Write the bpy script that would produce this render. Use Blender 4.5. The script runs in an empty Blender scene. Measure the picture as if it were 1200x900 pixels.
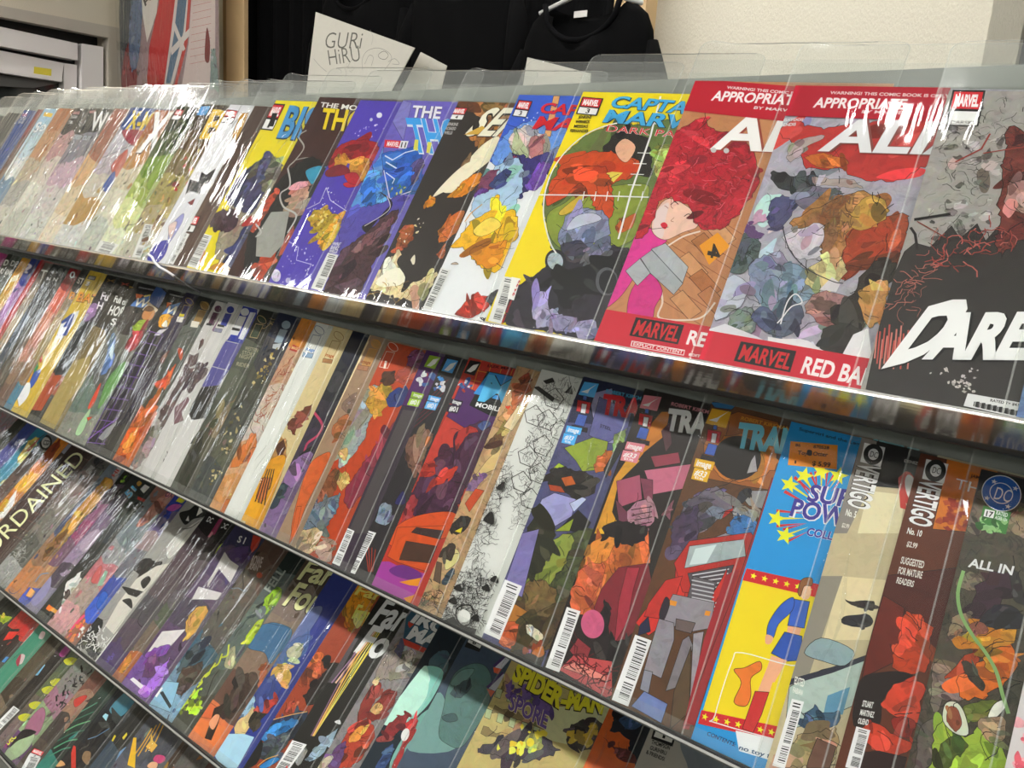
import bpy, bmesh, math, random
from mathutils import Vector, Matrix
from mathutils.geometry import tessellate_polygon

# ------------------------------------------------------------------ camera
scene = bpy.context.scene
COL = scene.collection
CAM = Vector((0.0, 0.0, 1.45))
RIGHT = Vector((0.800402, 0.594768, 0.074882))
DOWN = Vector((0.187288, -0.129446, -0.973739))
FWD = Vector((-0.569456, 0.793407, -0.215001))
F_PX = 900.0
cam_data = bpy.data.cameras.new('camera')
cam = bpy.data.objects.new('camera', cam_data)
COL.objects.link(cam)
cam_data.sensor_width = 36.0
cam_data.lens = 36.0 * F_PX / 1200.0
cam_data.clip_start = 0.01
m = Matrix.Identity(4)
for i in range(3):
    m[i][0] = RIGHT[i]; m[i][1] = -DOWN[i]; m[i][2] = -FWD[i]; m[i][3] = CAM[i]
cam.matrix_world = m
scene.camera = cam

# ------------------------------------------------------------------ light
world = bpy.data.worlds.new('world')
scene.world = world
world.use_nodes = True
world.node_tree.nodes['Background'].inputs[0].default_value = (0.9, 0.95, 1.0, 1)
world.node_tree.nodes['Background'].inputs[1].default_value = 0.25
scene.view_settings.view_transform = 'Standard'
scene.view_settings.look = 'None'
scene.view_settings.gamma = 1.0
scene.view_settings.exposure = 0.0
scene.view_settings.use_curve_mapping = False
scene.cycles.transparent_max_bounces = 40
scene.cycles.max_bounces = 8
LAMP = 62.0            # radiance of the lit tubes of the ceiling lights
# ceiling light fittings: centre x, centre y, length along x, width along y, label
LAMPS = [(-2.05, -0.53, 1.25, 0.06, 'slim white ceiling tube light nearest the window wall'),
         (-0.70, -0.53, 1.25, 0.06, 'slim white ceiling tube light in the middle of the row'),
         (0.65, -0.53, 1.25, 0.06, 'slim white ceiling tube light nearest the right wall'),
         (-0.23, 0.30, 0.06, 0.06, 'small square ceiling spot lamp above the rack'),
         (-0.65, 1.10, 1.8, 0.026, 'slim white ceiling tube light close to the wallpapered wall'),
         (-2.55, 0.12, 0.06, 0.6, 'added short ceiling tube light brightening the window wall'),  # added to brighten the window wall that the left bags reflect
         (-0.70, -3.05, 2.4, 0.06, 'long white ceiling tube light near the wall opposite the rack')]
CEIL = 2.62
GAIN = {1: 0.95, 2: 1.3, 3: 1.6, 4: 1.8}

def ray(px, py):
    return RIGHT * (px - 600.0) + DOWN * (py - 450.0) + FWD * F_PX

def hit(px, py, point, normal):
    r = ray(px, py)
    l = (point - CAM).dot(normal) / r.dot(normal)
    return CAM + r * l

# ------------------------------------------------------------------ materials
def lin(c):
    return c / 12.92 if c <= 0.04045 else ((c + 0.055) / 1.055) ** 2.4

def hexlin(h, gain=1.0):
    h = h.lstrip('#')
    if len(h) == 3:
        h = ''.join(ch * 2 for ch in h)
    return tuple(min(0.92, lin(int(h[i:i + 2], 16) / 255.0) * gain) for i in (0, 2, 4))

def tohex(c):
    o = '#'
    for v in c:
        v = min(1.0, max(0.0, v)); s = 12.92 * v if v <= 0.0031308 else 1.055 * v ** (1 / 2.4) - 0.055
        o += '%02x' % int(round(s * 255))
    return o

def new_mat(name):
    mt = bpy.data.materials.new(name)
    mt.use_nodes = True
    nt = mt.node_tree
    return mt, nt, nt.nodes['Principled BSDF']

def simple(name, hexc, rough=0.5, metal=0.0, bump=None, spec=0.5, vary=0.0):
    mt, nt, b = new_mat(name)
    b.inputs['Base Color'].default_value = (*hexlin(hexc), 1)
    b.inputs['Roughness'].default_value = rough
    b.inputs['Metallic'].default_value = metal
    b.inputs['Specular IOR Level'].default_value = spec
    tc = nt.nodes.new('ShaderNodeTexCoord')
    if vary:
        n = nt.nodes.new('ShaderNodeTexNoise'); n.inputs['Scale'].default_value = 14; n.inputs['Detail'].default_value = 5
        nt.links.new(tc.outputs['Object'], n.inputs['Vector'])
        mx = nt.nodes.new('ShaderNodeMix'); mx.data_type = 'RGBA'; mx.blend_type = 'MULTIPLY'
        mx.inputs[0].default_value = vary
        mx.inputs[6].default_value = (*hexlin(hexc), 1)
        nt.links.new(n.outputs['Fac'], mx.inputs[7])
        nt.links.new(mx.outputs[2], b.inputs['Base Color'])
    if bump:
        n = nt.nodes.new('ShaderNodeTexNoise'); n.inputs['Scale'].default_value = bump[0]; n.inputs['Detail'].default_value = 3
        mp = nt.nodes.new('ShaderNodeMapping'); mp.inputs['Scale'].default_value = bump[2] if len(bump) > 2 else (1, 1, 1)
        nt.links.new(tc.outputs['Object'], mp.inputs['Vector']); nt.links.new(mp.outputs[0], n.inputs['Vector'])
        bp = nt.nodes.new('ShaderNodeBump'); bp.inputs['Strength'].default_value = bump[1]; bp.inputs['Distance'].default_value = 0.002
        nt.links.new(n.outputs['Fac'], bp.inputs['Height']); nt.links.new(bp.outputs[0], b.inputs['Normal'])
    return mt

def make_print_mat():
    # printed cover: colour from the print mesh, alpha says how busy the drawing is
    mt, nt, b = new_mat('printed_cover')
    L = nt.links.new
    at = nt.nodes.new('ShaderNodeAttribute'); at.attribute_name = 'ink'
    tc = nt.nodes.new('ShaderNodeTexCoord'); oi = nt.nodes.new('ShaderNodeObjectInfo')
    mul = nt.nodes.new('ShaderNodeMath'); mul.operation = 'MULTIPLY'; mul.inputs[1].default_value = 37.0
    L(oi.outputs['Random'], mul.inputs[0])
    add = nt.nodes.new('ShaderNodeVectorMath'); add.operation = 'ADD'
    L(tc.outputs['Object'], add.inputs[0]); L(mul.outputs[0], add.inputs[1])
    # blotches of paint
    n1 = nt.nodes.new('ShaderNodeTexNoise'); n1.inputs['Scale'].default_value = 85; n1.inputs['Detail'].default_value = 5; n1.inputs['Distortion'].default_value = 1.2
    L(add.outputs[0], n1.inputs['Vector'])
    sub = nt.nodes.new('ShaderNodeVectorMath'); sub.operation = 'SUBTRACT'; sub.inputs[1].default_value = (0.5, 0.5, 0.5)
    L(n1.outputs['Color'], sub.inputs[0])
    sc = nt.nodes.new('ShaderNodeVectorMath'); sc.operation = 'SCALE'
    amt = nt.nodes.new('ShaderNodeMath'); amt.operation = 'MULTIPLY'; amt.inputs[1].default_value = 1.1
    L(at.outputs['Alpha'], amt.inputs[0]); L(sub.outputs[0], sc.inputs[0]); L(amt.outputs[0], sc.inputs['Scale'])
    one = nt.nodes.new('ShaderNodeVectorMath'); one.operation = 'ADD'; one.inputs[1].default_value = (1, 1, 1)
    L(sc.outputs[0], one.inputs[0])
    m1 = nt.nodes.new('ShaderNodeVectorMath'); m1.operation = 'MULTIPLY'
    L(at.outputs['Color'], m1.inputs[0]); L(one.outputs[0], m1.inputs[1])
    # tone steps (flat shadow shapes of comic colouring)
    n2 = nt.nodes.new('ShaderNodeTexNoise'); n2.inputs['Scale'].default_value = 55; n2.inputs['Detail'].default_value = 2.5; n2.inputs['Distortion'].default_value = 2.0
    L(add.outputs[0], n2.inputs['Vector'])
    rp = nt.nodes.new('ShaderNodeValToRGB'); rp.color_ramp.interpolation = 'CONSTANT'
    e = rp.color_ramp.elements
    e[0].position = 0; e[0].color = (0.35, 0.35, 0.35, 1)
    e[1].position = 0.40; e[1].color = (0.8, 0.8, 0.8, 1)
    x = e.new(0.5); x.color = (1, 1, 1, 1)
    x = e.new(0.64); x.color = (1.35, 1.35, 1.35, 1)
    L(n2.outputs['Fac'], rp.inputs[0])
    mx = nt.nodes.new('ShaderNodeMix'); mx.data_type = 'RGBA'; mx.blend_type = 'MULTIPLY'
    L(at.outputs['Alpha'], mx.inputs[0]); L(m1.outputs[0], mx.inputs[6]); L(rp.outputs[0], mx.inputs[7])
    # ink lines along contours of a third noise
    n3 = nt.nodes.new('ShaderNodeTexNoise'); n3.inputs['Scale'].default_value = 70; n3.inputs['Detail'].default_value = 2; n3.inputs['Distortion'].default_value = 0.6
    L(add.outputs[0], n3.inputs['Vector'])
    d = nt.nodes.new('ShaderNodeMath'); d.operation = 'SUBTRACT'; d.inputs[1].default_value = 0.52
    ab = nt.nodes.new('ShaderNodeMath'); ab.operation = 'ABSOLUTE'
    lt = nt.nodes.new('ShaderNodeMath'); lt.operation = 'LESS_THAN'; lt.inputs[1].default_value = 0.012
    L(n3.outputs['Fac'], d.inputs[0]); L(d.outputs[0], ab.inputs[0]); L(ab.outputs[0], lt.inputs[0])
    lm = nt.nodes.new('ShaderNodeMath'); lm.operation = 'MULTIPLY'
    n4 = nt.nodes.new('ShaderNodeTexNoise'); n4.inputs['Scale'].default_value = 210; n4.inputs['Detail'].default_value = 2; n4.inputs['Distortion'].default_value = 1.0
    L(add.outputs[0], n4.inputs['Vector'])
    g4 = nt.nodes.new('ShaderNodeMath'); g4.operation = 'GREATER_THAN'; g4.inputs[1].default_value = 0.635
    L(n4.outputs['Fac'], g4.inputs[0])
    mxx = nt.nodes.new('ShaderNodeMath'); mxx.operation = 'MAXIMUM'
    g5 = nt.nodes.new('ShaderNodeMath'); g5.operation = 'MULTIPLY'; g5.inputs[1].default_value = 0.4
    L(g4.outputs[0], g5.inputs[0]); L(lt.outputs[0], mxx.inputs[0]); L(g5.outputs[0], mxx.inputs[1])
    al = nt.nodes.new('ShaderNodeMath'); al.operation = 'SUBTRACT'; al.inputs[1].default_value = 0.22; al.use_clamp = True
    al2 = nt.nodes.new('ShaderNodeMath'); al2.operation = 'MULTIPLY'; al2.inputs[1].default_value = 1.6; al2.use_clamp = True
    L(at.outputs['Alpha'], al.inputs[0]); L(al.outputs[0], al2.inputs[0])
    L(mxx.outputs[0], lm.inputs[0]); L(al2.outputs[0], lm.inputs[1])
    ink = nt.nodes.new('ShaderNodeMix'); ink.data_type = 'RGBA'
    ink.inputs[7].default_value = (0.015, 0.013, 0.013, 1)
    L(lm.outputs[0], ink.inputs[0]); L(mx.outputs[2], ink.inputs[6])
    L(ink.outputs[2], b.inputs['Base Color'])
    b.inputs['Roughness'].default_value = 0.42
    b.inputs['Specular IOR Level'].default_value = 0.2
    return mt

def make_film_mat(name, milky, rough, bump, edge=False):
    # clear polypropylene film: see-through, glossy, a little milky, creased along its height
    mt = bpy.data.materials.new(name); mt.use_nodes = True
    nt = mt.node_tree; nt.nodes.clear(); L = nt.links.new
    out = nt.nodes.new('ShaderNodeOutputMaterial')
    tr = nt.nodes.new('ShaderNodeBsdfTransparent'); tr.inputs[0].default_value = (0.965, 0.975, 0.965, 1)
    df = nt.nodes.new('ShaderNodeBsdfDiffuse'); df.inputs[0].default_value = (0.85, 0.88, 0.84, 1)
    gl = nt.nodes.new('ShaderNodeBsdfGlossy'); gl.inputs['Roughness'].default_value = rough
    tc = nt.nodes.new('ShaderNodeTexCoord'); oi = nt.nodes.new('ShaderNodeObjectInfo')
    mul = nt.nodes.new('ShaderNodeMath'); mul.operation = 'MULTIPLY'; mul.inputs[1].default_value = 53.0
    L(oi.outputs['Random'], mul.inputs[0])
    mp = nt.nodes.new('ShaderNodeMapping'); mp.inputs['Scale'].default_value = (40, 6, 6)
    mp.inputs['Rotation'].default_value = (0, 0, 0.12)
    add = nt.nodes.new('ShaderNodeVectorMath'); add.operation = 'ADD'
    L(tc.outputs['Object'], mp.inputs['Vector']); L(mp.outputs[0], add.inputs[0]); L(mul.outputs[0], add.inputs[1])
    n = nt.nodes.new('ShaderNodeTexNoise'); n.inputs['Scale'].default_value = 1.0; n.inputs['Detail'].default_value = 2.5; n.inputs['Distortion'].default_value = 0.7
    L(add.outputs[0], n.inputs['Vector'])
    bp = nt.nodes.new('ShaderNodeBump'); bp.inputs['Strength'].default_value = bump; bp.inputs['Distance'].default_value = 0.004
    L(n.outputs['Fac'], bp.inputs['Height']); L(bp.outputs[0], gl.inputs['Normal'])
    fr = nt.nodes.new('ShaderNodeFresnel'); fr.inputs['IOR'].default_value = 1.42
    L(bp.outputs[0], fr.inputs['Normal'])
    m0 = nt.nodes.new('ShaderNodeMixShader'); m0.inputs[0].default_value = milky
    L(tr.outputs[0], m0.inputs[1]); L(df.outputs[0], m0.inputs[2])
    m1 = nt.nodes.new('ShaderNodeMixShader')
    L(fr.outputs[0], m1.inputs[0]); L(m0.outputs[0], m1.inputs[1]); L(gl.outputs[0], m1.inputs[2])
    L(m1.outputs[0], out.inputs[0])
    return mt

PRINT = make_print_mat()
FILM = {1: make_film_mat('bag_film', 0.012, 0.05, 0.35), 2: make_film_mat('bag_film_creased', 0.014, 0.035, 1.7)}
FLAP = make_film_mat('bag_flap_film', 0.075, 0.16, 0.25)
SEAM = make_film_mat('bag_seam', 0.20, 0.12, 0.3)
CREASE = make_film_mat('bag_crease', 0.03, 0.09, 0.0)
PAPER = simple('page_paper', '#d9d3c4', 0.8)
ACRYL = make_film_mat('clear_acrylic', 0.06, 0.03, 0.02)
STEEL = simple('polished_steel', '#b9b4ae', 0.14, 0.85, bump=(30, 0.05, (1, 6, 6)))
EDGE = simple('frosted_acrylic_edge', '#aaaaa4', 0.3)
BLACKEDGE = simple('plain_black', '#0b0b0b', 0.5)  # plain black of the thin strips along the ledges
PANEL = simple('dark_grey_rack_panel', '#7c807a', 0.25, bump=(40, 0.03), spec=0.6)

# ------------------------------------------------------------------ object helpers
def link(name, mesh, mat, parent=None):
    o = bpy.data.objects.new(name, mesh)
    COL.objects.link(o)
    if mat is not None and len(mesh.materials) == 0:
        mesh.materials.append(mat)
    if parent is not None:
        o.parent = parent
    return o

def tag(o, label, cat, group=None, kind=None):
    if label: o['label'] = label
    if cat: o['category'] = cat
    if group: o['group'] = group
    if kind: o['kind'] = kind
    return o

def thing(name, label, cat, loc=(0, 0, 0), group=None):
    o = bpy.data.objects.new(name, None)
    o.empty_display_size = 0.03
    COL.objects.link(o)
    o.location = loc
    return tag(o, label, cat, group)

def mesh_from(name, verts, faces, smooth=False):
    me = bpy.data.meshes.new(name)
    me.from_pydata([tuple(v) for v in verts], [], faces)
    me.update()
    if smooth:
        for p in me.polygons: p.use_smooth = True
    return me

def box_mesh(name, lo, hi, bevel=0.0):
    bm = bmesh.new()
    bmesh.ops.create_cube(bm, size=1.0)
    c = [(a + b) / 2 for a, b in zip(lo, hi)]; s = [b - a for a, b in zip(lo, hi)]
    for v in bm.verts:
        v.co = Vector((c[0] + v.co.x * s[0], c[1] + v.co.y * s[1], c[2] + v.co.z * s[2]))
    if bevel:
        bmesh.ops.bevel(bm, geom=bm.edges[:], offset=bevel, segments=2, affect='EDGES', profile=0.7)
    me = bpy.data.meshes.new(name); bm.to_mesh(me); bm.free()
    return me

def prism_mesh(name, corners, depth):
    # closed slab: ordered coplanar corners pushed along the vector depth
    n = len(corners); d = Vector(depth)
    v = [Vector(c) for c in corners] + [Vector(c) + d for c in corners]
    f = [tuple(range(n)), tuple(range(2 * n - 1, n - 1, -1))]
    f += [(i, i + n, (i + 1) % n + n, (i + 1) % n) for i in range(n)]
    me = mesh_from(name, v, f)
    bm = bmesh.new(); bm.from_mesh(me); bmesh.ops.recalc_face_normals(bm, faces=bm.faces[:]); bm.to_mesh(me); bm.free()
    return me

def tube_mesh(name, pts, r, seg=8):
    pts = [Vector(p) for p in pts]; V = []; Fc = []
    for i, p in enumerate(pts):
        d = (pts[min(i + 1, len(pts) - 1)] - pts[max(i - 1, 0)]).normalized()
        a = d.orthogonal().normalized(); b = d.cross(a)
        if i:
            a = (pa - d * pa.dot(d)).normalized(); b = d.cross(a)
        pa = a
        rr = r[i] if isinstance(r, (list, tuple)) else r
        for k in range(seg):
            t = 2 * math.pi * k / seg
            V.append(p + (a * math.cos(t) + b * math.sin(t)) * rr)
    for i in range(len(pts) - 1):
        for k in range(seg):
            Fc.append((i * seg + k, i * seg + (k + 1) % seg, (i + 1) * seg + (k + 1) % seg, (i + 1) * seg + k))
    Fc.append(tuple(range(seg - 1, -1, -1))); Fc.append(tuple(range((len(pts) - 1) * seg, len(pts) * seg)))
    return mesh_from(name, V, Fc, True)

def catmull(pts, k=5, closed=True):
    out = []; n = len(pts)
    rng = range(n) if closed else range(n - 1)
    for i in rng:
        if closed:
            p0, p1, p2, p3 = pts[(i - 1) % n], pts[i], pts[(i + 1) % n], pts[(i + 2) % n]
        else:
            p0, p1, p2, p3 = pts[max(i - 1, 0)], pts[i], pts[i + 1], pts[min(i + 2, n - 1)]
        for j in range(k):
            t = j / k
            out.append(tuple(0.5 * (2 * b + (c - a) * t + (2 * a - 5 * b + 4 * c - d) * t * t + (3 * b - a - 3 * c + d) * t ** 3)
                             for a, b, c, d in zip(p0, p1, p2, p3)))
    if not closed: out.append(tuple(pts[-1]))
    return out

# ------------------------------------------------------------------ lettering
_text_cache = {}
def text_tris(s, bold=0.0, mono=False):
    key = (s, round(bold, 3))
    if key in _text_cache: return _text_cache[key]
    cu = bpy.data.curves.new('lettering', 'FONT')
    cu.body = s; cu.size = 1.0; cu.offset = bold; cu.resolution_u = 3; cu.fill_mode = 'FRONT'
    ob = bpy.data.objects.new('lettering', cu); COL.objects.link(ob)
    dg = bpy.context.evaluated_depsgraph_get()
    me = ob.evaluated_get(dg).to_mesh()
    me.calc_loop_triangles()
    co = [(v.co.x, v.co.y) for v in me.vertices]
    tris = [tuple(co[i] for i in t.vertices) for t in me.loop_triangles]
    ob.evaluated_get(dg).to_mesh_clear()
    bpy.data.objects.remove(ob); bpy.data.curves.remove(cu)
    xs = [p[0] for t in tris for p in t] or [0, 1]; ys = [p[1] for t in tris for p in t] or [0, 1]
    r = (tris, min(xs), max(xs), max(ys))
    _text_cache[key] = r
    return r

# ------------------------------------------------------------------ the print on a cover
# A drawing item is a tuple; coordinates are read off enlarged crops of the photograph and
# brought onto the real plane of the cover the item is printed on.
def P(c, pts, smooth=0, tex=0.25): return ('poly', c, pts, smooth, tex)
def T(s, p0, p1, ph, c, out=None, ow=0.05, bold=0.03, tex=0.0): return ('text', s, p0, p1, ph, c, out, 0.05 if ow == 0.07 else min(ow, 0.03), 0.055 if bold == 0.09 else min(bold, 0.028), tex)
def Bl(cs, reg, n, r=4.0, tex=0.3): return ('blobs', cs, reg, n, r, tex)
def Ln(c, pts, w=1.0, closed=False, smooth=0): return ('line', c, pts, w, closed, smooth)
def Sc(c, reg, n, length=8.0, w=0.5): return ('scrib', c, reg, n, length, w)
def El(c, ctr, right, top, tex=0.1): return ('ell', c, ctr, right, top, tex)
def BC(p0, p1, ph): return ('bar', p0, p1, ph)
def V(view, *items): return ('view', view, items)
def Auto(cols, n=14, umax=0.6, r=5.0, tex=0.32): return ('auto', cols, n, umax, r, tex)
def Star(c, ctr, r): return ('star', c, ctr, r)
def Logo(p0, p1, ph, num=''): return ('logo', p0, p1, ph, num)

def clip_rect(poly, x0, y0, x1, y1):
    def cut(pts, inside, inter):
        o = []
        for i in range(len(pts)):
            a, b = pts[i - 1], pts[i]
            ia, ib = inside(a), inside(b)
            if ib:
                if not ia: o.append(inter(a, b))
                o.append(b)
            elif ia: o.append(inter(a, b))
        return o
    def ix(x): return lambda a, b: (x, a[1] + (b[1] - a[1]) * (x - a[0]) / (b[0] - a[0]))
    def iy(y): return lambda a, b: (a[0] + (b[0] - a[0]) * (y - a[1]) / (b[1] - a[1]), y)
    for ins, it in ((lambda p: p[0] >= x0, ix(x0)), (lambda p: p[0] <= x1, ix(x1)),
                    (lambda p: p[1] >= y0, iy(y0)), (lambda p: p[1] <= y1, iy(y1))):
        if not poly: return poly
        poly = cut(poly, ins, it)
    return poly

def in_poly(p, poly):
    c = False; j = len(poly) - 1
    for i in range(len(poly)):
        if (poly[i][1] > p[1]) != (poly[j][1] > p[1]) and \
           p[0] < (poly[j][0] - poly[i][0]) * (p[1] - poly[i][1]) / (poly[j][1] - poly[i][1]) + poly[i][0]:
            c = not c
        j = i
    return c

class Cover:
    STEP = 0.0000025
    def __init__(self, w, h, gain, seed, to_uv):
        self.w, self.h, self.gain, self.to_uv = w, h, gain, to_uv
        self.rnd = random.Random(seed)
        self.v = []; self.f = []; self.c = []; self.layer = 0
    def tris(self, tris, col, tex):
        z = self.layer * self.STEP; self.layer += 1
        rgba = (*hexlin(col, self.gain), tex)
        for t in tris:
            q = clip_rect(list(t), 0, 0, self.w, self.h)
            if len(q) < 3: continue
            a = sum(q[i][0] * q[(i + 1) % len(q)][1] - q[(i + 1) % len(q)][0] * q[i][1] for i in range(len(q)))
            if abs(a) < 1e-10: continue
            if a < 0: q = q[::-1]
            n = len(self.v)
            self.v += [(p[0], p[1], z) for p in q]
            self.f.append(tuple(range(n, n + len(q)))); self.c += [rgba] * len(q)
    def rough(self, uv, amp):
        # break a drawn outline into short uneven strokes
        out = []; n = len(uv); R = self.rnd
        a1, a2, a3 = R.uniform(0, 6), R.uniform(0, 6), R.uniform(0, 6)
        for i in range(n):
            a, b = uv[i], uv[(i + 1) % n]
            l = math.hypot(b[0] - a[0], b[1] - a[1]); k = max(1, min(14, int(l / 0.0028)))
            for j in range(k):
                x = a[0] + (b[0] - a[0]) * j / k; y = a[1] + (b[1] - a[1]) * j / k
                dx = math.sin(x * 410 + y * 270 + a1) + 0.7 * math.sin(y * 930 - x * 350 + a2) + R.uniform(-.7, .7)
                dy = math.sin(y * 390 - x * 310 + a3) + 0.7 * math.sin(x * 870 + y * 410 + a1) + R.uniform(-.7, .7)
                out.append((x + dx * amp, y + dy * amp))
        return out
    def drawn(self, uv, col, tex):
        # a drawn shape: uneven outline, inked contour, shadow and light patches inside
        if len(uv) < 3: return
        if tex < 0.28:
            self.poly(uv, col, tex)
            if tex >= 0.14 and all(-.05 < q[0] < self.w + .05 and -.05 < q[1] < self.h + .05 for q in uv): self.line(uv, '#16120f', 0.4, True)
            return
        xs = [p[0] for p in uv]; ys = [p[1] for p in uv]
        x0, x1, y0, y1 = max(0, min(xs)), min(self.w, max(xs)), max(0, min(ys)), min(self.h, max(ys))
        if x1 <= x0 or y1 <= y0: return
        size = math.sqrt((x1 - x0) * (y1 - y0))
        uv = self.rough(uv, min(0.0011, size * 0.03))
        self.poly(uv, col, tex * 0.8)
        R = self.rnd
        c = hexlin(col)
        n = int(min(20, 2 + size * 420 * (tex - 0.12)))
        ang = R.uniform(0, 3.14)
        for i in range(n * 3):
            q = (R.uniform(x0, x1), R.uniform(y0, y1))
            if not in_poly(q, uv): continue
            n -= 1
            if n < 0: break
            f = R.choice((0.4, 0.6, 0.72, 0.85, 1.25, 1.5))
            h = [min(1.0, max(0.0, v * f * R.uniform(.75, 1.25) + (0.02 if f > 1 else 0))) for v in c]
            self.blob(q, min(0.0075, size * 0.16) * R.uniform(.35, 1.1), tohex(h), tex * .6, R.uniform(1.2, 3.2), ang + R.uniform(-.6, .6), 7)
        for i in range(int(2 + size * 130)):
            q = (R.uniform(x0, x1), R.uniform(y0, y1))
            if not in_poly(q, uv): continue
            a = ang + R.uniform(-1, 1); pts = [q]
            for _k in range(3):
                a += R.uniform(-.7, .7); l = min(.008, size * .18) * R.uniform(.4, 1)
                pts.append((pts[-1][0] + math.cos(a) * l, pts[-1][1] + math.sin(a) * l))
            self.line(pts, '#16120f', R.uniform(.25, .6))
        self.line(uv, '#16120f', min(0.45, 0.15 + size * 5), True)
    def poly(self, uv, col, tex):
        if len(uv) < 3: return
        tr = tessellate_polygon([[Vector((p[0], p[1], 0)) for p in uv]])
        self.tris([tuple(uv[i] for i in t) for t in tr], col, tex)
    def line(self, uv, col, w, closed=False):
        h = w / 2000.0; quads = []
        n = len(uv)
        for i in range(n if closed else n - 1):
            a, b = uv[i], uv[(i + 1) % n]
            dx, dy = b[0] - a[0], b[1] - a[1]; l = math.hypot(dx, dy) or 1e-9
            ex, ey = dx / l * h * 0.6, dy / l * h * 0.6; nx, ny = -dy / l * h, dx / l * h
            p = [(a[0] - ex + nx, a[1] - ey + ny), (a[0] - ex - nx, a[1] - ey - ny), (b[0] + ex - nx, b[1] + ey - ny), (b[0] + ex + nx, b[1] + ey + ny)]
            quads += [(p[0], p[1], p[2]), (p[0], p[2], p[3])]
        self.tris(quads, col, 0.0)
    def text(self, s, q0, q1, qh, col, out, ow, bold, tex):
        for c, b in ((out, bold + ow), (col, bold)):
            if c is None: continue
            tr, x0, x1, H = text_tris(s, b)
            W = max(1e-6, x1 - x0)
            ax = ((q1[0] - q0[0]) / W, (q1[1] - q0[1]) / W); ay = ((qh[0] - q0[0]) / H, (qh[1] - q0[1]) / H)
            f = lambda p: (q0[0] + (p[0] - x0) * ax[0] + p[1] * ay[0], q0[1] + (p[0] - x0) * ax[1] + p[1] * ay[1])
            self.tris([tuple(f(p) for p in t) for t in tr], c, tex)
    def blob(self, ctr, r, col, tex, stretch=1.0, ang=0.0, n=9):
        pts = []
        for k in range(n):
            t = 2 * math.pi * k / n; rr = r * self.rnd.uniform(0.55, 1.25)
            x, y = math.cos(t) * rr * stretch, math.sin(t) * rr
            pts.append((ctr[0] + x * math.cos(ang) - y * math.sin(ang), ctr[1] + x * math.sin(ang) + y * math.cos(ang)))
        self.poly(catmull(pts, 3), col, tex)
    def add(self, it, view=(0, 0, 1)):
        k = it[0]
        uv = lambda p: self.to_uv(view[0] + p[0] / view[2], view[1] + p[1] / view[2])
        R = self.rnd
        if k == 'view':
            for s in it[2]: self.add(s, it[1])
        elif k == 'bg':
            self.poly([(0, 0), (self.w, 0), (self.w, self.h), (0, self.h)], it[1], it[2])
        elif k == 'poly':
            pts = [uv(p) for p in it[2]]
            self.drawn(catmull(pts, 4) if it[3] else pts, it[1], it[4])
        elif k == 'text':
            self.text(it[1], uv(it[2]), uv(it[3]), uv(it[4]), *it[5:])
        elif k == 'line':
            pts = [uv(p) for p in it[2]]
            if it[5]: pts = catmull(pts, 5, it[4])
            self.line(pts, it[1], it[3], it[4])
        elif k in ('blobs', 'scrib'):
            reg = [uv(p) for p in it[2]]
            x0, x1 = min(p[0] for p in reg), max(p[0] for p in reg); y0, y1 = min(p[1] for p in reg), max(p[1] for p in reg)
            done = 0
            for _ in range(it[3] * 30):
                c = (R.uniform(x0, x1), R.uniform(y0, y1))
                if not in_poly(c, reg): continue
                done += 1
                if k == 'blobs':
                    self.blob(c, it[4] / 1000 * R.uniform(0.5, 1.3), R.choice(it[1]), it[5], R.uniform(0.6, 1.8), R.uniform(0, 3.14))
                else:
                    a = R.uniform(0, 6.28); pts = [c]
                    for _k in range(R.randint(2, 5)):
                        a += R.uniform(-1.1, 1.1); l = it[4] / 1000 * R.uniform(0.2, 0.5)
                        pts.append((pts[-1][0] + math.cos(a) * l, pts[-1][1] + math.sin(a) * l))
                    self.line(pts, it[1] if isinstance(it[1], str) else R.choice(it[1]), it[5] * R.uniform(0.5, 1.5))
                if done >= it[3]: break
        elif k == 'ell':
            c, r, t = uv(it[2]), uv(it[3]), uv(it[4])
            self.poly([(c[0] + (r[0] - c[0]) * math.cos(a) + (t[0] - c[0]) * math.sin(a),
                        c[1] + (r[1] - c[1]) * math.cos(a) + (t[1] - c[1]) * math.sin(a)) for a in [i * math.pi / 14 for i in range(28)]], it[1], it[5])
        elif k == 'bar':
            q0, q1, qh = uv(it[1]), uv(it[2]), uv(it[3])
            at = lambda a, b: (q0[0] + (q1[0] - q0[0]) * a + (qh[0] - q0[0]) * b, q0[1] + (q1[1] - q0[1]) * a + (qh[1] - q0[1]) * b)
            self.poly([at(0, 0), at(1, 0), at(1, 1), at(0, 1)], '#e9e9e6', 0)
            y = 0.07; tr = []
            while y < 0.85:
                t = R.choice((0.006, 0.011, 0.018))
                if not 0.30 < y < 0.36:
                    p = [at(0.3, y), at(0.88, y), at(0.88, y + t), at(0.3, y + t)]
                    tr += [(p[0], p[1], p[2]), (p[0], p[2], p[3])]
                y += t + R.choice((0.008, 0.014, 0.02))
            for j in range(2):
                p = [at(0.2, 0.89 + j * 0.045), at(0.8, 0.89 + j * 0.045), at(0.8, 0.91 + j * 0.045), at(0.2, 0.91 + j * 0.045)]
                tr += [(p[0], p[1], p[2]), (p[0], p[2], p[3])]
            self.tris(tr, '#1a1a1a', 0)
        elif k == 'star':
            c = uv(it[2]); r = it[3] / 1000
            self.poly([(c[0] + math.sin(i * math.pi / 5) * r * (1 if i % 2 == 0 else 0.42), c[1] + math.cos(i * math.pi / 5) * r * (1 if i % 2 == 0 else 0.42)) for i in range(10)], it[1], 0)
        elif k == 'logo':      # corner box: red maker's name over a white number box
            q0, q1, qh = uv(it[1]), uv(it[2]), uv(it[3])
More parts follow.
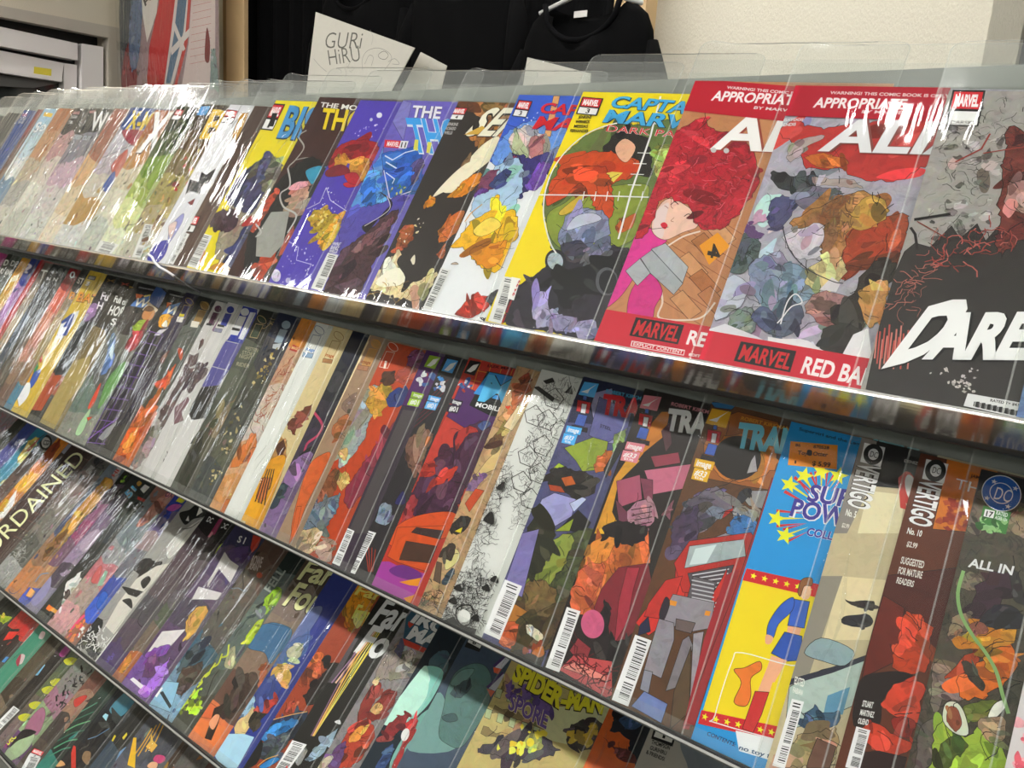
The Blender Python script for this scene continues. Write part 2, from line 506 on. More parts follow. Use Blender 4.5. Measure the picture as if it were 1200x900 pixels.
            at = lambda a, b: (q0[0] + (q1[0] - q0[0]) * a + (qh[0] - q0[0]) * b, q0[1] + (q1[1] - q0[1]) * a + (qh[1] - q0[1]) * b)
            self.poly([at(0, 0), at(1, 0), at(1, 1), at(0, 1)], '#161414', 0)
            self.poly([at(.06, .05), at(.94, .05), at(.94, .40), at(.06, .40)], '#f0f0ee', 0)
            self.poly([at(.06, .47), at(.94, .47), at(.94, .95), at(.06, .95)], '#d8232e', 0)
            self.text('MARVEL', at(.13, .55), at(.87, .55), at(.13, .88), '#ffffff', None, 0, 0.05, 0)
            if it[4]: self.text(it[4], at(.42, .10), at(.60, .10), at(.42, .36), '#111111', None, 0, 0.02, 0)
        elif k == 'auto':
            cols, n, umax, r, tex = it[1:]
            N = len(cols); W = self.w * umax; H = self.h
            for i, c in enumerate(cols):
                if i == 0:
                    self.poly([(0, 0), (self.w, 0), (self.w, H), (0, H)], c, tex * 0.7); continue
                v = H * (1 - i / N); sl = R.uniform(-0.03, 0.03)
                top = [(self.w * j / 10, v + sl * (j / 10 - .3) + R.uniform(-.007, .007)) for j in range(11)]
                self.poly([(0, 0), (self.w, 0)] + catmull(top, 3, False)[::-1], c, tex)
            for j in range(int(n * 1.8)):
                vv = R.random(); c = cols[min(N - 1, max(0, int((1 - vv) * N + R.uniform(-1.3, 1.3))))]
                self.blob((R.uniform(0, W), vv * H * 0.92), r / 1000 * R.uniform(.3, 1.1), c, tex, R.uniform(.8, 2.8), R.uniform(0.5, 2.6))
            if tex > 0.28:
              for j in range(n * 4):
                vv = R.random(); c = hexlin(cols[min(N - 1, int((1 - vv) * N))]); f = R.choice((.3, .5, .7, 1.4, 1.8))
                self.blob((R.uniform(0, W), vv * H * 0.9), r / 1000 * R.uniform(.15, .6), tohex([min(1, v * f * R.uniform(.7, 1.3)) for v in c]), tex, R.uniform(1, 3), R.uniform(0.6, 2.4), 7)
            for j in range(n // 2):
                a = R.uniform(0, 6.28); pts = [(R.uniform(0, W), R.uniform(0, H * .88))]
                for _k in range(4):
                    a += R.uniform(-.9, .9); pts.append((pts[-1][0] + math.cos(a) * .008, pts[-1][1] + math.sin(a) * .008))
                self.line(catmull(pts, 3, False), R.choice(['#1a1714', '#1a1714', R.choice(cols)]), R.uniform(.4, 1.2))
    def mesh(self, name):
        me = bpy.data.meshes.new(name)
        me.from_pydata(self.v, [], self.f)
        ca = me.color_attributes.new('ink', 'FLOAT_COLOR', 'CORNER')
        flat = [x for c in self.c for x in c]
        ca.data.foreach_set('color', flat)
        me.update()
        return me

# ------------------------------------------------------------------ rack tiers
TH = math.radians(4.0)
TIER = {}
for k, (y0, z0, a) in {1: (0.557, -0.098, 31.0), 2: (0.501, -0.372, 31.0), 3: (0.451, -0.648, 45.0), 4: (0.400, -0.868, 49.0)}.items():
    a = math.radians(a)
    TIER[k] = dict(o=CAM + Vector((0, y0, z0)), t=Vector((0, math.sin(a), math.cos(a))), n=Vector((0, -math.cos(a), math.sin(a))), a=a)
XA = Vector((1, 0, 0))
COMICS = {1: [], 2: [], 3: [], 4: []}
def comic(tier, px, label, art, bg=None, tex=0.25, **kw):
    # px: a point of the cover's left edge (its top left corner on the upper two tiers)
    COMICS[tier].append(dict(px=px, label=label, art=art, bg=bg, tex=tex, **kw))
# ------------------------------------------------------------------ the comics: top tier
A1, A2, A3, A4 = [(300 * i, 0, 4) for i in range(4)]
B1, B2, B3, B4 = [(300 * i, 200, 4) for i in range(4)]
C1, C2, C3, C4 = [(300 * i, 400, 4) for i in range(4)]
D1, D2, D3, D4 = [(300 * i, 675, 4) for i in range(4)]
K1 = (0, 60, 7.5)

comic(1, (-9, 135), 'bagged comic with dark cover and an orange stroke at the top tier\'s far end', [Auto(['#3a3a36', '#c8683a', '#4a4a46', '#8a8a80', '#b0b0a8'], 10)])
comic(1, (10, 132), 'bagged comic with plain dark grey cover on the top tier', [Auto(['#4c4c48', '#55554f', '#8a8a84', '#b8b4a8'], 8)])
comic(1, (28.7, 129), 'bagged comic with navy blue cover and small credits on the top tier', [
    Auto(['#3c5592', '#34508f', '#3a5a98', '#b06a40', '#d8c8b8'], 12),
    V(K1, T('MARVEL', (195, 572), (240, 572), (202, 548), '#d88a90'), T('LOEB', (180, 605), (222, 605), (188, 582), '#c8c8c8'), T('SALE', (160, 634), (205, 634), (166, 612), '#c8c8c8'))])
comic(1, (45, 128.3), 'bagged comic with dark red cover edge on the top tier beside pale blue one', [Auto(['#8a2e2c', '#6a4a40', '#8a6a50', '#b8b0a0'], 8)])
comic(1, (52.6, 127), 'bagged comic with pale blue cover, yellow tab and white swirling title', [
    Auto(['#a8cbe0', '#c4d8e0', '#e8e8e4', '#7c98b0', '#b8c0c4'], 10),
    V(K1, P('#e8c03a', [(395, 535), (468, 548), (452, 582), (378, 570)], 0, 0), T('So', (285, 715), (390, 700), (330, 625), '#f4f4f4', '#445566', 0.05))])
comic(1, (69, 126.7), 'bagged comic with copper brown sky cover on the top tier', [Auto(['#b4784c', '#c89a70', '#c8b8a0', '#b8b4ac', '#d8d4c8'], 12)])
comic(1, (88, 126.7), 'bagged comic with black top corner and pale pink drawing, top tier', [
    Auto(['#2e2a2a', '#c09494', '#d8ccc0', '#e0ddd0', '#c8c8bc'], 12),
    V(K1, T('MARVEL', (640, 555), (695, 555), (655, 530), '#d89898'), T('DUGGAN', (620, 590), (675, 590), (628, 566), '#d0d0d0'), T('2', (600, 636), (640, 636), (606, 612), '#e0e0e0'))])
comic(1, (106.7, 126.7), 'bagged comic with charcoal cover and white slanted capital title, top tier', [
    Auto(['#3a3836', '#8a8690', '#c8aab8', '#cfc8c4', '#d8d8d0'], 12),
    V(K1, T('MARVEL', (785, 545), (838, 545), (795, 522), '#d89a9a'), T('WOLVERINE', (780, 690), (1500, 740), (830, 530), '#ececea', '#222222', 0.04, 0.05),
      T('DEEP CUT', (640, 770), (790, 785), (655, 735), '#b8c4cc'))])
comic(1, (134.7, 127.3), 'bagged comic with rusty red cover fading to tan on the top tier', [Auto(['#a2604a', '#a8684e', '#d8b080', '#dcc8a8', '#e8dcc8'], 12)])
comic(1, (153.7, 126), 'bagged comic with blue top, yellow hyphenated title and red smears', [
    Auto(['#34589e', '#c8c4cc', '#c4b8c0', '#d0c8b8', '#c09a58', '#d8d8d4'], 8),
    V(A1, T('X-MEN', (588, 603), (770, 622), (622, 518), '#e8d02c', '#1c2c60', 0.05), P('#a8384a', [(575, 610), (690, 620), (640, 680), (600, 670)], 1), P('#c86a5a', [(520, 780), (600, 700), (560, 830)], 1),
      Ln('#4a5a60', [(480, 740), (620, 680)], 1.5), P('#3a58a8', [(480, 880), (540, 800), (520, 900)], 1))])
comic(1, (182.5, 128.7), 'bagged comic with orange top and one huge white letter X', [
    Auto(['#b06a34', '#c89458', '#d9cfb4', '#dcd8c4', '#c8ccc0'], 8),
    V(A1, T('X', (640, 708), (735, 712), (725, 524), '#f2f2ee', '#1c1a18', 0.06, 0.05))])
comic(1, (207.5, 125), 'bagged comic with dark green top and bright leaf green creature drawing', [
    Auto(['#27331f', '#4a5a2c', '#7a9a34', '#a8b858', '#dde2a4', '#e0e2c8'], 16),
    V(A1, Logo((800, 560), (838, 565), (828, 512)), P('#8aa832', [(690, 860), (730, 780), (800, 720), (790, 760), (740, 830), (700, 890)], 1)),
    V(B1, BC((430, 372), (520, 395), (468, 325)))])
comic(1, (237.5, 122.5), 'bagged comic with crowded gold and brown drawing under a yellow capital B', [
    Auto(['#4a3a28', '#6a5030', '#7a6a3c', '#a89a50', '#b8a880', '#c8c4b0'], 26),
    V(A1, P('#5aa4d8', [(925, 500), (990, 498), (965, 542), (915, 540)], 0), T('B', (935, 645), (1018, 655), (1000, 512), '#e8c428', '#20180c', 0.06, 0.04),
      Bl(['#c83a30', '#d8c83c', '#8a3030', '#c8b850'], [(760, 900), (880, 720), (960, 690), (900, 900)], 14, 5)),
    V(B1, BC((620, 405), (660, 410), (680, 250)), Bl(['#b8a050', '#c8b868', '#704a30'], [(640, 380), (760, 150), (800, 200), (700, 390)], 10, 6))])
comic(1, (270, 122.5), 'bagged comic with white cover and a spiky black ink shape', [
    P('#e6e6ea', [(0, 0), (1200, 0), (1200, 900), (0, 900)], 0, 0.04),
    V(A1, Logo((1030, 572), (1088, 580), (1062, 512), '1'), P('#d0a040', [(1085, 640), (1130, 530), (1165, 530), (1150, 570), (1110, 660)], 0)),
    V(B1, P('#24222a', [(870, 110), (890, 40), (930, 55), (945, 5), (965, 20), (1010, -10), (990, 50), (950, 70), (935, 110), (900, 95)], 0, 0.2),
      P('#8a2a30', [(880, 150), (915, 130), (900, 165)]), P('#a8a8d8', [(800, 260), (860, 200), (850, 250), (790, 340)], 1),
      P('#4c48b0', [(690, 410), (740, 340), (790, 330), (770, 400), (720, 440)], 1), P('#e8d0c8', [(790, 260), (830, 240), (800, 320)], 1))])
comic(1, (298.7, 124), 'bagged comic with flat dark brown cover and white code label', [
    Auto(['#55423a', '#5b4338', '#60463a', '#5a4136'], 3, tex=0.25),
    V(A1, Ln('#8a4a30', [(1200, 620), (1150, 700), (1110, 780)], 2)),
    V(B1, BC((762, 424), (812, 440), (838, 283)), Logo((848, 283), (905, 292), (885, 205), '1'))])
comic(1, (323.7, 117.5), 'bagged comic with lemon yellow cover, blue capitals and muscular purple shapes', [
    P('#ecdc1e', [(0, 0), (1200, 0), (1200, 900), (0, 900)], 0, 0.05),
    V(B1, P('#a89c84', [(1010, 380), (1060, 200), (1160, 60), (1260, -60), (1320, 0), (1200, 400), (1100, 480), (1060, 470)], 1, 0.5),
      P('#4c4a72', [(1060, 140), (1110, 40), (1190, -20), (1250, 60), (1180, 200), (1120, 180)], 1, 0.7), P('#4a2e3c', [(978, 245), (1030, 190), (1110, 200), (1100, 270), (1040, 285)], 1, 0.5),
      P('#2e3466', [(1030, 450), (1080, 380), (1150, 260), (1200, 240), (1160, 380), (1090, 480)], 1, 0.6), P('#c8902c', [(980, 460), (1040, 430), (1080, 470)], 1),
      P('#b8322c', [(1130, 260), (1180, 210), (1190, 250)], 1), BC((862, 442), (922, 460), (935, 290)), T('VARIANT', (930, 455), (967, 378), (921, 451), '#d02a2a')),
    V(A2, P('#8a8878', [(0, 800), (60, 720), (90, 760), (60, 900)], 1, 0.6), P('#5a5c88', [(0, 830), (40, 720), (75, 730), (20, 860)], 1, 0.6),
      Logo((22, 608), (78, 614), (82, 485), '1'), T('1', (58, 590), (82, 592), (78, 530), '#111111', None, 0, 0.08),
      T('BISHOP', (98, 640), (520, 690), (160, 492), '#4f9fd6', '#1c3048', 0.05, 0.05))])
comic(1, (375, 113.7), 'bagged comic with dark maroon cover, yellow title and grey slab on chains', [
    P('#452521', [(0, 0), (1200, 0), (1200, 900), (0, 900)], 0, 0.25),
    V(A2, T('THE MORTAL', (298, 500), (590, 530), (306, 478), '#f0eeea', None, 0, 0.06), T('THOR', (292, 600), (560, 625), (318, 505), '#f0d820', '#2a1408', 0.04, 0.05),
      Ln('#b8b4ac', [(235, 612), (200, 640), (225, 690), (185, 750), (150, 790), (165, 860), (140, 900)], 2.2, smooth=1), Ln('#a8a49c', [(185, 750), (240, 740), (270, 760)], 1.6, smooth=1),
      P('#1c1a1c', [(150, 900), (210, 830), (300, 770), (340, 800), (300, 900)], 1, 0.5), P('#2a8ab0', [(235, 800), (290, 770), (320, 790), (280, 880), (250, 900)], 1, 0.5),
      Bl(['#b85a3c', '#7a3a2c'], [(110, 900), (190, 820), (230, 840), (160, 900)], 6, 5)),
    V(B2, P('#1a1716', [(-20, 260), (80, 80), (240, -60), (330, 0), (260, 180), (150, 420), (20, 520), (-60, 500)], 1, 0.5),
      P('#c8502f', [(-30, 250), (60, 120), (110, 90), (50, 200), (-10, 290)], 1, 0.6), P('#d8a890', [(140, 200), (180, 90), (235, 50), (250, 110), (225, 190), (165, 215)], 1, 0.5),
      P('#3aa0c0', [(235, 0), (310, -20), (270, 60), (250, 50)], 1), P('#d0522c', [(-20, 460), (60, 410), (100, 380), (50, 480), (10, 520)], 1, 0.6), P('#c8502f', [(130, 330), (180, 260), (160, 350), (110, 400)], 1, 0.6),
      P('#a8a8a0', [(5, 300), (72, 195), (158, 190), (128, 345), (70, 408), (0, 402)], 0, 0.12),
      Ln('#c8c8c4', [(150, -10), (160, 70), (115, 110), (130, 170), (190, 210), (150, 290)], 2.4, smooth=1), Ln('#c8c8c4', [(0, 250), (25, 290), (0, 310)], 2, smooth=1))])
comic(1, (422.5, 117.5), 'bagged comic with violet starfield cover, red cloth and golden city', [
    P('#5744b8', [(0, 0), (1200, 0), (1200, 900), (0, 900)], 0, 0.12),
    V(A2, El('#f0f0f4', (578, 540), (591, 541), (580, 527)), El('#d8d8ec', (540, 561), (547, 561), (541, 553)), Bl(['#c8b8f0', '#e8e0ff', '#8a78d8'], [(440, 640), (520, 560), (600, 600), (560, 660)], 16, 1.0, 0),
      P('#b4222e', [(345, 735), (400, 680), (480, 655), (560, 665), (575, 700), (540, 780), (500, 860), (470, 760), (420, 740), (350, 800)], 1, 0.5),
      P('#d89c3c', [(368, 742), (420, 725), (430, 770), (380, 800)], 1, 0.4), P('#d8a040', [(440, 770), (500, 740), (535, 760), (500, 850), (450, 830)], 1, 0.5), P('#c8283a', [(410, 860), (470, 850), (480, 870), (430, 880)], 1)),
    V(B2, P('#8a2434', [(330, 0), (400, -30), (440, 10), (340, 30)], 1), P('#c02438', [(415, 20), (470, 10), (490, 60), (440, 60)], 1),
      Bl(['#d8d0f8', '#a898e8', '#ffffff'], [(230, 190), (320, 60), (430, 180), (330, 240)], 26, 0.9, 0),
      P('#d2ae28', [(238, 225), (275, 185), (330, 180), (405, 225), (395, 290), (350, 345), (310, 320), (265, 270)], 0, 0.8), Bl(['#f0dc70', '#8a6a18', '#f4e8a0'], [(245, 215), (330, 185), (400, 230), (350, 335), (270, 270)], 16, 2.5, 0.2),
      Ln('#e8e4ff', [(240, 180), (300, 150), (330, 80), (350, 140), (425, 190)], 0.8), Ln('#e0d8ff', [(150, 330), (200, 360), (190, 420), (260, 440), (230, 500)], 0.8),
      Bl(['#d8d0f8', '#8a7ae0', '#ffffff'], [(110, 500), (170, 310), (300, 400), (250, 540)], 34, 1.0, 0),
      El('#e8e4f8', (95, 492), (117, 497), (98, 463), 0.5), El('#cfc8f0', (152, 516), (164, 519), (154, 503), 0.4))])
comic(1, (472.5, 117.5), 'bagged comic with purple cover, blue lettering and dark horned mass', [
    P('#7468c4', [(0, 0), (1200, 0), (1200, 900), (0, 900)], 0, 0.2),
    V(A2, P('#8a84c8', [(640, 570), (690, 470), (730, 480), (690, 660)], 0), P('#6a9ad8', [(500, 870), (600, 690), (600, 900), (480, 900)], 0, 0.3),
      P('#2466c4', [(590, 720), (790, 680), (770, 900), (620, 900)], 0, 0.4),
      Ln('#e8f2ff', [(605, 730), (640, 750), (700, 715), (760, 700)], 1.6), Ln('#e8f2ff', [(610, 760), (660, 790), (620, 830), (690, 860), (740, 830), (700, 800), (750, 770)], 1.6),
      P('#5a4a78', [(730, 770), (775, 740), (780, 790), (740, 860), (722, 830)], 1, 0.6),
      T('THE', (725, 548), (862, 556), (738, 494), '#f4f2f6', '#2a2440', 0.05, 0.06), T('THOR', (735, 708), (1080, 730), (700, 550), '#3fa8ea', '#e8f0f8', 0.03, 0.06),
      P('#e8e05a', [(738, 700), (745, 655), (762, 655), (758, 708)], 0, 0), P('#e8e05a', [(798, 716), (806, 665), (824, 668), (815, 718)], 0, 0),
      P('#d8232e', [(605, 655), (680, 660), (668, 695), (600, 690)], 0, 0), T('MARVEL', (612, 684), (668, 688), (618, 662), '#ffffff'), P('#f0f0f0', [(680, 660), (716, 662), (704, 697), (668, 695)], 0, 0), T('11', (678, 690), (700, 692), (684, 666), '#111111')),
    V(B2, P('#5fa4e0', [(440, 170), (500, 30), (590, 0), (600, 150), (520, 190)], 0, 0.4), P('#2a78d0', [(490, 80), (560, 30), (565, 170), (520, 185)], 0, 0.4), P('#2466c4', [(598, 0), (740, -20), (720, 90), (630, 130)], 0, 0.4),
      Ln('#e8f2ff', [(610, 10), (650, 40), (640, 60)], 1.2), Bl(['#4a8a58', '#c8c870', '#3a6a80'], [(612, 100), (660, 60), (725, 60), (715, 90), (640, 125)], 12, 2.2), Ln('#d8d8ec', [(600, 0), (628, 134), (725, 98)], 1.4),
      P('#5c52b0', [(395, 260), (440, 190), (620, 140), (700, 110), (680, 200), (560, 260), (390, 390)], 0, 0.3),
      P('#55353c', [(320, 575), (385, 400), (440, 350), (540, 270), (600, 220), (670, 185), (640, 260), (560, 420), (470, 600), (380, 590)], 1, 0.75),
      P('#8a5a62', [(440, 380), (540, 300), (640, 215), (600, 290), (500, 370)], 1, 0.6), P('#241a1e', [(500, 260), (560, 235), (610, 210), (640, 160), (625, 130), (580, 100), (632, 150), (600, 195), (540, 270), (515, 290)], 1, 0.2),
      Ln('#d8d0d0', [(510, 260), (600, 205), (630, 170), (615, 120)], 1.0, smooth=1),
      T('EWING', (352, 350), (390, 352), (366, 336), '#e8e8f0'), T('IBANEZ', (345, 368), (385, 372), (354, 352), '#e8e8f0'), T('WELLS', (340, 384), (378, 388), (348, 370), '#e8e8f0'),
      BC((258, 552), (310, 565), (335, 385)))])
comic(1, (537.5, 118.7), 'bagged comic with blackish brown cover, gold-white title and bright explosion', [
    P('#352e2b', [(0, 0), (1200, 0), (1200, 900), (0, 900)], 0, 0.08),
    V(A2, P('#a87848', [(1000, 480), (1200, 470), (1240, 560), (1100, 600), (1030, 540)], 1, 0.7), P('#c8843c', [(1000, 640), (1110, 620), (1200, 560), (1140, 700), (1020, 660)], 1, 0.7),
      Logo((900, 560), (968, 564), (928, 502), '4'), T('JENKINS', (895, 588), (945, 590), (900, 574), '#c8c4c0'), T('ROSADO', (888, 608), (935, 610), (893, 594), '#c8c4c0'), T('WELLS', (880, 628), (918, 630), (885, 614), '#c8c4c0'),
      T('SENTRY', (975, 632), (1500, 640), (1095, 505), '#f4f0dc', '#1c1412', 0.04, 0.06), P('#d8b048', [(975, 632), (1060, 590), (1075, 600), (1040, 630)], 0, 0),
      P('#f4ecd0', [(870, 890), (960, 790), (1060, 680), (1140, 640), (1120, 730), (1000, 830), (930, 900)], 1, 0.15), P('#e08a20', [(940, 890), (1020, 820), (1060, 820), (1000, 900)], 1, 0.5), P('#8a6a4a', [(960, 780), (1010, 710), (1000, 760)], 1, 0.3)),
    V(B2, P('#f4ecd4', [(830, 120), (920, 20), (1000, -40), (1050, -30), (960, 60), (880, 100)], 1, 0.1), P('#e8921c', [(930, 130), (960, 60), (1050, 5), (1020, 90)], 1, 0.4), P('#e8921c', [(792, 150), (830, 120), (840, 150), (805, 172)], 1, 0.4),
      P('#d8782c', [(855, 310), (900, 220), (975, 185), (950, 270), (880, 335)], 1, 0.5), P('#c8642c', [(850, 400), (890, 340), (880, 410)], 1, 0.5),
      P('#b06030', [(650, 370), (690, 270), (740, 260), (720, 340), (670, 380)], 1, 0.7), Bl(['#e8d89c', '#f4ecd4'], [(650, 330), (800, 180), (810, 250), (720, 340)], 12, 1.0, 0),
      P('#f2e2b0', [(500, 545), (560, 480), (620, 450), (660, 375), (690, 400), (720, 470), (700, 540), (850, 480), (800, 570), (740, 610), (640, 590), (560, 560)], 1, 0.5),
      P('#fdf8e4', [(560, 520), (640, 460), (700, 470), (690, 530), (600, 545)], 1, 0.1), P('#f4ecd4', [(725, 420), (745, 395), (745, 435), (730, 440)], 1, 0.1), P('#352e2b', [(660, 430), (700, 390), (740, 460), (720, 540), (680, 570), (700, 500)], 1, 0.1),
      Sc(['#8a6a38', '#f4e8b8', '#c89c50'], [(500, 560), (560, 520), (780, 560), (740, 640)], 30, 9, 0.6))])
comic(1, (608.7, 111), 'bagged comic with blue to white cover, red title and golden flaming shape', [
    P('#f0f2f4', [(0, 0), (1200, 0), (1200, 900), (0, 900)], 0, 0.03),
    V(A3, P('#3d66d2', [(0, 430), (400, 420), (330, 640), (200, 800), (-100, 760), (-160, 640)], 0, 0.2), P('#6fa0e8', [(-40, 640), (120, 560), (260, 600), (200, 760), (-80, 780)], 1, 0.35),
      P('#e8b070', [(195, 450), (225, 450), (180, 640), (150, 640)], 0, 0.2), Bl(['#e8f0ff'], [(20, 560), (120, 520), (110, 600), (0, 640)], 12, 0.7, 0),
      P('#8a98b8', [(150, 730), (210, 690), (240, 700), (180, 800)], 1, 0.6),
      P('#e8dcd8', [(-20, 660), (40, 600), (110, 600), (160, 680), (140, 730), (60, 740), (10, 700)], 1, 0.5), P('#c88888', [(80, 650), (140, 650), (140, 740), (90, 745)], 1, 0.4),
      P('#3c3478', [(-60, 800), (0, 720), (80, 740), (170, 720), (150, 800), (60, 900), (-60, 900)], 1, 0.6), P('#a83a68', [(-40, 760), (10, 730), (20, 780), (-20, 900)], 1, 0.5), P('#7a4ab0', [(70, 870), (130, 770), (180, 780), (120, 890)], 1, 0.5),
      Logo((0, 545), (66, 553), (32, 468), '3'), T('CAPTAIN', (125, 527), (520, 562), (152, 480), '#e01e2c', '#2a2a80', 0.03, 0.05), T('MARVEL', (95, 602), (590, 640), (132, 545), '#e01e2c', '#2a2a80', 0.03, 0.05)),
    V(B2, P('#b8d4ec', [(1010, 190), (1060, 40), (1200, -60), (1260, 0), (1200, 200), (1080, 230)], 1, 0.3), P('#8a4a68', [(1020, 110), (1070, 20), (1130, 0), (1090, 90)], 1, 0.5), P('#6a3a90', [(1015, 120), (1060, 80), (1090, 100)], 1, 0.5), P('#3a4880', [(1090, 70), (1160, 0), (1200, 10), (1140, 80)], 1, 0.5),
      P('#f6c418', [(920, 355), (965, 300), (1010, 240), (1090, 195), (1130, 110), (1150, 200), (1210, 190), (1230, 300), (1190, 360), (1150, 460), (1090, 470), (1020, 420), (985, 370)], 1, 0.4),
      P('#e89a18', [(1000, 380), (1080, 350), (1180, 330), (1130, 440), (1060, 450)], 1, 0.3), P('#f8e060', [(1020, 280), (1100, 220), (1150, 260), (1060, 310)], 1, 0.2), Ln('#e8a020', [(980, 240), (1010, 200), (1060, 160)], 1.0, smooth=1),
      P('#c8b8a0', [(915, 440), (935, 430), (950, 440)], 1), P('#c83a28', [(935, 670), (1000, 610), (1100, 585), (1090, 640), (990, 690)], 1, 0.7), P('#4a4a50', [(1080, 600), (1140, 560), (1120, 640)], 1, 0.6),
      P('#2a2a2c', [(1050, 690), (1078, 690), (1070, 710)], 0), BC((775, 640), (822, 655), (868, 455)))])
comic(1, (683.7, 107.5), 'bagged comic with bright yellow cover, blue title and round gun-sight drawing', [
    P('#f5e010', [(0, 0), (1300, 0), (1300, 900), (0, 900)], 0, 0.03),
    P('#6f8244', [(637, 247), (640, 222), (650, 197), (668, 174), (692, 156), (722, 146), (760, 146), (800, 160), (800, 400), (700, 360), (660, 318), (645, 285)], 1, 0.3),
    V(B3, P('#93a23c', [(165, 210), (250, 150), (330, 100), (600, 60), (640, 120), (560, 330), (300, 380), (190, 330)], 1, 0.25)),
    V(A3, P('#2c2724', [(420, 720), (470, 640), (540, 610), (620, 650), (660, 750), (640, 830), (560, 800), (500, 760)], 1, 0.3), P('#d6521e', [(240, 770), (330, 730), (430, 710), (590, 750), (570, 830), (450, 860), (340, 900), (170, 910)], 1, 0.35),
      P('#e8b898', [(485, 690), (530, 650), (580, 690), (540, 760), (500, 740)], 1, 0.2), P('#e8d85a', [(415, 800), (520, 810), (450, 880)], 0, 0.1), P('#c8d070', [(670, 730), (720, 680), (740, 720), (690, 850)], 1, 0.6)),
    V(B3, P('#d6521e', [(165, 160), (190, 80), (340, -10), (450, 0), (470, 210), (400, 190), (330, 60), (240, 130)], 1, 0.35), P('#d8b840', [(225, 190), (330, 110), (310, 170), (240, 210)], 1, 0.2), P('#d86a2c', [(490, 250), (580, 200), (560, 270), (500, 290)], 1, 0.3),
      P('#322c38', [(-20, 720), (0, 560), (90, 500), (200, 430), (330, 380), (530, 360), (520, 500), (380, 800), (200, 760)], 1, 0.5),
      P('#8e94b2', [(222, 300), (250, 220), (330, 180), (420, 190), (460, 250), (440, 310), (340, 350), (240, 360)], 1, 0.5), P('#c8ccdc', [(255, 280), (300, 215), (380, 200), (420, 230), (330, 260)], 1, 0.2), P('#4a4658', [(225, 350), (330, 330), (350, 400), (260, 400)], 1, 0.4),
      P('#6a6f88', [(340, 390), (430, 310), (470, 330), (440, 400), (380, 450)], 1, 0.7), El('#2a2a30', (205, 425), (255, 432), (210, 370)), El('#b8c8cc', (203, 425), (240, 432), (207, 385), 0.4),
      P('#141418', [(130, 540), (250, 470), (440, 430), (500, 470), (480, 570), (310, 590), (280, 640), (230, 640), (200, 560)], 1, 0.4), El('#5a5a60', (445, 520), (498, 528), (450, 455), 0.2), El('#1c1c22', (450, 522), (492, 530), (455, 468), 0.2),
      P('#b4acd0', [(90, 660), (120, 580), (160, 575), (170, 630), (230, 690), (150, 740), (110, 720)], 1, 0.5), P('#9c94bc', [(160, 720), (230, 680), (310, 700), (290, 760), (210, 750)], 1, 0.5), P('#a8a0c8', [(300, 720), (380, 700), (400, 780), (320, 790)], 1, 0.5)),
    Ln('#f6f6f2', [(776, 147), (752, 143), (722, 145), (692, 155), (668, 173), (650, 196), (640, 222), (637, 247), (640, 268), (646, 287), (652, 297)], 1.4, smooth=1),
    V(B3, Ln('#f6f6f2', [(130, 115), (300, 116), (640, 126)], 1.3), *[Ln('#f6f6f2', [(x, 100), (x - 8, 142)], 0.9) for x in (340, 395, 450, 505, 560, 615)]),
    V(A3, Ln('#f6f6f2', [(697, 455), (650, 640), (560, 900), (500, 1120)], 1.8), *[Ln('#f6f6f2', [(x, y), (x + 60, y + 2)], 0.8) for x, y in ((590, 718), (570, 768), (558, 818), (545, 868))],
      Logo((300, 535), (398, 545), (332, 455), '3'),
      T('JENKINS', (310, 557), (372, 557), (314, 543), '#26220c'), T('WERNECK', (297, 579), (366, 579), (301, 565), '#26220c'), T('MESSIAS', (290, 600), (355, 601), (294, 586), '#26220c'), T('FERNANDES', (272, 621), (356, 623), (276, 607), '#26220c'),
      T('CAPTAIN', (455, 502), (930, 545), (490, 450), '#48b2e4', '#1c3c50', 0.03, 0.05), T('MARVEL', (425, 572), (960, 618), (458, 515), '#48b2e4', '#1c3c50', 0.03, 0.05), T('DARK PAST', (440, 617), (850, 655), (452, 588), '#e02832', '#fff4f0', 0.02, 0.0)),
    V(B2, BC((1090, 705), (1150, 720), (1160, 495)), T('DIRECT EDITION', (1158, 722), (1202, 612), (1150, 718), '#d02a2a')),
    V(B3, P('#f4f4f0', [(0, 500), (42, 508), (10, 610), (-20, 600)], 0, 0), T('$4.99', (8, 590), (42, 517), (0, 586), '#c83030'))])
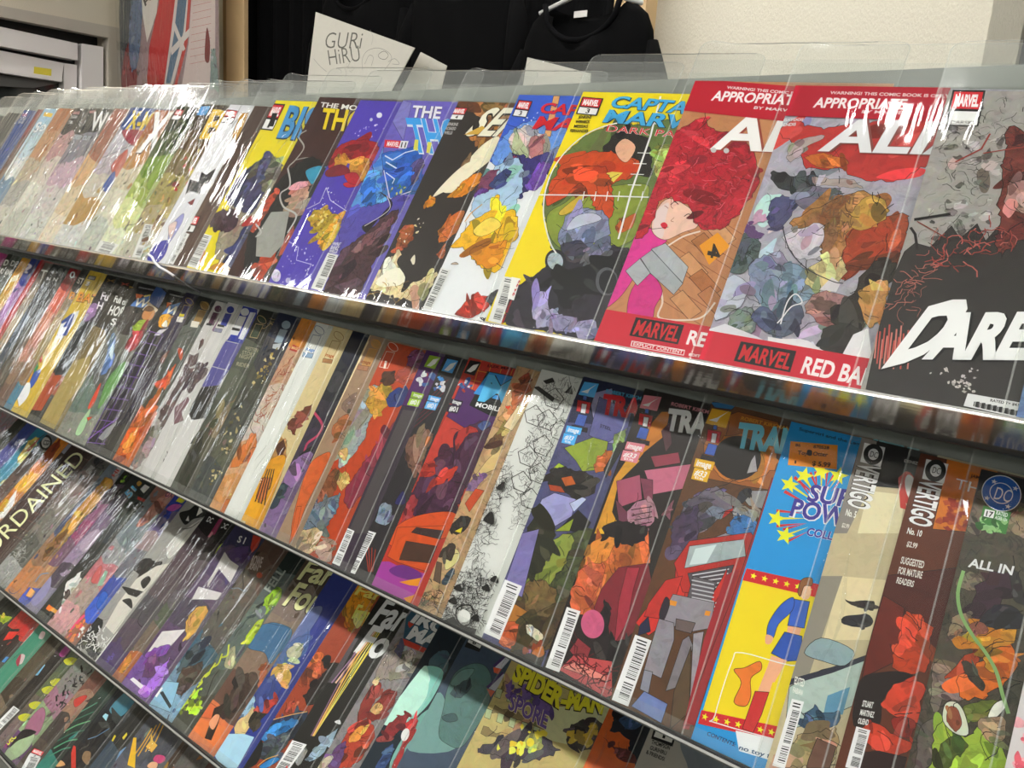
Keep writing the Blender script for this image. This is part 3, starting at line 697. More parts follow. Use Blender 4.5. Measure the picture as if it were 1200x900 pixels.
comic(1, (815, 95), 'bagged comic with red warning bands and huge curly red hair drawing', [
    P('#c98d60', [(0, 0), (1300, 0), (1300, 900), (0, 900)], 0, 0.15),
    V(B3, *[Ln('#8a5232', [(x, y), (x + 330, y + 210)], 0.5) for x, y in ((720, 330), (760, 290), (820, 280), (700, 420), (690, 500), (660, 580), (880, 250), (940, 210))],
      *[P(c, [(x, y), (x + 60, y - 40), (x + 150, y + 60), (x + 90, y + 100)], 0, 0.2) for x, y, c in ((840, 330, '#b87848'), (770, 420, '#d8a070'), (830, 500, '#b87444'), (740, 600, '#d49a6a'), (900, 260, '#d8a478'), (870, 580, '#c08050'))],
      Ln('#f0e0d0', [(720, 360), (800, 310), (880, 285)], 1.6, smooth=1), Ln('#f0e0d0', [(700, 560), (705, 620), (690, 690), (830, 700), (900, 680), (950, 620)], 1.6, smooth=1),
      P('#e23a9c', [(535, 380), (580, 300), (640, 265), (730, 320), (650, 380), (600, 440), (560, 520), (500, 600), (430, 645), (470, 540)], 1, 0.2), P('#d8308e', [(545, 690), (560, 560), (640, 480), (705, 560), (670, 640), (650, 700)], 1, 0.2),
      P('#b4b8bc', [(532, 470), (600, 412), (648, 480), (588, 540)], 0, 0.2), P('#aeb2b6', [(603, 410), (655, 372), (802, 528), (758, 582), (650, 482)], 0, 0.2), P('#b8bcc0', [(652, 368), (720, 340), (826, 452), (800, 526)], 0, 0.2), Ln('#5a5c60', [(655, 370), (800, 528)], 0.6), Ln('#5a5c60', [(600, 412), (648, 480)], 0.6),
      P('#f0ccb8', [(655, 280), (675, 190), (740, 130), (850, 190), (870, 260), (800, 290), (715, 325)], 1, 0.16), P('#e8d4d0', [(662, 280), (680, 190), (735, 150), (720, 230), (705, 315)], 1, 0.02),
      P('#d8243c', [(697, 250), (715, 242), (730, 257), (718, 274), (703, 266)], 1, 0.1), Ln('#3a2a24', [(745, 160), (762, 146), (780, 158)], 0.8, smooth=1), Ln('#3a2a24', [(808, 214), (828, 203), (848, 220)], 0.8, smooth=1), Ln('#a8705c', [(760, 220), (745, 235), (758, 240)], 0.5, smooth=1),
      P('#efa522', [(878, 352), (965, 290), (1022, 355), (924, 442)], 0, 0.02), T('4', (928, 338), (915, 405), (985, 350), '#33281c', None, 0, 0.06)),
    P('#c6293a', [(745, 275), (757, 240), (768, 205), (782, 168), (800, 150), (822, 138), (834, 150), (850, 155), (874, 166), (888, 196), (886, 222), (870, 244), (848, 268), (832, 270), (815, 262), (812, 246), (796, 236), (782, 232), (770, 240), (764, 262), (752, 280)], 1, 0.65),
    V(B3, Sc(['#8a1424', '#e86070', '#8a1424'], [(640, 200), (720, 0), (820, -150), (1000, -140), (1120, 0), (1060, 180), (900, 250), (850, 160)], 120, 7, 0.45)),
    V(A3, T('ALIAS', (930, 695), (1850, 735), (1010, 535), '#f6f4f2', '#a04a3a', 0.02, 0.05), El('#c8c8c8', (945, 705), (958, 706), (946, 693)), El('#c8c8c8', (1005, 708), (1018, 709), (1006, 696)),
      P('#c2142f', [(855, 370), (1500, 420), (1460, 590), (790, 518)], 0, 0.02), T('WARNING! THIS COMIC BOOK IS ONLY', (1006, 417), (1500, 462), (1010, 404), '#f4e8e8', None, 0, 0.03), T('BY MARVEL', (1132, 512), (1330, 528), (1138, 499), '#f4e8e8', None, 0, 0.04)),
    T('APPROPRIATE', (833, 117.8), (937, 124), (838, 106.5), '#fbf6f6', None, 0, 0.05),
    V(B3, P('#d21e38', [(436, 650), (1000, 745), (960, 960), (360, 800)], 0, 0.02), P('#1c1416', [(582, 688), (808, 725), (778, 816), (550, 774)], 0, 0), T('MARVEL', (566, 766), (772, 802), (594, 700), '#d8222c', None, 0, 0.07), T('RED BAND', (816, 812), (1230, 890), (838, 748), '#fbf6f6', None, 0, 0.06),
      P('#fbf0f0', [(562, 798), (812, 842), (806, 868), (556, 824)], 0, 0), P('#d21e38', [(566, 802), (808, 845), (803, 864), (561, 822)], 0, 0), T('EXPLICIT CONTENT', (568, 820), (800, 860), (572, 805), '#fbf0f0', None, 0, 0.02), T('EDITION', (828, 868), (930, 885), (832, 856), '#fbf0f0'))])
comic(1, (932.5, 101), 'bagged comic with red warning bands over a painted collage of masks and blades', [
    P('#b6b2be', [(0, 0), (1300, 0), (1300, 950), (0, 950)], 0, 0.35),
    V(A4, P('#c43632', [(60, 600), (140, 570), (260, 600), (700, 545), (840, 560), (770, 740), (690, 800), (590, 850), (440, 840), (330, 790), (200, 790), (150, 740), (180, 680), (90, 660)], 1, 0.35),
      P('#b8a8a4', [(85, 740), (110, 680), (190, 640), (270, 640), (180, 690), (120, 760)], 1, 0.3), P('#d07028', [(170, 740), (260, 720), (380, 760), (260, 790)], 1, 0.6),
      P('#3c3c40', [(15, 810), (60, 805), (120, 830), (220, 820), (240, 880), (100, 900), (20, 850)], 1, 0.6), P('#b8a8a0', [(215, 830), (400, 845), (450, 885), (215, 865)], 0, 0.3)),
    V(B4, P('#55557c', [(0, 260), (10, 160), (60, 120), (140, 140), (120, 190), (60, 270)], 1, 0.5), P('#7a7486', [(130, 130), (200, 80), (330, 90), (280, 160), (180, 190)], 1, 0.5),
      P('#c08a50', [(100, 260), (180, 200), (300, 140), (420, 100), (520, 140), (400, 280), (380, 400), (300, 480), (240, 430), (250, 300)], 1, 0.7), P('#b8502c', [(390, 290), (480, 250), (640, 200), (660, 280), (600, 420), (450, 440), (370, 520), (340, 440)], 1, 0.6),
      P('#c8a048', [(390, 200), (440, 140), (520, 120), (570, 190), (500, 260), (410, 280)], 1, 0.5), P('#d8d0d8', [(80, 300), (160, 270), (260, 260), (240, 400), (160, 420), (100, 370)], 1, 0.4),
      P('#9a8ea8', [(0, 400), (60, 380), (100, 440), (60, 500), (0, 480)], 1, 0.5), P('#8aa0b4', [(0, 520), (80, 440), (180, 460), (240, 520), (200, 600), (60, 620), (0, 600)], 1, 0.6), P('#d8c890', [(170, 520), (220, 440), (340, 410), (360, 480), (300, 540), (220, 560)], 1, 0.5),
      P('#e0dce0', [(240, 560), (300, 500), (340, 530), (320, 570)], 0, 0.1), P('#b88a84', [(180, 620), (260, 570), (380, 600), (360, 700), (280, 720), (190, 680)], 1, 0.6), P('#5c6478', [(0, 640), (100, 600), (160, 660), (140, 740), (60, 780), (0, 760)], 1, 0.6),
      P('#3a322c', [(390, 600), (430, 500), (520, 420), (600, 440), (580, 520), (480, 560), (460, 700), (400, 740), (300, 720), (300, 650)], 1, 0.5), P('#cf9c58', [(430, 640), (440, 560), (500, 520), (560, 530), (540, 680), (470, 740)], 1, 0.5),
      P('#3c3834', [(240, 860), (270, 740), (360, 720), (440, 760), (400, 860), (340, 900)], 1, 0.5), Ln('#403c44', [(70, 270), (100, 370), (180, 460), (300, 520), (350, 530)], 0.8, smooth=1),
      *[T(w, (x, y), (x + 130, y + 14), (x + 5, y - 34), '#7a5a3c', None, 0, 0.0) for w, x, y in (('ONE', 290, 150), ('MEN', 250, 210), ('NEW', 270, 262), ('YORK', 250, 305))],
      Ln('#f0eef0', [(60, 720), (90, 620), (130, 580), (160, 620), (110, 640), (60, 700), (20, 740)], 1.0, smooth=1), P('#efecee', [(0, 780), (60, 790), (150, 790), (190, 800), (250, 840), (340, 880), (400, 770), (470, 740), (490, 900), (0, 830)], 0, 0.08)),
    V(B3, P('#5c6c6c', [(1010, 470), (1030, 330), (1080, 290), (1150, 310), (1160, 400), (1090, 480)], 1, 0.7), P('#8c98b4', [(1110, 540), (1130, 430), (1200, 400), (1260, 480), (1240, 620), (1160, 620)], 1, 0.5), P('#c8ccd8', [(960, 600), (1010, 500), (1100, 520), (1090, 620), (960, 700)], 1, 0.3),
      P('#86968c', [(1010, 720), (1060, 650), (1130, 650), (1150, 730), (1080, 780)], 1, 0.6), P('#5c6486', [(1120, 690), (1180, 640), (1240, 700), (1200, 760)], 1, 0.5), Bl(['#6a4a78', '#c8a0b8'], [(1080, 330), (1140, 200), (1200, 180), (1200, 300)], 8, 5), P('#e4e2e8', [(925, 745), (1000, 720), (1150, 780), (1220, 820), (900, 760)], 0, 0.05)),
    V(A4, T('ALIAS', (236, 706), (1180, 735), (322, 560), '#e8e8ea', '#8a4a44', 0.02, 0.05), P('#b9142f', [(125, 400), (860, 400), (820, 575), (65, 545)], 0, 0.03),
      T('WARNING! THIS COMIC BOOK IS ONLY', (290, 444), (850, 462), (294, 430), '#f0dcdc', None, 0, 0.03), T('APPROPRIATE', (210, 506), (640, 516), (228, 460), '#f6f0f0', None, 0, 0.05), T('BY MARVEL', (438, 533), (650, 540), (444, 519), '#f0dcdc', None, 0, 0.04), T('GAYDOS', (72, 572), (165, 570), (76, 560), '#e8e8ea'), T('BENDIS', (60, 596), (130, 592), (64, 582), '#e8e8ea')),
    P('#d21a36', [(826, 387), (1060, 428), (1050, 480), (800, 425)], 0, 0.02), P('#1c1416', [(868.5, 400.5), (933.5, 412), (926, 437), (860, 423.5)], 0, 0), T('MARVEL', (865, 421), (924, 433.5), (872, 404), '#d8222c', None, 0, 0.07),
    V(C4, T('RED BAND', (152, 148), (560, 232), (180, 72), '#fbf6f6', None, 0, 0.06))])
comic(1, (1112.5, 106), 'bagged comic with grey and black splattered cover and big white capitals', [
    P('#aca8a2', [(900, 0), (1500, 0), (1500, 950), (900, 950)], 0, 0.3),
    V(B4, Bl(['#8a8680', '#c8c6c2', '#6a6662'], [(720, 330), (860, -200), (1100, -200), (1040, 300)], 40, 2.5, 0.6), Sc('#4a4642', [(720, 330), (860, -280), (1100, -280), (1040, 300)], 60, 7, 0.35),
      P('#383432', [(560, 560), (640, 380), (690, 340), (760, 360), (860, 260), (900, 320), (980, 250), (1020, 330), (1100, 240), (1500, 300), (1500, 1300), (400, 1300)], 0, 0.2),
      P('#7a3a32', [(1080, 400), (1100, 0), (1130, -200), (1200, -180), (1500, -100), (1500, 260), (1180, 330)], 1, 0.8), P('#b89088', [(1110, 150), (1140, 60), (1300, 40), (1300, 200), (1160, 190)], 1, 0.5),
      Ln('#1c1816', [(690, 230), (850, 205)], 2.2), Ln('#2a2422', [(670, 270), (690, 300), (700, 370)], 1.8), Ln('#8a3a30', [(700, 240), (840, 320)], 0.8), Ln('#a04038', [(880, -40), (1000, -100), (1040, -170)], 1.2), Ln('#a04038', [(1010, -80), (1200, -110)], 0.9),
      Sc(['#a8443c', '#2a2422', '#c86a60'], [(640, 420), (760, 330), (1100, 250), (1200, 300), (900, 460)], 60, 9, 0.6),
      *[Ln('#c8584e' if i % 2 else '#d88478', [(500 + i * 11, 880 + (i % 3) * 25), (515 + i * 11, 720 + (i * 37) % 90)], 1.0) for i in range(16)], Sc('#c87a6c', [(560, 620), (700, 420), (800, 500), (640, 680)], 30, 8, 0.4),
      Bl(['#b8b4ae', '#d8d4ce'], [(720, 980), (780, 920), (1000, 930), (960, 1050)], 26, 1.0, 0.2),
      T('D', (545, 912), (800, 846), (752, 638), '#fbfbfa', '#141414', 0.03, 0.09), T('AREDEVIL', (728, 872), (1900, 880), (838, 668), '#fbfbfa', '#141414', 0.03, 0.09)),
    V(A4, Sc('#3a3634', [(800, 560), (870, 440), (1200, 450), (1180, 860), (740, 880)], 40, 6, 0.35), Logo((830, 590), (985, 596), (866, 425), ''), P('#f0efec', [(826, 560), (985, 566), (978, 592), (820, 586)], 0, 0), T('ZDARSKY', (832, 584), (975, 588), (836, 568), '#3a3a3a', None, 0, 0)),
    V(C4, P('#ececec', [(936, 246), (1185, 290), (1170, 360), (916, 305)], 0, 0), *[Ln('#1c1c1c', [(968 + i * 9, 286 + i * 2 - (i % 3)), (964 + i * 9, 306 + i * 2)], 0.6 + (i % 3) * 0.35) for i in range(24)], T('RATED T+ $4.99', (1040, 284), (1190, 310), (1043, 272), '#2a2a2a'))])
comic(1, (1283, 112), 'bagged comic with steel blue cover beside the splattered grey one', [Auto(['#5a7a9a', '#8aa8c4', '#4a6a94', '#6a88b0'], 8)])
# ------------------------------------------------------------------ second tier
G1 = (0, 260, 6); G2 = (150, 300, 6); G3 = (0, 370, 6); H1 = (300, 620, 5)
def ring(ctr, w, h, c, fill, sl=0.46):
    # maker's mark: a letter i built of a disc over a column, in crop coordinates
    x, y = ctr
    col = lambda a, b: (x + a - (b) * sl, y + b)
    its = []
    if fill: its += [El(fill, (x, y), (x + w, y + w * 0.25), (x + w * .3, y - w * 0.95)), P(fill, [col(-w * .95, w * .95), col(w * .95, w * 1.25), col(w * .95, h), col(-w * .95, h - w * .3)], 0, 0.05)]
    if c: its += [Ln(c, [(x + w * math.cos(t) - w * .3 * math.sin(t) * -1, y + w * .95 * math.sin(t) + w * .2 * math.cos(t)) for t in [k * math.pi / 7 for k in range(14)]], 0.7, True),
             Ln(c, [col(-w * .95, w * .95), col(w * .95, w * 1.25), col(w * .95, h), col(-w * .95, h - w * .3)], 0.7, True)]
    return its

SB = 'on the second tier'
comic(2, (-4, 295), 'bagged comic with pink and violet cover at the far end of second tier', [Auto(['#b03a80', '#8a4a90', '#5a4a60', '#8a7060'], 8)])
comic(2, (10, 297.5), 'bagged comic with olive cover and stacked white D O letters, second tier', [Auto(['#3a3a30', '#5a5a40', '#7a7850', '#55503c'], 8),
    V(G1, T('D', (22, 305), (52, 308), (38, 265), '#d8d8d0'), T('O', (0, 362), (22, 366), (10, 325), '#d8d8d0'))])
comic(2, (17.5, 300), 'bagged comic with grey green cover and DE lettering, second tier', [Auto(['#4a5048', '#5a5c48', '#6a684c', '#4a4638'], 8),
    V(G1, T('DE', (72, 308), (118, 318), (86, 270), '#d0d0c8'), T('DE', (32, 368), (82, 376), (46, 332), '#d0d0c8'))])
comic(2, (26.7, 301.7), 'bagged comic with mustard yellow cover on the second tier', [Auto(['#c8941c', '#c8a030', '#8a7438', '#7a7060', '#605040'], 8),
    V(G1, P('#d8d0b0', [(85, 395), (140, 360), (120, 410), (60, 430)], 0, 0.1))])
comic(2, (37.5, 302.5), 'bagged comic with mauve cover under a navy top, second tier', [Auto(['#2a3a88', '#a878b0', '#a070a8', '#8a6a88', '#c8b8c0'], 8),
    V(G1, T('?', (165, 355), (205, 365), (190, 290), '#e0d0e4', None, 0, 0.05))])
comic(2, (48.3, 304), 'bagged comic with plain scarlet cover on the second tier', [Auto(['#a81c20', '#b42024', '#b82a28', '#8a4a40'], 4, tex=0.15)])
comic(2, (53.3, 307.5), 'bagged comic with beige weathered cover and pale T, second tier', [Auto(['#6a6258', '#8a7a60', '#a89470', '#8a8068', '#6a6250'], 12),
    V(G1, T('T', (275, 390), (320, 398), (292, 335), '#e0dcd4', None, 0, 0.05))])
comic(2, (62.5, 309), 'first of three alike bagged comics with black tops and faint faces, second tier', [Auto(['#1c2022', '#2a3038', '#3c4c60', '#3a4450', '#6a5c48'], 10), V(G1, El('#5a5a58', (378, 345), (398, 350), (386, 320), 0.5), T('N', (325, 408), (352, 414), (334, 385), '#d8d8d8'))])
comic(2, (71, 311), 'second of three alike bagged comics with black tops and faint faces, second tier', [Auto(['#1c2022', '#2c3032', '#50504a', '#4a4438', '#5a4a3c'], 10), V(G1, El('#5a5a58', (425, 350), (443, 355), (432, 325), 0.5), T('N', (370, 415), (398, 421), (380, 392), '#d8d8d8'))])
comic(2, (78, 313), 'third of three alike bagged comics with black tops and faint faces, second tier', [Auto(['#3a3a3c', '#4a4240', '#7a6a58', '#50483c'], 8), V(G1, El('#6a6a68', (468, 362), (484, 366), (474, 338), 0.5))])
comic(2, (82.5, 314), 'bagged comic with crimson top and peach clouds, second tier', [Auto(['#8a1418', '#c86048', '#c88868', '#b8806a', '#8a7058', '#70584c'], 10),
    V(G1, T('0', (485, 390), (520, 398), (500, 345), '#e8e4e0', '#401010', 0.05))])
comic(2, (96.7, 315), 'bagged comic with tan cover, black header and orange letter B', [Auto(['#2c2824', '#8a7a60', '#a89268', '#98844c', '#8a6c4c', '#4a8098'], 10),
    V(G1, T('ST', (540, 430), (580, 440), (556, 390), '#d8d0c0'), T('B', (482, 540), (520, 548), (498, 490), '#c8862c', '#2a2010', 0.06))])
comic(2, (106, 316.7), 'bagged comic with ochre yellow cover and rounded orange title, second tier', [
    ('bg', '#c4aa38', 0.15),
    V(G1, P('#55554e', [(625, 375), (678, 385), (664, 412), (612, 402)], 0, 0), P('#9a9a90', [(630, 382), (670, 390), (660, 406), (620, 398)], 0, 0), T('3', (598, 445), (625, 450), (610, 418), '#e8e4d0'), T('BAT', (535, 555), (680, 580), (560, 492), '#d08a28', '#2a2410', 0.07, 0.05),
      P('#e0e0e4', [(395, 800), (430, 710), (520, 640), (560, 620), (520, 720), (440, 820), (380, 900), (330, 900)], 0, 0.1), P('#26408a', [(430, 700), (510, 640), (525, 650), (470, 800), (400, 800), (440, 750)], 0, 0.1), P('#f0f0f0', [(405, 790), (430, 720), (470, 700), (440, 740), (475, 740), (430, 800)], 0, 0)),
    V(G3, P('#d8c080', [(300, 260), (360, 180), (420, 160), (360, 260), (300, 330)], 1, 0.3), P('#3a8a50', [(225, 370), (260, 330), (270, 360), (240, 400)], 1), P('#c84a4a', [(270, 300), (300, 260), (290, 330)], 1), P('#d8a020', [(165, 470), (200, 380), (240, 370), (220, 440), (190, 480)], 1), P('#3c5aa8', [(210, 470), (240, 400), (290, 380), (250, 470), (215, 510)], 1), P('#d8d8dc', [(120, 590), (150, 500), (210, 470), (200, 560), (130, 640)], 1, 0.1), P('#d8b840', [(70, 620), (110, 560), (130, 650)], 1))])
comic(2, (126, 321.7), 'bagged comic with black cover, white script title and a lilac glow', [Auto(['#14120f', '#2a2230', '#202426', '#263034', '#a04a2a', '#2a2c2a'], 4, tex=0.2),
    V(G1, T('><', (748, 425), (800, 430), (756, 400), '#8a6a30'), T('Full', (705, 545), (780, 560), (722, 490), '#d8d4dc', None, 0, 0.05), T('H', (678, 610), (715, 618), (694, 560), '#d8d4dc', None, 0, 0.06), P('#8a6a98', [(590, 680), (630, 590), (680, 570), (670, 650), (610, 700)], 1, 0.3)),
    V(G3, P('#1c2022', [(370, 400), (420, 330), (560, 130), (600, 60), (640, 40), (540, 220), (440, 400)], 0, 0.22), P('#a84e2c', [(215, 660), (350, 420), (440, 415), (290, 670)], 0, 0.2), P('#a8a098', [(150, 640), (480, 100), (520, 80), (190, 690)], 0, 0.05))])
comic(2, (141, 325), 'bagged comic with black to golden brown cover and white hand lettering', [
    ('bg', '#2e2a22', 0.1),
    V(G3, P('#7a6a42', [(420, 420), (640, 60), (740, 100), (760, 300), (560, 500), (380, 900)], 0, 0.15), P('#a49258', [(260, 740), (480, 330), (640, 280), (600, 470), (480, 600), (380, 800)], 0, 0.15)),
    V(G1, T('><', (850, 450), (900, 455), (858, 425), '#a84a3a'), T('>', (905, 468), (935, 472), (910, 450), '#b89030'), T('Full of', (798, 560), (885, 590), (815, 515), '#e0ded8', None, 0, 0.05), T('HORRORS', (755, 650), (980, 690), (785, 585), '#e0ded8', None, 0, 0.07), T('S', (775, 722), (810, 728), (792, 675), '#e0ded8', None, 0, 0.06))])
comic(2, (162.5, 331), 'bagged comic with black top, sharp logo and child in green shirt', [
    Auto(['#151414', '#3a3430', '#6a6a60', '#5a5c58', '#6a7a70', '#8a8a80'], 6),
    V(G1, T('POPULAR MAGIC', (975, 465), (1080, 485), (980, 455), '#b8b8b8'), P('#d86a28', [(955, 505), (1010, 515), (960, 560)], 0, 0), P('#d8c050', [(1010, 520), (1060, 510), (1040, 590)], 0, 0), P('#4a78b8', [(915, 590), (960, 545), (1055, 520), (1030, 590), (1000, 605)], 0, 0.1), T('W', (930, 588), (1030, 600), (965, 535), '#e8e4d0', '#203050', 0.05),
      P('#3a5a98', [(1060, 520), (1110, 440), (1170, 500), (1120, 610), (1050, 570)], 0, 0.2), P('#c8b8a0', [(1000, 620), (1050, 565), (1115, 620), (1090, 640)], 0, 0.1), P('#b88048', [(1000, 650), (1040, 600), (1090, 630), (1060, 690), (1010, 690)], 1, 0.2), P('#5a3a1c', [(1010, 620), (1045, 590), (1085, 610), (1060, 630)], 1),
      P('#9ab040', [(930, 760), (970, 700), (1030, 690), (1010, 760), (950, 780)], 1, 0.3), P('#b03840', [(890, 860), (950, 790), (1010, 760), (960, 880), (880, 900)], 1, 0.3)),
    V(G3, P('#a8343c', [(910, 190), (960, 120), (1010, 110), (960, 220), (900, 250)], 1, 0.3), P('#6a8ab8', [(740, 300), (780, 150), (810, 130), (790, 330), (720, 420)], 1, 0.3), P('#c8d8e8', [(770, 260), (800, 200), (790, 310)], 1, 0.1),
      P('#6a9a58', [(690, 640), (760, 440), (880, 320), (860, 420), (770, 560), (710, 640)], 1, 0.2), P('#c84a30', [(620, 640), (690, 500), (710, 480), (680, 580), (640, 650)], 1, 0.1), P('#a8c8a0', [(530, 830), (570, 740), (640, 650), (600, 780), (560, 840)], 1, 0.2), P('#d0502c', [(610, 715), (655, 710), (620, 740)], 0))])
comic(2, (198, 339), 'bagged comic with black top, sharp logo and violet grid pattern', [
    Auto(['#151414', '#2a2628', '#26222c', '#2a2430', '#2a2630'], 4),
    V(G2, T('POPULAR MAGIC', (292, 275), (390, 295), (297, 265), '#b8b8b8'), P('#d86a28', [(275, 325), (310, 330), (270, 365)], 0, 0), P('#4a78b8', [(235, 410), (290, 350), (375, 325), (340, 390), (315, 405)], 0, 0.1), T('W', (245, 405), (350, 415), (290, 350), '#e8e4d0', '#203050', 0.05),
      P('#d8a02c', [(215, 480), (235, 420), (300, 415), (290, 490), (240, 505)], 1, 0.3), P('#e0d8d0', [(235, 490), (270, 450), (275, 500)], 1, 0.2), P('#c8c4cc', [(180, 560), (220, 520), (280, 510), (220, 560)], 0, 0.22)),
    *[Ln('#7a56aa', [(167 - i * 6.6, 386 + i * 13.2), (194 - i * 6.6, 393 + i * 13.2 - i * 0.4)], 0.9) for i in range(11)], *[Ln('#7a56aa', [(170 + j * 7, 386 + j * 2), (102 + j * 9.5, 520)], 0.9) for j in range(4)],
    V(G3, P('#8a8a8e', [(690, 860), (750, 790), (830, 740), (760, 850), (720, 880)], 0, 0.2), Ln('#8a5ac0', [(620, 870), (700, 810), (830, 720)], 1.6))])
comic(2, (218, 342.5), 'bagged comic with violet black cover and slim ring logo, second tier', [Auto(['#2c2440', '#3a3448', '#2e2a30', '#30283a', '#2a2630', '#3a3834'], 8),
    V(G2, *ring((432, 320), 26, 120, '#b8a048', '#4a4270'), P('#c8b828', [(365, 405), (398, 410), (392, 428), (358, 424)], 0, 0), P('#d8d4d0', [(350, 425), (395, 432), (380, 468), (338, 462)], 0, 0), P('#7a4a44', [(230, 720), (290, 660), (300, 700), (240, 760)], 1, 0.4))])
comic(2, (233, 346.7), 'bagged comic with charcoal cover, gold ring logo and orange tentacles', [Auto(['#1f211f', '#5a5e58', '#50544e', '#4a4a40', '#b85a28', '#c86a28'], 6),
    V(G2, *ring((540, 350), 30, 130, '#b89858', '#8a6a30'), P('#d8d4c8', [(450, 455), (505, 465), (488, 505), (438, 498)], 0, 0), P('#b8502c', [(350, 650), (385, 660), (380, 730), (362, 720)], 1, 0.2), P('#c8562c', [(190, 890), (250, 860), (310, 790), (335, 770), (300, 860), (280, 910)], 1, 0.3)),
    V(G3, P('#d0622a', [(860, 880), (960, 720), (1090, 560), (1130, 540), (1060, 690), (960, 850), (900, 900)], 1, 0.6), P('#d85a34', [(1090, 470), (1150, 450), (1190, 380), (1160, 500), (1100, 500)], 1, 0.3)),
    V((0, 480, 6), P('#d8641c', [(800, 330), (870, 180), (980, 60), (1050, 0), (1010, 120), (900, 300), (840, 370)], 1, 0.6), P('#e8902c', [(860, 260), (930, 170), (980, 120), (920, 260)], 1, 0.3))])
comic(2, (253.3, 352.5), 'bagged comic with white cover and maroon letter i mark', [
    ('bg', '#bdbab8', 0.05),
    V(G2, *ring((633, 372), 24, 118, None, '#4a1438'), P('#1c1a1c', [(555, 470), (590, 476), (585, 492), (548, 485)], 0, 0), P('#7a4a78', [(590, 520), (640, 440), (648, 448), (600, 535)], 0, 0),
      P('#5a4440', [(495, 660), (510, 600), (528, 580), (530, 620)], 1, 0.3), P('#5c4848', [(415, 770), (430, 690), (460, 700), (500, 680), (480, 760), (440, 780)], 0, 0.22), P('#7a6060', [(400, 830), (440, 790), (500, 790), (530, 830), (480, 880), (420, 850)], 1, 0.5)),
    V(C1, P('#5c4c4c', [(740, 360), (800, 250), (830, 200), (880, 150), (900, 210), (840, 300), (790, 380), (750, 420)], 0, 0.6), P('#8a8080', [(600, 560), (700, 420), (760, 400), (720, 500), (640, 600)], 0, 0.7))])
comic(2, (267.5, 354), 'bagged comic with white cover and royal blue letter i mark', [
    ('bg', '#c2c0be', 0.04),
    V(G2, *ring((720, 378), 25, 118, None, '#2c3890'), P('#1c1a1c', [(632, 478), (680, 488), (675, 502), (626, 494)], 0, 0), P('#8a88a0', [(610, 505), (665, 515), (655, 540), (600, 530)], 0, 0.22),
      P('#6a5058', [(465, 800), (480, 760), (530, 770), (560, 800), (540, 850), (500, 870)], 1, 0.5)),
    V(C1, P('#5a4a4c', [(870, 200), (900, 110), (940, 100), (970, 140), (930, 190), (890, 240)], 1, 0.6), P('#7a5a60', [(820, 310), (880, 260), (890, 280), (850, 330), (860, 370), (815, 390)], 0, 0.2),
      T('XANDER * FEL', (775, 540), (900, 580), (782, 512), '#2a2628', None, 0, 0.05), T('RAMIREZ', (762, 575), (850, 600), (768, 550), '#2a2628', None, 0, 0.05), Ln('#4a4648', [(730, 630), (780, 640), (800, 625), (850, 660)], 0.5, smooth=1))])
comic(2, (285, 358), 'bagged comic with indigo blue panels and white letter i mark', [
    ('bg', '#c6c4c2', 0.04),
    V(G2, P('#2e3a98', [(720, 560), (810, 350), (910, 375), (900, 500), (820, 620), (690, 600)], 0, 0.1), *ring((822, 394), 28, 140, None, '#cfcfd0'), P('#1c1a1c', [(735, 500), (790, 512), (784, 530), (728, 520)], 0, 0), P('#d0d0d0', [(725, 520), (785, 530), (770, 560), (715, 550)], 0, 0), P('#cfcfd4', [(775, 580), (860, 395), (900, 400), (810, 590)], 0, 0), P('#7a4a80', [(700, 520), (770, 385), (790, 390), (715, 530)], 0, 0),
      P('#4c4c96', [(520, 900), (600, 770), (690, 590), (800, 620), (720, 790), (640, 900)], 0, 0.15), Ln('#b0b0b4', [(685, 595), (800, 622)], 1.2), Ln('#b0b0b4', [(595, 775), (720, 810)], 1.2)),
    V(C1, P('#54508e', [(930, 210), (1050, 10), (1140, 10), (1020, 220)], 0, 0.1), Ln('#b0b0b4', [(985, 115), (1080, 140)], 1.2), P('#2a2826', [(885, 340), (910, 260), (945, 215), (1030, 205), (1010, 290), (960, 360), (900, 370)], 0, 0.1), P('#2a2826', [(890, 480), (930, 420), (960, 370), (1000, 360), (940, 480)], 0, 0.05))])
comic(2, (305, 361.7), 'bagged comic with dark green black cover and thin gold ring logo', [Auto(['#1c1f19', '#4a4f42', '#565a4c', '#4a4e42', '#52503e', '#44463c'], 6, tex=0.2),
    V(G2, *ring((940, 448), 30, 130, '#b09a68', '#223420'), *[T(w, (x, y), (x + 90, y + 18), (x + 8, y - 26), '#a8a488', None, 0, 0) for w, x, y in (('WESTERN', 820, 660), ('STORY', 800, 690), ('NIGHT', 780, 715), ('RIDER', 760, 770))], Sc('#a08a50', [(975, 510), (1020, 440), (1060, 450), (1010, 530)], 14, 8, 0.8)),
    V(C1, P('#7a6a50', [(980, 400), (1040, 320), (1130, 250), (1080, 350), (1010, 450)], 1, 0.4), P('#38382e', [(830, 680), (900, 500), (950, 420), (930, 560), (880, 700)], 1, 0.3))])
comic(2, (326.7, 366), 'bagged comic with navy cover, pale blue i mark and gold foliage', [Auto(['#18203a', '#3a3a40', '#484a40', '#4c4e48', '#5a5a4c', '#4a4e4c'], 10),
    V(G2, *ring((1112, 485), 30, 130, None, '#8a9aa8'), P('#b0b4b8', [(1020, 620), (1085, 610), (1060, 660), (1015, 650)], 0, 0.2), Bl(['#a89050', '#c8b880', '#7a6a3c'], [(880, 900), (990, 660), (1050, 650), (960, 900)], 26, 2.2)),
    V(C1, Bl(['#a89868', '#c8bc90', '#5a5438'], [(960, 700), (1050, 420), (1130, 300), (1160, 320), (1060, 560), (1020, 700)], 40, 2.2), BC((995, 770), (1035, 785), (1070, 590)))])
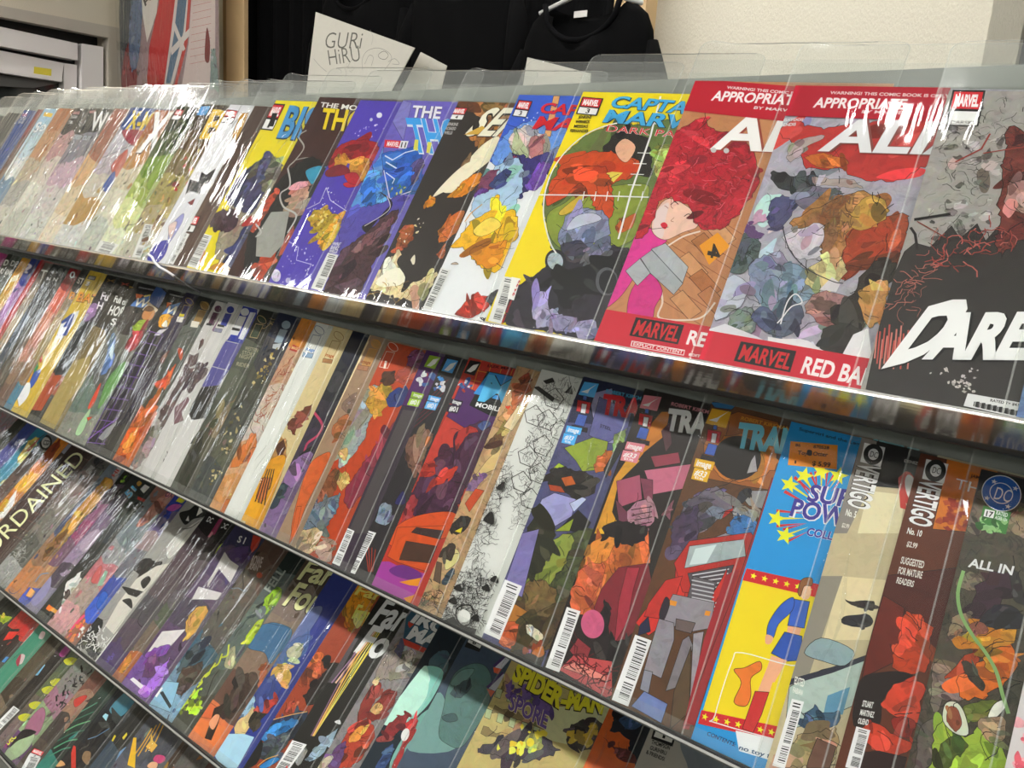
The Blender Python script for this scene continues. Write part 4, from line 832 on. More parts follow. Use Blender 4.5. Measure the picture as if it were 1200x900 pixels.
comic(2, (353.7, 372.5), 'bagged comic with amber top and rust feather strokes on white', [Auto(['#c8842a', '#b89478', '#c0b0a0', '#c4bcb4', '#c8a078', '#c49058'], 8),
    V(B2, P('#a83028', [(155, 840), (175, 815), (205, 830), (190, 850)], 0, 0), T('IMAGE', (165, 835), (195, 842), (170, 822), '#e8c080')),
    V(C2, Sc(['#8a4030', '#a06040'], [(0, 380), (90, 140), (180, 60), (150, 200), (40, 400)], 40, 9, 0.9)),
    V(C1, P('#c87838', [(1080, 590), (1130, 500), (1200, 430), (1200, 520), (1130, 580)], 1, 0.4), P('#c8702c', [(1030, 800), (1060, 740), (1080, 740), (1050, 810)], 0))])
comic(2, (371, 377.5), 'bagged comic with nearly blank white cover and outlined i mark', [
    ('bg', '#cfd0cc', 0.02), V(B2, *ring((297, 748), 22, 112, '#4a5a7a', None), T('image', (232, 840), (272, 850), (238, 826), '#3a78b8'), P('#8aa0b8', [(222, 850), (270, 858), (262, 880), (216, 872)], 0, 0.22))])
comic(2, (391, 382.5), 'bagged comic with cream cover, rust dragon and golden striped foot', [
    ('bg', '#c8b88c', 0.1), V(B2, *ring((388, 775), 22, 112, '#8a6838', None), T('image', (322, 868), (362, 878), (328, 854), '#a85a28'), P('#a87848', [(315, 880), (360, 888), (354, 905), (310, 898)], 0, 0.22)),
    V(C2, P('#6a3420', [(145, 390), (200, 330), (260, 295), (250, 350), (200, 380), (180, 440), (160, 420)], 0, 0.5), P('#b88a50', [(60, 560), (100, 480), (140, 460), (130, 560)], 1, 0.5), P('#502c18', [(90, 490), (130, 460), (140, 500), (110, 560)], 0, 0.22), P('#cc9418', [(0, 700), (20, 650), (60, 560), (140, 540), (90, 700), (0, 900), (-60, 900)], 1, 0.2), *[Ln('#2a2014', [(5 + i * 16, 740 - i * 14), (25 + i * 14, 680), (55 + i * 10, 600)], 1.6, smooth=1) for i in range(4)]),
    V((150, 560, 6), P('#d4a01c', [(790, 290), (860, 120), (940, 0), (1000, 0), (930, 200), (880, 330)], 0, 0.1), P('#c07038', [(900, 130), (940, 0), (1010, 0), (970, 140), (930, 180)], 0, 0.2), *[Ln('#2a2014', [(895 + i * 22, 165 + i * 8), (925 + i * 18, 80), (950 + i * 16, 0)], 1.8, smooth=1) for i in range(4)])])
comic(2, (413.7, 387.5), 'bagged comic with midnight navy cover, pink arc and lilac foot', [Auto(['#12162a', '#26262e', '#34303c', '#3c3444', '#6a5478', '#7c628c'], 5, tex=0.3),
    V(C2, El('#3a3a3e', (370, 190), (410, 195), (385, 140), 0.4), Ln('#c04a6c', [(270, 330), (310, 390), (290, 440), (240, 480), (225, 530)], 3.2, smooth=1), P('#1a181e', [(160, 600), (220, 520), (270, 500), (200, 640)], 1, 0.2), P('#2c3a48', [(60, 760), (130, 660), (150, 680), (90, 780)], 1, 0.4), P('#8a6a98', [(130, 640), (200, 540), (270, 530), (180, 680)], 1, 0.3))])
comic(2, (433.7, 392.5), 'bagged comic with taupe cover, tan i mark and orange limb', [('bg', '#9a8068', 0.2),
    V(B2, P('#d8cca4', [(520, 780), (537, 770), (485, 900), (470, 900)], 0, 0), *ring((562, 812), 22, 105, '#c89048', '#b08850')),
    V(C2, P('#d8cca4', [(505, 0), (530, 0), (100, 900), (70, 900)], 0, 0), T('image', (490, 100), (535, 108), (497, 86), '#8a4a20'), P('#a8785a', [(480, 110), (530, 118), (520, 140), (474, 132)], 0, 0.22), P('#b06a40', [(360, 400), (420, 340), (440, 360), (400, 440), (370, 460)], 1, 0.5), P('#806a5c', [(400, 300), (470, 240), (440, 330)], 1, 0.4), P('#c4602c', [(165, 880), (200, 720), (250, 580), (310, 530), (350, 530), (290, 660), (230, 780), (190, 900)], 1, 0.25)),
    V((150, 560, 6), P('#c4602c', [(1130, 470), (1150, 380), (1190, 200), (1220, 200), (1180, 400)], 0, 0.2))])
comic(2, (456, 400), 'bagged comic with vermilion cover and silver and gold armoured beasts', [('bg', '#b4441e', 0.2),
    V(B2, *ring((642, 826), 22, 100, '#e0d0c0', None)),
    V(C2, T('i', (596, 125), (608, 127), (604, 90), '#e8e0d0'), P('#98a0a0', [(400, 500), (450, 380), (500, 260), (560, 200), (590, 260), (540, 350), (510, 450), (450, 540), (390, 600)], 1, 0.6), P('#c09434', [(520, 270), (590, 200), (640, 230), (600, 320), (540, 340)], 1, 0.6), P('#503020', [(590, 150), (640, 140), (650, 190), (600, 210)], 1, 0.4), P('#8a4a78', [(705, 100), (740, 40), (790, 60), (770, 120), (720, 130)], 1, 0.5), P('#a04838', [(650, 170), (700, 120), (750, 140), (700, 200)], 1, 0.5), P('#2c3c78', [(610, 270), (660, 220), (710, 230), (690, 300), (630, 310)], 1, 0.4),
      P('#8a2e44', [(420, 700), (540, 520), (620, 420), (660, 380), (600, 560), (480, 740), (430, 780)], 1, 0.3), P('#c8a868', [(380, 520), (430, 500), (420, 560)], 1, 0.4), P('#c8a860', [(380, 650), (420, 610), (440, 650), (400, 700)], 1, 0.6), P('#8a5030', [(290, 760), (330, 640), (380, 600), (370, 700), (300, 820)], 1, 0.6), P('#6a7a88', [(210, 860), (260, 780), (340, 740), (400, 720), (340, 860), (260, 890)], 1, 0.7)),
    V(H1, P('#c0a880', [(215, 90), (260, 10), (380, 10), (330, 140), (260, 130)], 1, 0.6), P('#b89888', [(350, 120), (400, 60), (440, 90), (440, 190), (380, 180)], 1, 0.4), T('9', (318, 95), (365, 80), (355, 20), '#d8c8b8', None, 0, 0.06)),
    ])
comic(2, (500, 410), 'bagged comic with purple black cover and lime green tag', [('bg', '#3a2e3c', 0.15),
    V(C2, P('#4a1e5c', [(780, 30), (900, 60), (800, 320), (680, 300)], 0, 0.22), P('#4c4648', [(520, 700), (690, 320), (760, 330), (600, 640), (520, 900), (430, 900)], 0, 0.1), P('#8aac28', [(815, 65), (866, 75), (838, 130), (787, 118)], 0, 0), P('#e8f0d8', [(800, 115), (830, 85), (858, 80), (840, 105), (820, 118)], 0, 0), Bl(['#a83028', '#3a5a98', '#26507a', '#c8c8cc'], [(750, 220), (770, 150), (830, 140), (810, 210)], 9, 3.0), P('#8aac28', [(732, 235), (788, 248), (778, 272), (724, 262)], 0, 0), T('image', (736, 256), (776, 264), (742, 242), '#ffffff', None, 0, 0.06), P('#9aba38', [(722, 265), (776, 275), (760, 308), (708, 298)], 0, 0), T('#01', (720, 292), (758, 300), (728, 270), '#ffffff', None, 0, 0.06)),
    V(H1, BC((440, 195), (490, 218), (527, -10)))])
comic(2, (522.5, 415), 'bagged comic with black cover, red light streaks and sky blue tag', [('bg', '#2c282b', 0.2),
    V(C2, *[Ln('#6a2030', [(720 + i * 14, 420 - i * 30), (860 + i * 10, 300 - i * 30)], 0.7) for i in range(5)], P('#7a5848', [(700, 480), (770, 430), (830, 430), (780, 560), (740, 640)], 1, 0.6), P('#8a98a8', [(560, 840), (590, 760), (640, 780), (620, 860)], 1, 0.7), P('#2c2a5c', [(650, 760), (690, 700), (700, 760)], 1), P('#c8701c', [(790, 500), (800, 450), (820, 450)], 1),
      P('#4c98d0', [(897, 82), (948, 92), (920, 150), (869, 138)], 0, 0), P('#e8f0f8', [(882, 135), (912, 105), (940, 98), (922, 125), (900, 140)], 0, 0), Bl(['#a83028', '#3a5a98', '#3a88c8', '#c8c8cc'], [(832, 240), (852, 170), (912, 160), (890, 230)], 9, 3.0), P('#4c98d0', [(812, 252), (868, 265), (858, 288), (804, 276)], 0, 0), T('image', (816, 274), (856, 282), (822, 258), '#ffffff', None, 0, 0.06), P('#5ca4d8', [(802, 280), (856, 290), (840, 324), (788, 314)], 0, 0), T('#01', (800, 308), (838, 316), (808, 286), '#ffffff', None, 0, 0.06)),
    V(H1, *[Ln('#b03a20', [(640 + i * 20, 90 + i * 10), (660 + i * 8, 250)], 0.8) for i in range(4)], BC((524, 244), (580, 264), (648, 5)))])
comic(2, (550, 418.7), 'bagged comic with red and purple cover, blue block M and orange car', [('bg', '#b43426', 0.1),
    V(C2, *[Ln('#d8a028', [(1060 + i * 50, 80 + i * 10), (1010 + i * 50, 230 + i * 10)], 0.5) for i in range(4)], *[Ln('#d8a028', [(1000, 130 + i * 50), (1200, 170 + i * 50)], 0.5) for i in range(2)], P('#4c2260', [(900, 340), (960, 200), (1040, 240), (1160, 330), (1120, 420), (960, 410), (880, 370)], 0, 0.15), P('#b83c30', [(780, 560), (890, 350), (1000, 420), (940, 500), (830, 640), (740, 700)], 0, 0.2),
      P('#4a2440', [(740, 690), (830, 560), (950, 480), (1000, 400), (1060, 380), (1100, 430), (1060, 560), (980, 700), (900, 820), (760, 820), (700, 780)], 1, 0.6), P('#a82e2a', [(930, 470), (960, 420), (1010, 400), (1040, 420), (990, 440), (950, 500)], 1, 0.3), P('#b03428', [(780, 600), (830, 560), (840, 620), (790, 640)], 1, 0.4), P('#44568a', [(1040, 390), (1080, 370), (1100, 390), (1060, 420)], 1, 0.3), P('#c03a28', [(810, 680), (900, 600), (950, 590), (880, 660)], 1, 0.3), P('#983038', [(680, 860), (720, 730), (760, 740), (740, 800), (700, 880)], 1, 0.4),
      P('#c8501e', [(640, 890), (720, 830), (850, 800), (940, 810), (960, 900), (640, 960)], 1, 0.25),
      P('#1a1416', [(1004, 88), (1056, 98), (1024, 162), (974, 148)], 0, 0), P('#e8e8e8', [(988, 140), (1018, 112), (1046, 106), (1028, 134), (1006, 146)], 0, 0), Bl(['#a83028', '#3a5a98', '#26507a', '#c8c8cc'], [(944, 230), (966, 175), (1020, 172), (1000, 240)], 9, 3.0), P('#2a1c30', [(916, 268), (972, 280), (962, 304), (908, 292)], 0, 0), T('image', (920, 289), (960, 298), (926, 273), '#ffffff', None, 0, 0.06), P('#2a1c30', [(906, 294), (960, 305), (944, 340), (892, 330)], 0, 0), T('#01', (904, 324), (942, 332), (912, 301), '#ffffff', None, 0, 0.06),
      P('#101010', [(1000, 300), (1085, 140), (1300, 180), (1240, 370), (1100, 350)], 0, 0), P('#2c88c8', [(1020, 245), (1095, 145), (1290, 185), (1240, 300)], 0, 0), T('M', (1040, 275), (1190, 300), (1090, 155), '#56b4ec', '#101820', 0.06, 0.1), T('MOBILE', (1028, 304), (1150, 332), (1036, 284), '#f0f0f0', None, 0, 0.07), T('LUX MATTER', (1085, 120), (1260, 145), (1088, 108), '#3a0c0c')),
    V(H1, P('#c4501c', [(800, 90), (830, -10), (1110, -20), (1000, 250), (830, 195), (770, 160)], 0, 0.2), P('#4a3024', [(850, 150), (880, 70), (1060, 100), (1020, 200), (840, 180)], 0, 0.22), P('#3a2c2c', [(910, 20), (940, -10), (1100, 10), (1080, 60)], 0, 0.22), P('#9c3c94', [(640, 320), (700, 190), (780, 190), (860, 230), (990, 260), (900, 440), (780, 380)], 0, 0.05), P('#6a2a7c', [(780, 240), (860, 210), (970, 260), (940, 300), (830, 280)], 1, 0.1), P('#d08a1c', [(840, 310), (970, 285), (950, 335), (900, 330)], 0, 0), P('#d08a1c', [(865, 405), (930, 385), (900, 440)], 0, 0))])
comic(2, (606, 428.7), 'bagged comic with sand brown machine parts drawn in ink', [('bg', '#b89870', 0.4),
    V(C2, P('#c8b078', [(1020, 640), (1080, 560), (1160, 480), (1120, 600)], 0, 0.22), P('#6a4a2c', [(1080, 480), (1140, 420), (1180, 400), (1130, 520)], 0, 0.5), P('#b08a58', [(1110, 400), (1180, 300), (1240, 320), (1190, 420)], 0, 0.5), P('#8a6a90', [(960, 700), (1020, 640), (1080, 620), (1030, 700)], 0, 0.5), P('#b84a24', [(980, 760), (1030, 690), (1070, 700), (1000, 800)], 0, 0.22), P('#302a26', [(900, 880), (960, 820), (1010, 830), (960, 900)], 1, 0.4), P('#d8c82c', [(930, 890), (970, 870), (960, 900)], 0), Bl(['#c83c1c', '#d8a878'], [(1130, 380), (1220, 130), (1260, 140), (1180, 380)], 6, 4)),
    V(C3, P('#a85a30', [(0, 240), (60, 190), (90, 220), (0, 330)], 0, 0.5), P('#8a4020', [(30, 180), (70, 150), (100, 180), (60, 200)], 0, 0.5), P('#d8c8a0', [(-40, 400), (30, 300), (70, 310), (0, 420)], 0, 0.2)),
    V(H1, P('#c8c084', [(1120, 130), (1180, 120), (1190, 180), (1110, 240)], 1, 0.2), P('#3c322a', [(1070, 150), (1130, 90), (1170, 100), (1150, 180), (1090, 170)], 1, 0.4), P('#5c4a3c', [(1040, 300), (1060, 190), (1090, 200), (1080, 320)], 0, 0.22), P('#3c4a58', [(1090, 300), (1150, 230), (1160, 260), (1110, 330)], 1, 0.4), P('#b8946c', [(960, 440), (1000, 370), (1060, 360), (1040, 440), (990, 460)], 1, 0.6), Sc('#2c2018', [(940, 440), (1000, 300), (1100, 330), (1060, 480)], 30, 7, 0.6))])
comic(2, (635, 432.5), 'bagged comic with uncoloured black line drawing on white', [('bg', '#cfd0cc', 0.02),
    V(C3, P('#2a2826', [(100, 215), (125, 210), (200, 265), (190, 285)], 0, 0), P('#2a2826', [(145, 185), (190, 170), (200, 190), (160, 200)], 0, 0), P('#2a2826', [(245, 240), (280, 205), (285, 250)], 0, 0),
      Sc('#1e1c1a', [(0, 880), (60, 480), (150, 180), (300, 190), (280, 340), (180, 620), (60, 900)], 330, 6, 0.3), *[Ln('#1e1c1a', [(x, y), (x + 55, y - 30), (x + 95, y + 20), (x + 60, y + 70), (x + 10, y + 50)], 0.7, True) for x, y in ((60, 330), (30, 520), (100, 470), (120, 350), (0, 640), (40, 720), (180, 400), (150, 250), (80, 600))]),
    V(H1, Sc('#1e1c1a', [(1090, 520), (1150, 320), (1250, 0), (1400, 0), (1260, 560)], 220, 6, 0.32)),
    V(D2, Sc('#1e1c1a', [(870, 200), (960, 0), (1130, 0), (1050, 270)], 230, 6, 0.4), P('#1e1c1a', [(880, 215), (930, 190), (960, 230), (1040, 250), (1030, 275), (940, 245)], 0, 0), *[P('#1e1c1a', [(x, y), (x + 30, y - 20), (x + 40, y + 15)], 1, 0) for x, y in ((905, 120), (960, 180), (1060, 60), (1010, 200), (930, 60), (1100, 20))], El('#d4d4d0', (980, 190), (1010, 195), (985, 160), 0), Ln('#1e1c1a', [(950, 150), (1010, 140), (1030, 200), (980, 235), (945, 200)], 1.2, True, 1)),
    V(C2, Sc('#1e1c1a', [(1020, 900), (1080, 700), (1200, 420), (1200, 700), (1100, 900)], 200, 6, 0.32), P('#1e1c1a', [(1070, 840), (1110, 800), (1120, 860)], 1, 0), P('#1e1c1a', [(1130, 690), (1170, 660), (1160, 700)], 1, 0))])
def tagbox(view, sq, boxes, c, num, fig):
    # corner square with arrow, two stacked boxes with maker's name and number, small block figure
    (x0, y0), (x1, y1), (x2, y2), (x3, y3) = sq
    its = [P(c, sq, 0, 0), P('#f2f2f0', [(x3 + (x1 - x3) * .12, y3 - (y3 - y0) * .22), (x3 + (x1 - x3) * .45, y0 + (y3 - y0) * .62), (x1 - (x1 - x3) * .08, y0 + (y3 - y0) * .18), (x0 + (x2 - x0) * .55, y0 + (y3 - y0) * .62), (x0 + (x2 - x0) * .35, y0 + (y3 - y0) * .92)], 0, 0)]
    fx, fy = fig
    its += [P('#b8242c', [(fx - 30, fy - 25), (fx + 34, fy - 12), (fx + 22, fy + 40), (fx - 36, fy + 28)], 0, 0.22), P('#d8d8dc', [(fx - 10, fy - 8), (fx + 14, fy - 4), (fx + 6, fy + 40), (fx - 16, fy + 36)], 0, 0.22), P('#3c5aa8', [(fx - 26, fy + 40), (fx + 16, fy + 50), (fx, fy + 100), (fx - 46, fy + 90)], 0, 0.22), P('#3c5aa8', [(fx - 2, fy - 45), (fx + 14, fy - 42), (fx + 12, fy - 22), (fx - 6, fy - 26)], 0, 0.2), P('#2a2228', [(fx - 56, fy + 92), (fx + 18, fy + 108), (fx + 14, fy + 128), (fx - 64, fy + 112)], 0, 0.22)]
    a, b = boxes
    its += [P(c, a, 0, 0), P(c, b, 0, 0), T('image', (a[3][0] + 10, a[3][1] - 6), (a[2][0] - 8, a[2][1] - 8), (a[0][0] + 10, a[0][1] + 8), '#ffffff', None, 0, 0.08), T('#' + num, (b[3][0] + 12, b[3][1] - 20), (b[2][0] - 10, b[2][1] - 22), (b[0][0] + 12, b[0][1] + 8), '#ffffff', None, 0, 0.08), T('$3.99', (b[3][0] + 16, b[3][1] - 5), (b[2][0] - 18, b[2][1] - 6), (b[3][0] + 18, b[3][1] - 16), '#ffffff')]
    return V(view, *its)
comic(2, (683.7, 441), 'bagged comic with navy cover, crimson title and green machine plates', [('bg', '#4c4c74', 0.3),
    V(C3, P('#1c2040', [(330, 160), (640, 220), (560, 400), (260, 380)], 0, 0.1), P('#8886ac', [(390, 240), (470, 220), (480, 480), (400, 470), (370, 300)], 0, 0.22), P('#5c5c90', [(410, 260), (560, 330), (540, 420), (440, 480), (360, 440)], 0, 0.22),
      P('#8e9e34', [(245, 500), (380, 450), (450, 470), (430, 600), (330, 610), (300, 560)], 0, 0.25), P('#a8bc34', [(175, 610), (220, 570), (270, 600), (240, 650)], 0, 0.2), P('#b8642c', [(380, 580), (440, 510), (490, 520), (440, 610), (390, 620)], 0, 0.5), P('#2c2420', [(160, 640), (230, 590), (330, 610), (400, 640), (380, 720), (300, 740), (220, 700)], 0, 0.7), P('#b85a1c', [(230, 640), (280, 630), (300, 670), (250, 680)], 0, 0.22), P('#a8421c', [(170, 670), (230, 680), (250, 710), (180, 700)], 0, 0.2),
      P('#9a98c4', [(80, 880), (140, 740), (200, 710), (300, 740), (280, 820), (180, 880)], 0, 0.22), P('#b8c0dc', [(270, 760), (330, 730), (350, 740), (290, 800)], 0, 0.2), P('#201c1a', [(220, 880), (310, 790), (370, 850), (340, 900)], 0, 0.22), P('#8e9e2c', [(200, 890), (290, 830), (270, 890)], 0, 0.2), P('#7a8a50', [(480, 440), (540, 410), (520, 500), (470, 520)], 0, 0.6), P('#2c2c2c', [(500, 480), (540, 470), (440, 640), (430, 600)], 0, 0.22)),
    V(C2, ),
    P('#4a5230', [(600, 690), (640, 640), (690, 620), (720, 640), (690, 720), (600, 760)], 1, 0.7), P('#8a9440', [(640, 640), (670, 625), (660, 665), (630, 690)], 1, 0.3), P('#7a6238', [(620, 680), (650, 690), (640, 720), (600, 720)], 1, 0.6), P('#2c2c1c', [(618, 620), (640, 600), (650, 640), (620, 680)], 1, 0.3), P('#7c74a8', [(590, 690), (612, 625), (632, 620), (612, 700)], 0, 0.22),
    V((480, 700, 5), P('#a8702c', [(530, 260), (590, 60), (620, 40), (750, 120), (640, 160), (560, 280)], 0, 0.22), P('#b8562c', [(525, 275), (560, 150), (660, 140), (640, 260), (590, 300)], 0, 0.5), P('#5a4428', [(680, 130), (900, 20), (900, 160), (830, 300), (620, 310), (640, 190)], 1, 0.7), P('#d0c8b0', [(680, 170), (720, 165), (780, 220), (760, 260), (700, 220)], 1, 0.5), P('#2c2620', [(620, 310), (800, 320), (770, 400), (600, 330)], 0, 0.22), Bl(['#8a3c1c', '#b86a2c', '#8a5a8a'], [(640, 320), (680, 250), (800, 290), (760, 330)], 8, 4)),
    tagbox(C3, [(340, 190), (408, 200), (385, 265), (312, 250)], ([(258, 395), (330, 408), (320, 440), (250, 428)], [(245, 430), (308, 440), (292, 488), (232, 476)]), '#4ca4d8', '33', (338, 300)),
    V(C3, T('ROBERT KIRKMAN', (440, 240), (640, 285), (444, 224), '#4aa0c8'), T('TRANSFORMERS', (415, 335), (1150, 440), (432, 245), '#c0202c', None, 0, 0.09), T('STEEL', (412, 402), (465, 420), (416, 388), '#303048')), BC((566, 741), (586, 750), (592, 679))])
comic(2, (756, 455), 'bagged comic with black and orange cover, white title and pink metal fist', [('bg', '#241c1a', 0.2),
    V(C3, P('#b87424', [(560, 520), (640, 400), (700, 330), (740, 330), (720, 440), (620, 520), (560, 600)], 0, 0.22), P('#c8922c', [(385, 900), (480, 640), (560, 520), (600, 560), (500, 660), (470, 800), (520, 900)], 0, 0.22), P('#4c2c34', [(700, 420), (740, 380), (750, 480), (720, 520)], 0, 0.22),
      P('#8a3848', [(650, 540), (780, 520), (790, 570), (670, 590)], 0, 0.22), P('#b86880', [(620, 605), (840, 575), (810, 690), (660, 718)], 0, 0.15), P('#a05068', [(490, 655), (600, 625), (610, 740), (500, 780)], 0, 0.2), P('#7a3c50', [(600, 640), (660, 650), (660, 740), (620, 740)], 0, 0.22), P('#6a3448', [(485, 740), (540, 800), (560, 860), (500, 840)], 0, 0.22), P('#a87a88', [(550, 780), (620, 740), (670, 780), (660, 850), (600, 885), (550, 850)], 1, 0.5), *[Ln('#2a1418', [(560 + i * 8, 790 + i * 24), (655, 775 + i * 24)], 0.8) for i in range(4)], P('#8a5060', [(710, 800), (760, 740), (740, 840)], 0, 0.5), P('#e0b028', [(385, 900), (440, 860), (600, 880), (560, 910)], 0, 0.1)),
    P('#b8662c', [(682, 660), (720, 620), (760, 640), (740, 700), (680, 720)], 1, 0.6), P('#d08a38', [(690, 640), (720, 625), (715, 650), (690, 670)], 1, 0.4), P('#20181a', [(705, 620), (730, 612), (760, 620), (740, 640)], 1, 0.3),
    V(D3, P('#c8643c', [(280, 60), (330, -40), (430, -60), (400, 80), (350, 160), (290, 170)], 1, 0.6), P('#7c2430', [(385, 150), (420, 60), (500, -40), (640, -60), (660, 60), (600, 240), (480, 340), (440, 250)], 0, 0.22), P('#a03040', [(540, -40), (600, -40), (570, 60), (540, 220), (480, 320), (500, 120)], 0, 0.2), P('#221a1c', [(370, 330), (430, 110), (470, 150), (450, 300), (560, 290), (540, 360), (420, 430)], 0, 0.6), El('#c05a80', (378, 225), (432, 240), (388, 160), 0.2), P('#8a3038', [(270, 350), (310, 290), (370, 340), (340, 430)], 0, 0.22), P('#b84a4c', [(220, 440), (290, 370), (470, 400), (470, 560), (440, 570)], 0, 0.22), P('#d8887c', [(240, 430), (300, 400), (440, 470), (440, 500)], 0, 0.22), Sc('#4c1418', [(230, 440), (290, 380), (480, 420), (460, 560)], 26, 14, 0.8),
      BC((158, 428), (222, 452), (258, 145))),
    tagbox(C3, [(620, 252), (702, 262), (680, 328), (598, 312)], ([(540, 470), (626, 484), (612, 520), (528, 506)], [(522, 510), (602, 522), (586, 572), (508, 558)]), '#c87c88', '33', (628, 362)),
    V(C3, T('ROBERT KIRKMAN', (745, 300), (960, 350), (750, 284), '#c8848c'), T('TRANSFORMERS', (718, 410), (1480, 520), (738, 312), '#e8e8e6', None, 0, 0.09))])
comic(2, (835, 470), 'bagged comic with brown cover, pale blue title and red grey truck machine', [('bg', '#5c3c24', 0.3),
    V(C3, P('#2c6a9c', [(930, 285), (1060, 290), (1030, 320), (950, 310)], 0, 0.2), P('#9a5a24', [(900, 480), (980, 360), (1060, 330), (1250, 380), (1230, 700), (1100, 680), (900, 640)], 0, 0.22), P('#c0732a', [(940, 600), (960, 480), (1040, 440), (1150, 450), (1240, 520), (1230, 600), (1150, 640), (1050, 660)], 1, 0.4), El('#1c1512', (1055, 545), (1165, 570), (1080, 445), 0.2), P('#9a9698', [(1120, 560), (1140, 530), (1150, 610), (1100, 620)], 0, 0.22),
      P('#6c5c88', [(860, 720), (920, 690), (1010, 690), (990, 740), (900, 760)], 0, 0.6), P('#8e8e90', [(1070, 720), (1120, 700), (1230, 700), (1240, 800), (1110, 770)], 0, 0.22), P('#303038', [(1055, 730), (1090, 690), (1120, 700), (1080, 760)], 1, 0.3), P('#b02c24', [(940, 790), (980, 730), (1030, 740), (1040, 790), (990, 830)], 0, 0.22), P('#98989a', [(1030, 790), (1060, 760), (1160, 800), (1140, 860), (1040, 850)], 0, 0.5), P('#3c76b0', [(1010, 890), (1050, 820), (1120, 830), (1150, 900), (1020, 920)], 1, 0.4)),
    P('#6c6470', [(800, 590), (840, 570), (860, 590), (830, 620), (795, 620)], 0, 0.6), P('#4a3a54', [(790, 610), (820, 590), (815, 640), (785, 650)], 0, 0.5), P('#b43028', [(792, 660), (830, 630), (880, 640), (890, 690), (850, 720), (790, 700)], 0, 0.22), P('#88868c', [(810, 640), (850, 625), (880, 632), (860, 650), (815, 660)], 0, 0.22), P('#c83028', [(745, 730), (775, 690), (805, 680), (800, 715), (760, 745)], 0, 0.2), P('#3a3a44', [(810, 650), (860, 655), (870, 690), (820, 690)], 0, 0.22), *[Ln('#c8c8cc', [(806 + i * 1.5, 688 + i * 4.5), (842 - i * 1, 693 + i * 4.5)], 1.0) for i in range(6)], P('#8a98a4', [(812, 662), (832, 660), (828, 682), (808, 684)], 0, 0.22), P('#8a98a4', [(840, 664), (862, 668), (856, 690), (836, 688)], 0, 0.22),
    P('#b02c26', [(790, 660), (808, 634), (880, 624), (892, 640), (880, 700), (800, 694)], 0, 0.2), P('#9eaaac', [(808, 640), (872, 632), (874, 652), (802, 666)], 0, 0.15), P('#c4d0d0', [(815, 643), (840, 638), (828, 660), (808, 662)], 0, 0.0), P('#4c464c', [(806, 672), (860, 662), (850, 694), (812, 696)], 0, 0.16), *[Ln('#c8c8cc', [(812 + i * 2, 674 + i * 4), (854 - i * 1, 667 + i * 5)], 0.9) for i in range(5)],
    V(D3, P('#b8302a', [(640, 130), (720, 20), (800, 0), (760, 120), (690, 200), (620, 190)], 0, 0.25), P('#c23028', [(930, 100), (980, 20), (1010, -40), (1000, 40), (950, 130)], 0, 0.2), P('#5c565c', [(820, 110), (850, 0), (960, 30), (930, 130)], 0, 0.2), *[Ln('#b4b4b8', [(845, 20 + i * 20), (945, 40 + i * 20)], 1.1) for i in range(5)],
      P('#8e8890', [(705, 180), (755, 85), (950, 125), (930, 245), (850, 260), (720, 225)], 0, 0.2), P('#6a5a58', [(770, 200), (860, 220), (840, 270), (765, 250)], 0, 0.2), P('#d08a28', [(742, 112), (775, 120), (768, 142), (738, 136)], 0, 0), P('#d08a28', [(908, 162), (932, 166), (926, 188), (902, 184)], 0, 0), P('#2c2430', [(690, 180), (720, 100), (740, 130), (710, 210)], 1, 0.2), P('#8e8890', [(650, 330), (690, 200), (760, 220), (760, 300), (700, 480), (620, 440)], 0, 0.25), P('#7c767c', [(720, 540), (800, 300), (830, 280), (850, 330), (780, 520)], 0, 0.22), P('#98929a', [(840, 480), (850, 270), (900, 260), (860, 500), (830, 640)], 0, 0.25), P('#5a4630', [(760, 540), (840, 330), (830, 640), (740, 720)], 0, 0.22), P('#6c7cac', [(560, 610), (620, 540), (730, 600), (700, 690)], 0, 0.22), P('#8a8a94', [(600, 530), (620, 440), (660, 450), (640, 550)], 0, 0.22), P('#1c2040', [(600, 230), (640, 190), (650, 260), (590, 280)], 0, 0.22),
      BC((468, 580), (545, 612), (578, 275)), P('#9c2830', [(1000, 0), (1070, -40), (900, 500), (830, 720), (800, 715), (900, 300)], 0, 0.1)),
    P('#a02a30', [(862, 690), (905, 560), (925, 570), (880, 690), (830, 800), (815, 850), (800, 850)], 0, 0.15),
    tagbox(C3, [(938, 315), (1028, 332), (1004, 408), (908, 385)], ([(862, 548), (952, 568), (938, 606), (852, 588)], [(856, 592), (932, 608), (914, 662), (840, 645)]), '#d0a424', '33', (948, 438)),
    V(C3, T('ROBERT KIRKMAN', (1072, 368), (1300, 420), (1078, 352), '#d0902c'), T('TRANSFORMERS', (1045, 490), (1900, 610), (1068, 378), '#7cc8e0', None, 0, 0.09))])
def burst(view, pts):
    its = []
    for (x, y, dx, dy) in pts:
        for k in (-1, 0, 1):
            ox, oy = -dy * 0.16 * k, dx * 0.16 * k
            its.append(P('#c22a2c' if k else '#e8d028', [(x + ox, y + oy), (x + dx + ox * 1.6 - dy * .05, y + dy + oy * 1.6 + dx * .05), (x + dx + ox * 1.6 + dy * .05, y + dy + oy * 1.6 - dx * .05)], 0, 0))
        its.append(Star('#f0dc20', (x + dx, y + dy), 7.5))
    return V(view, *its)
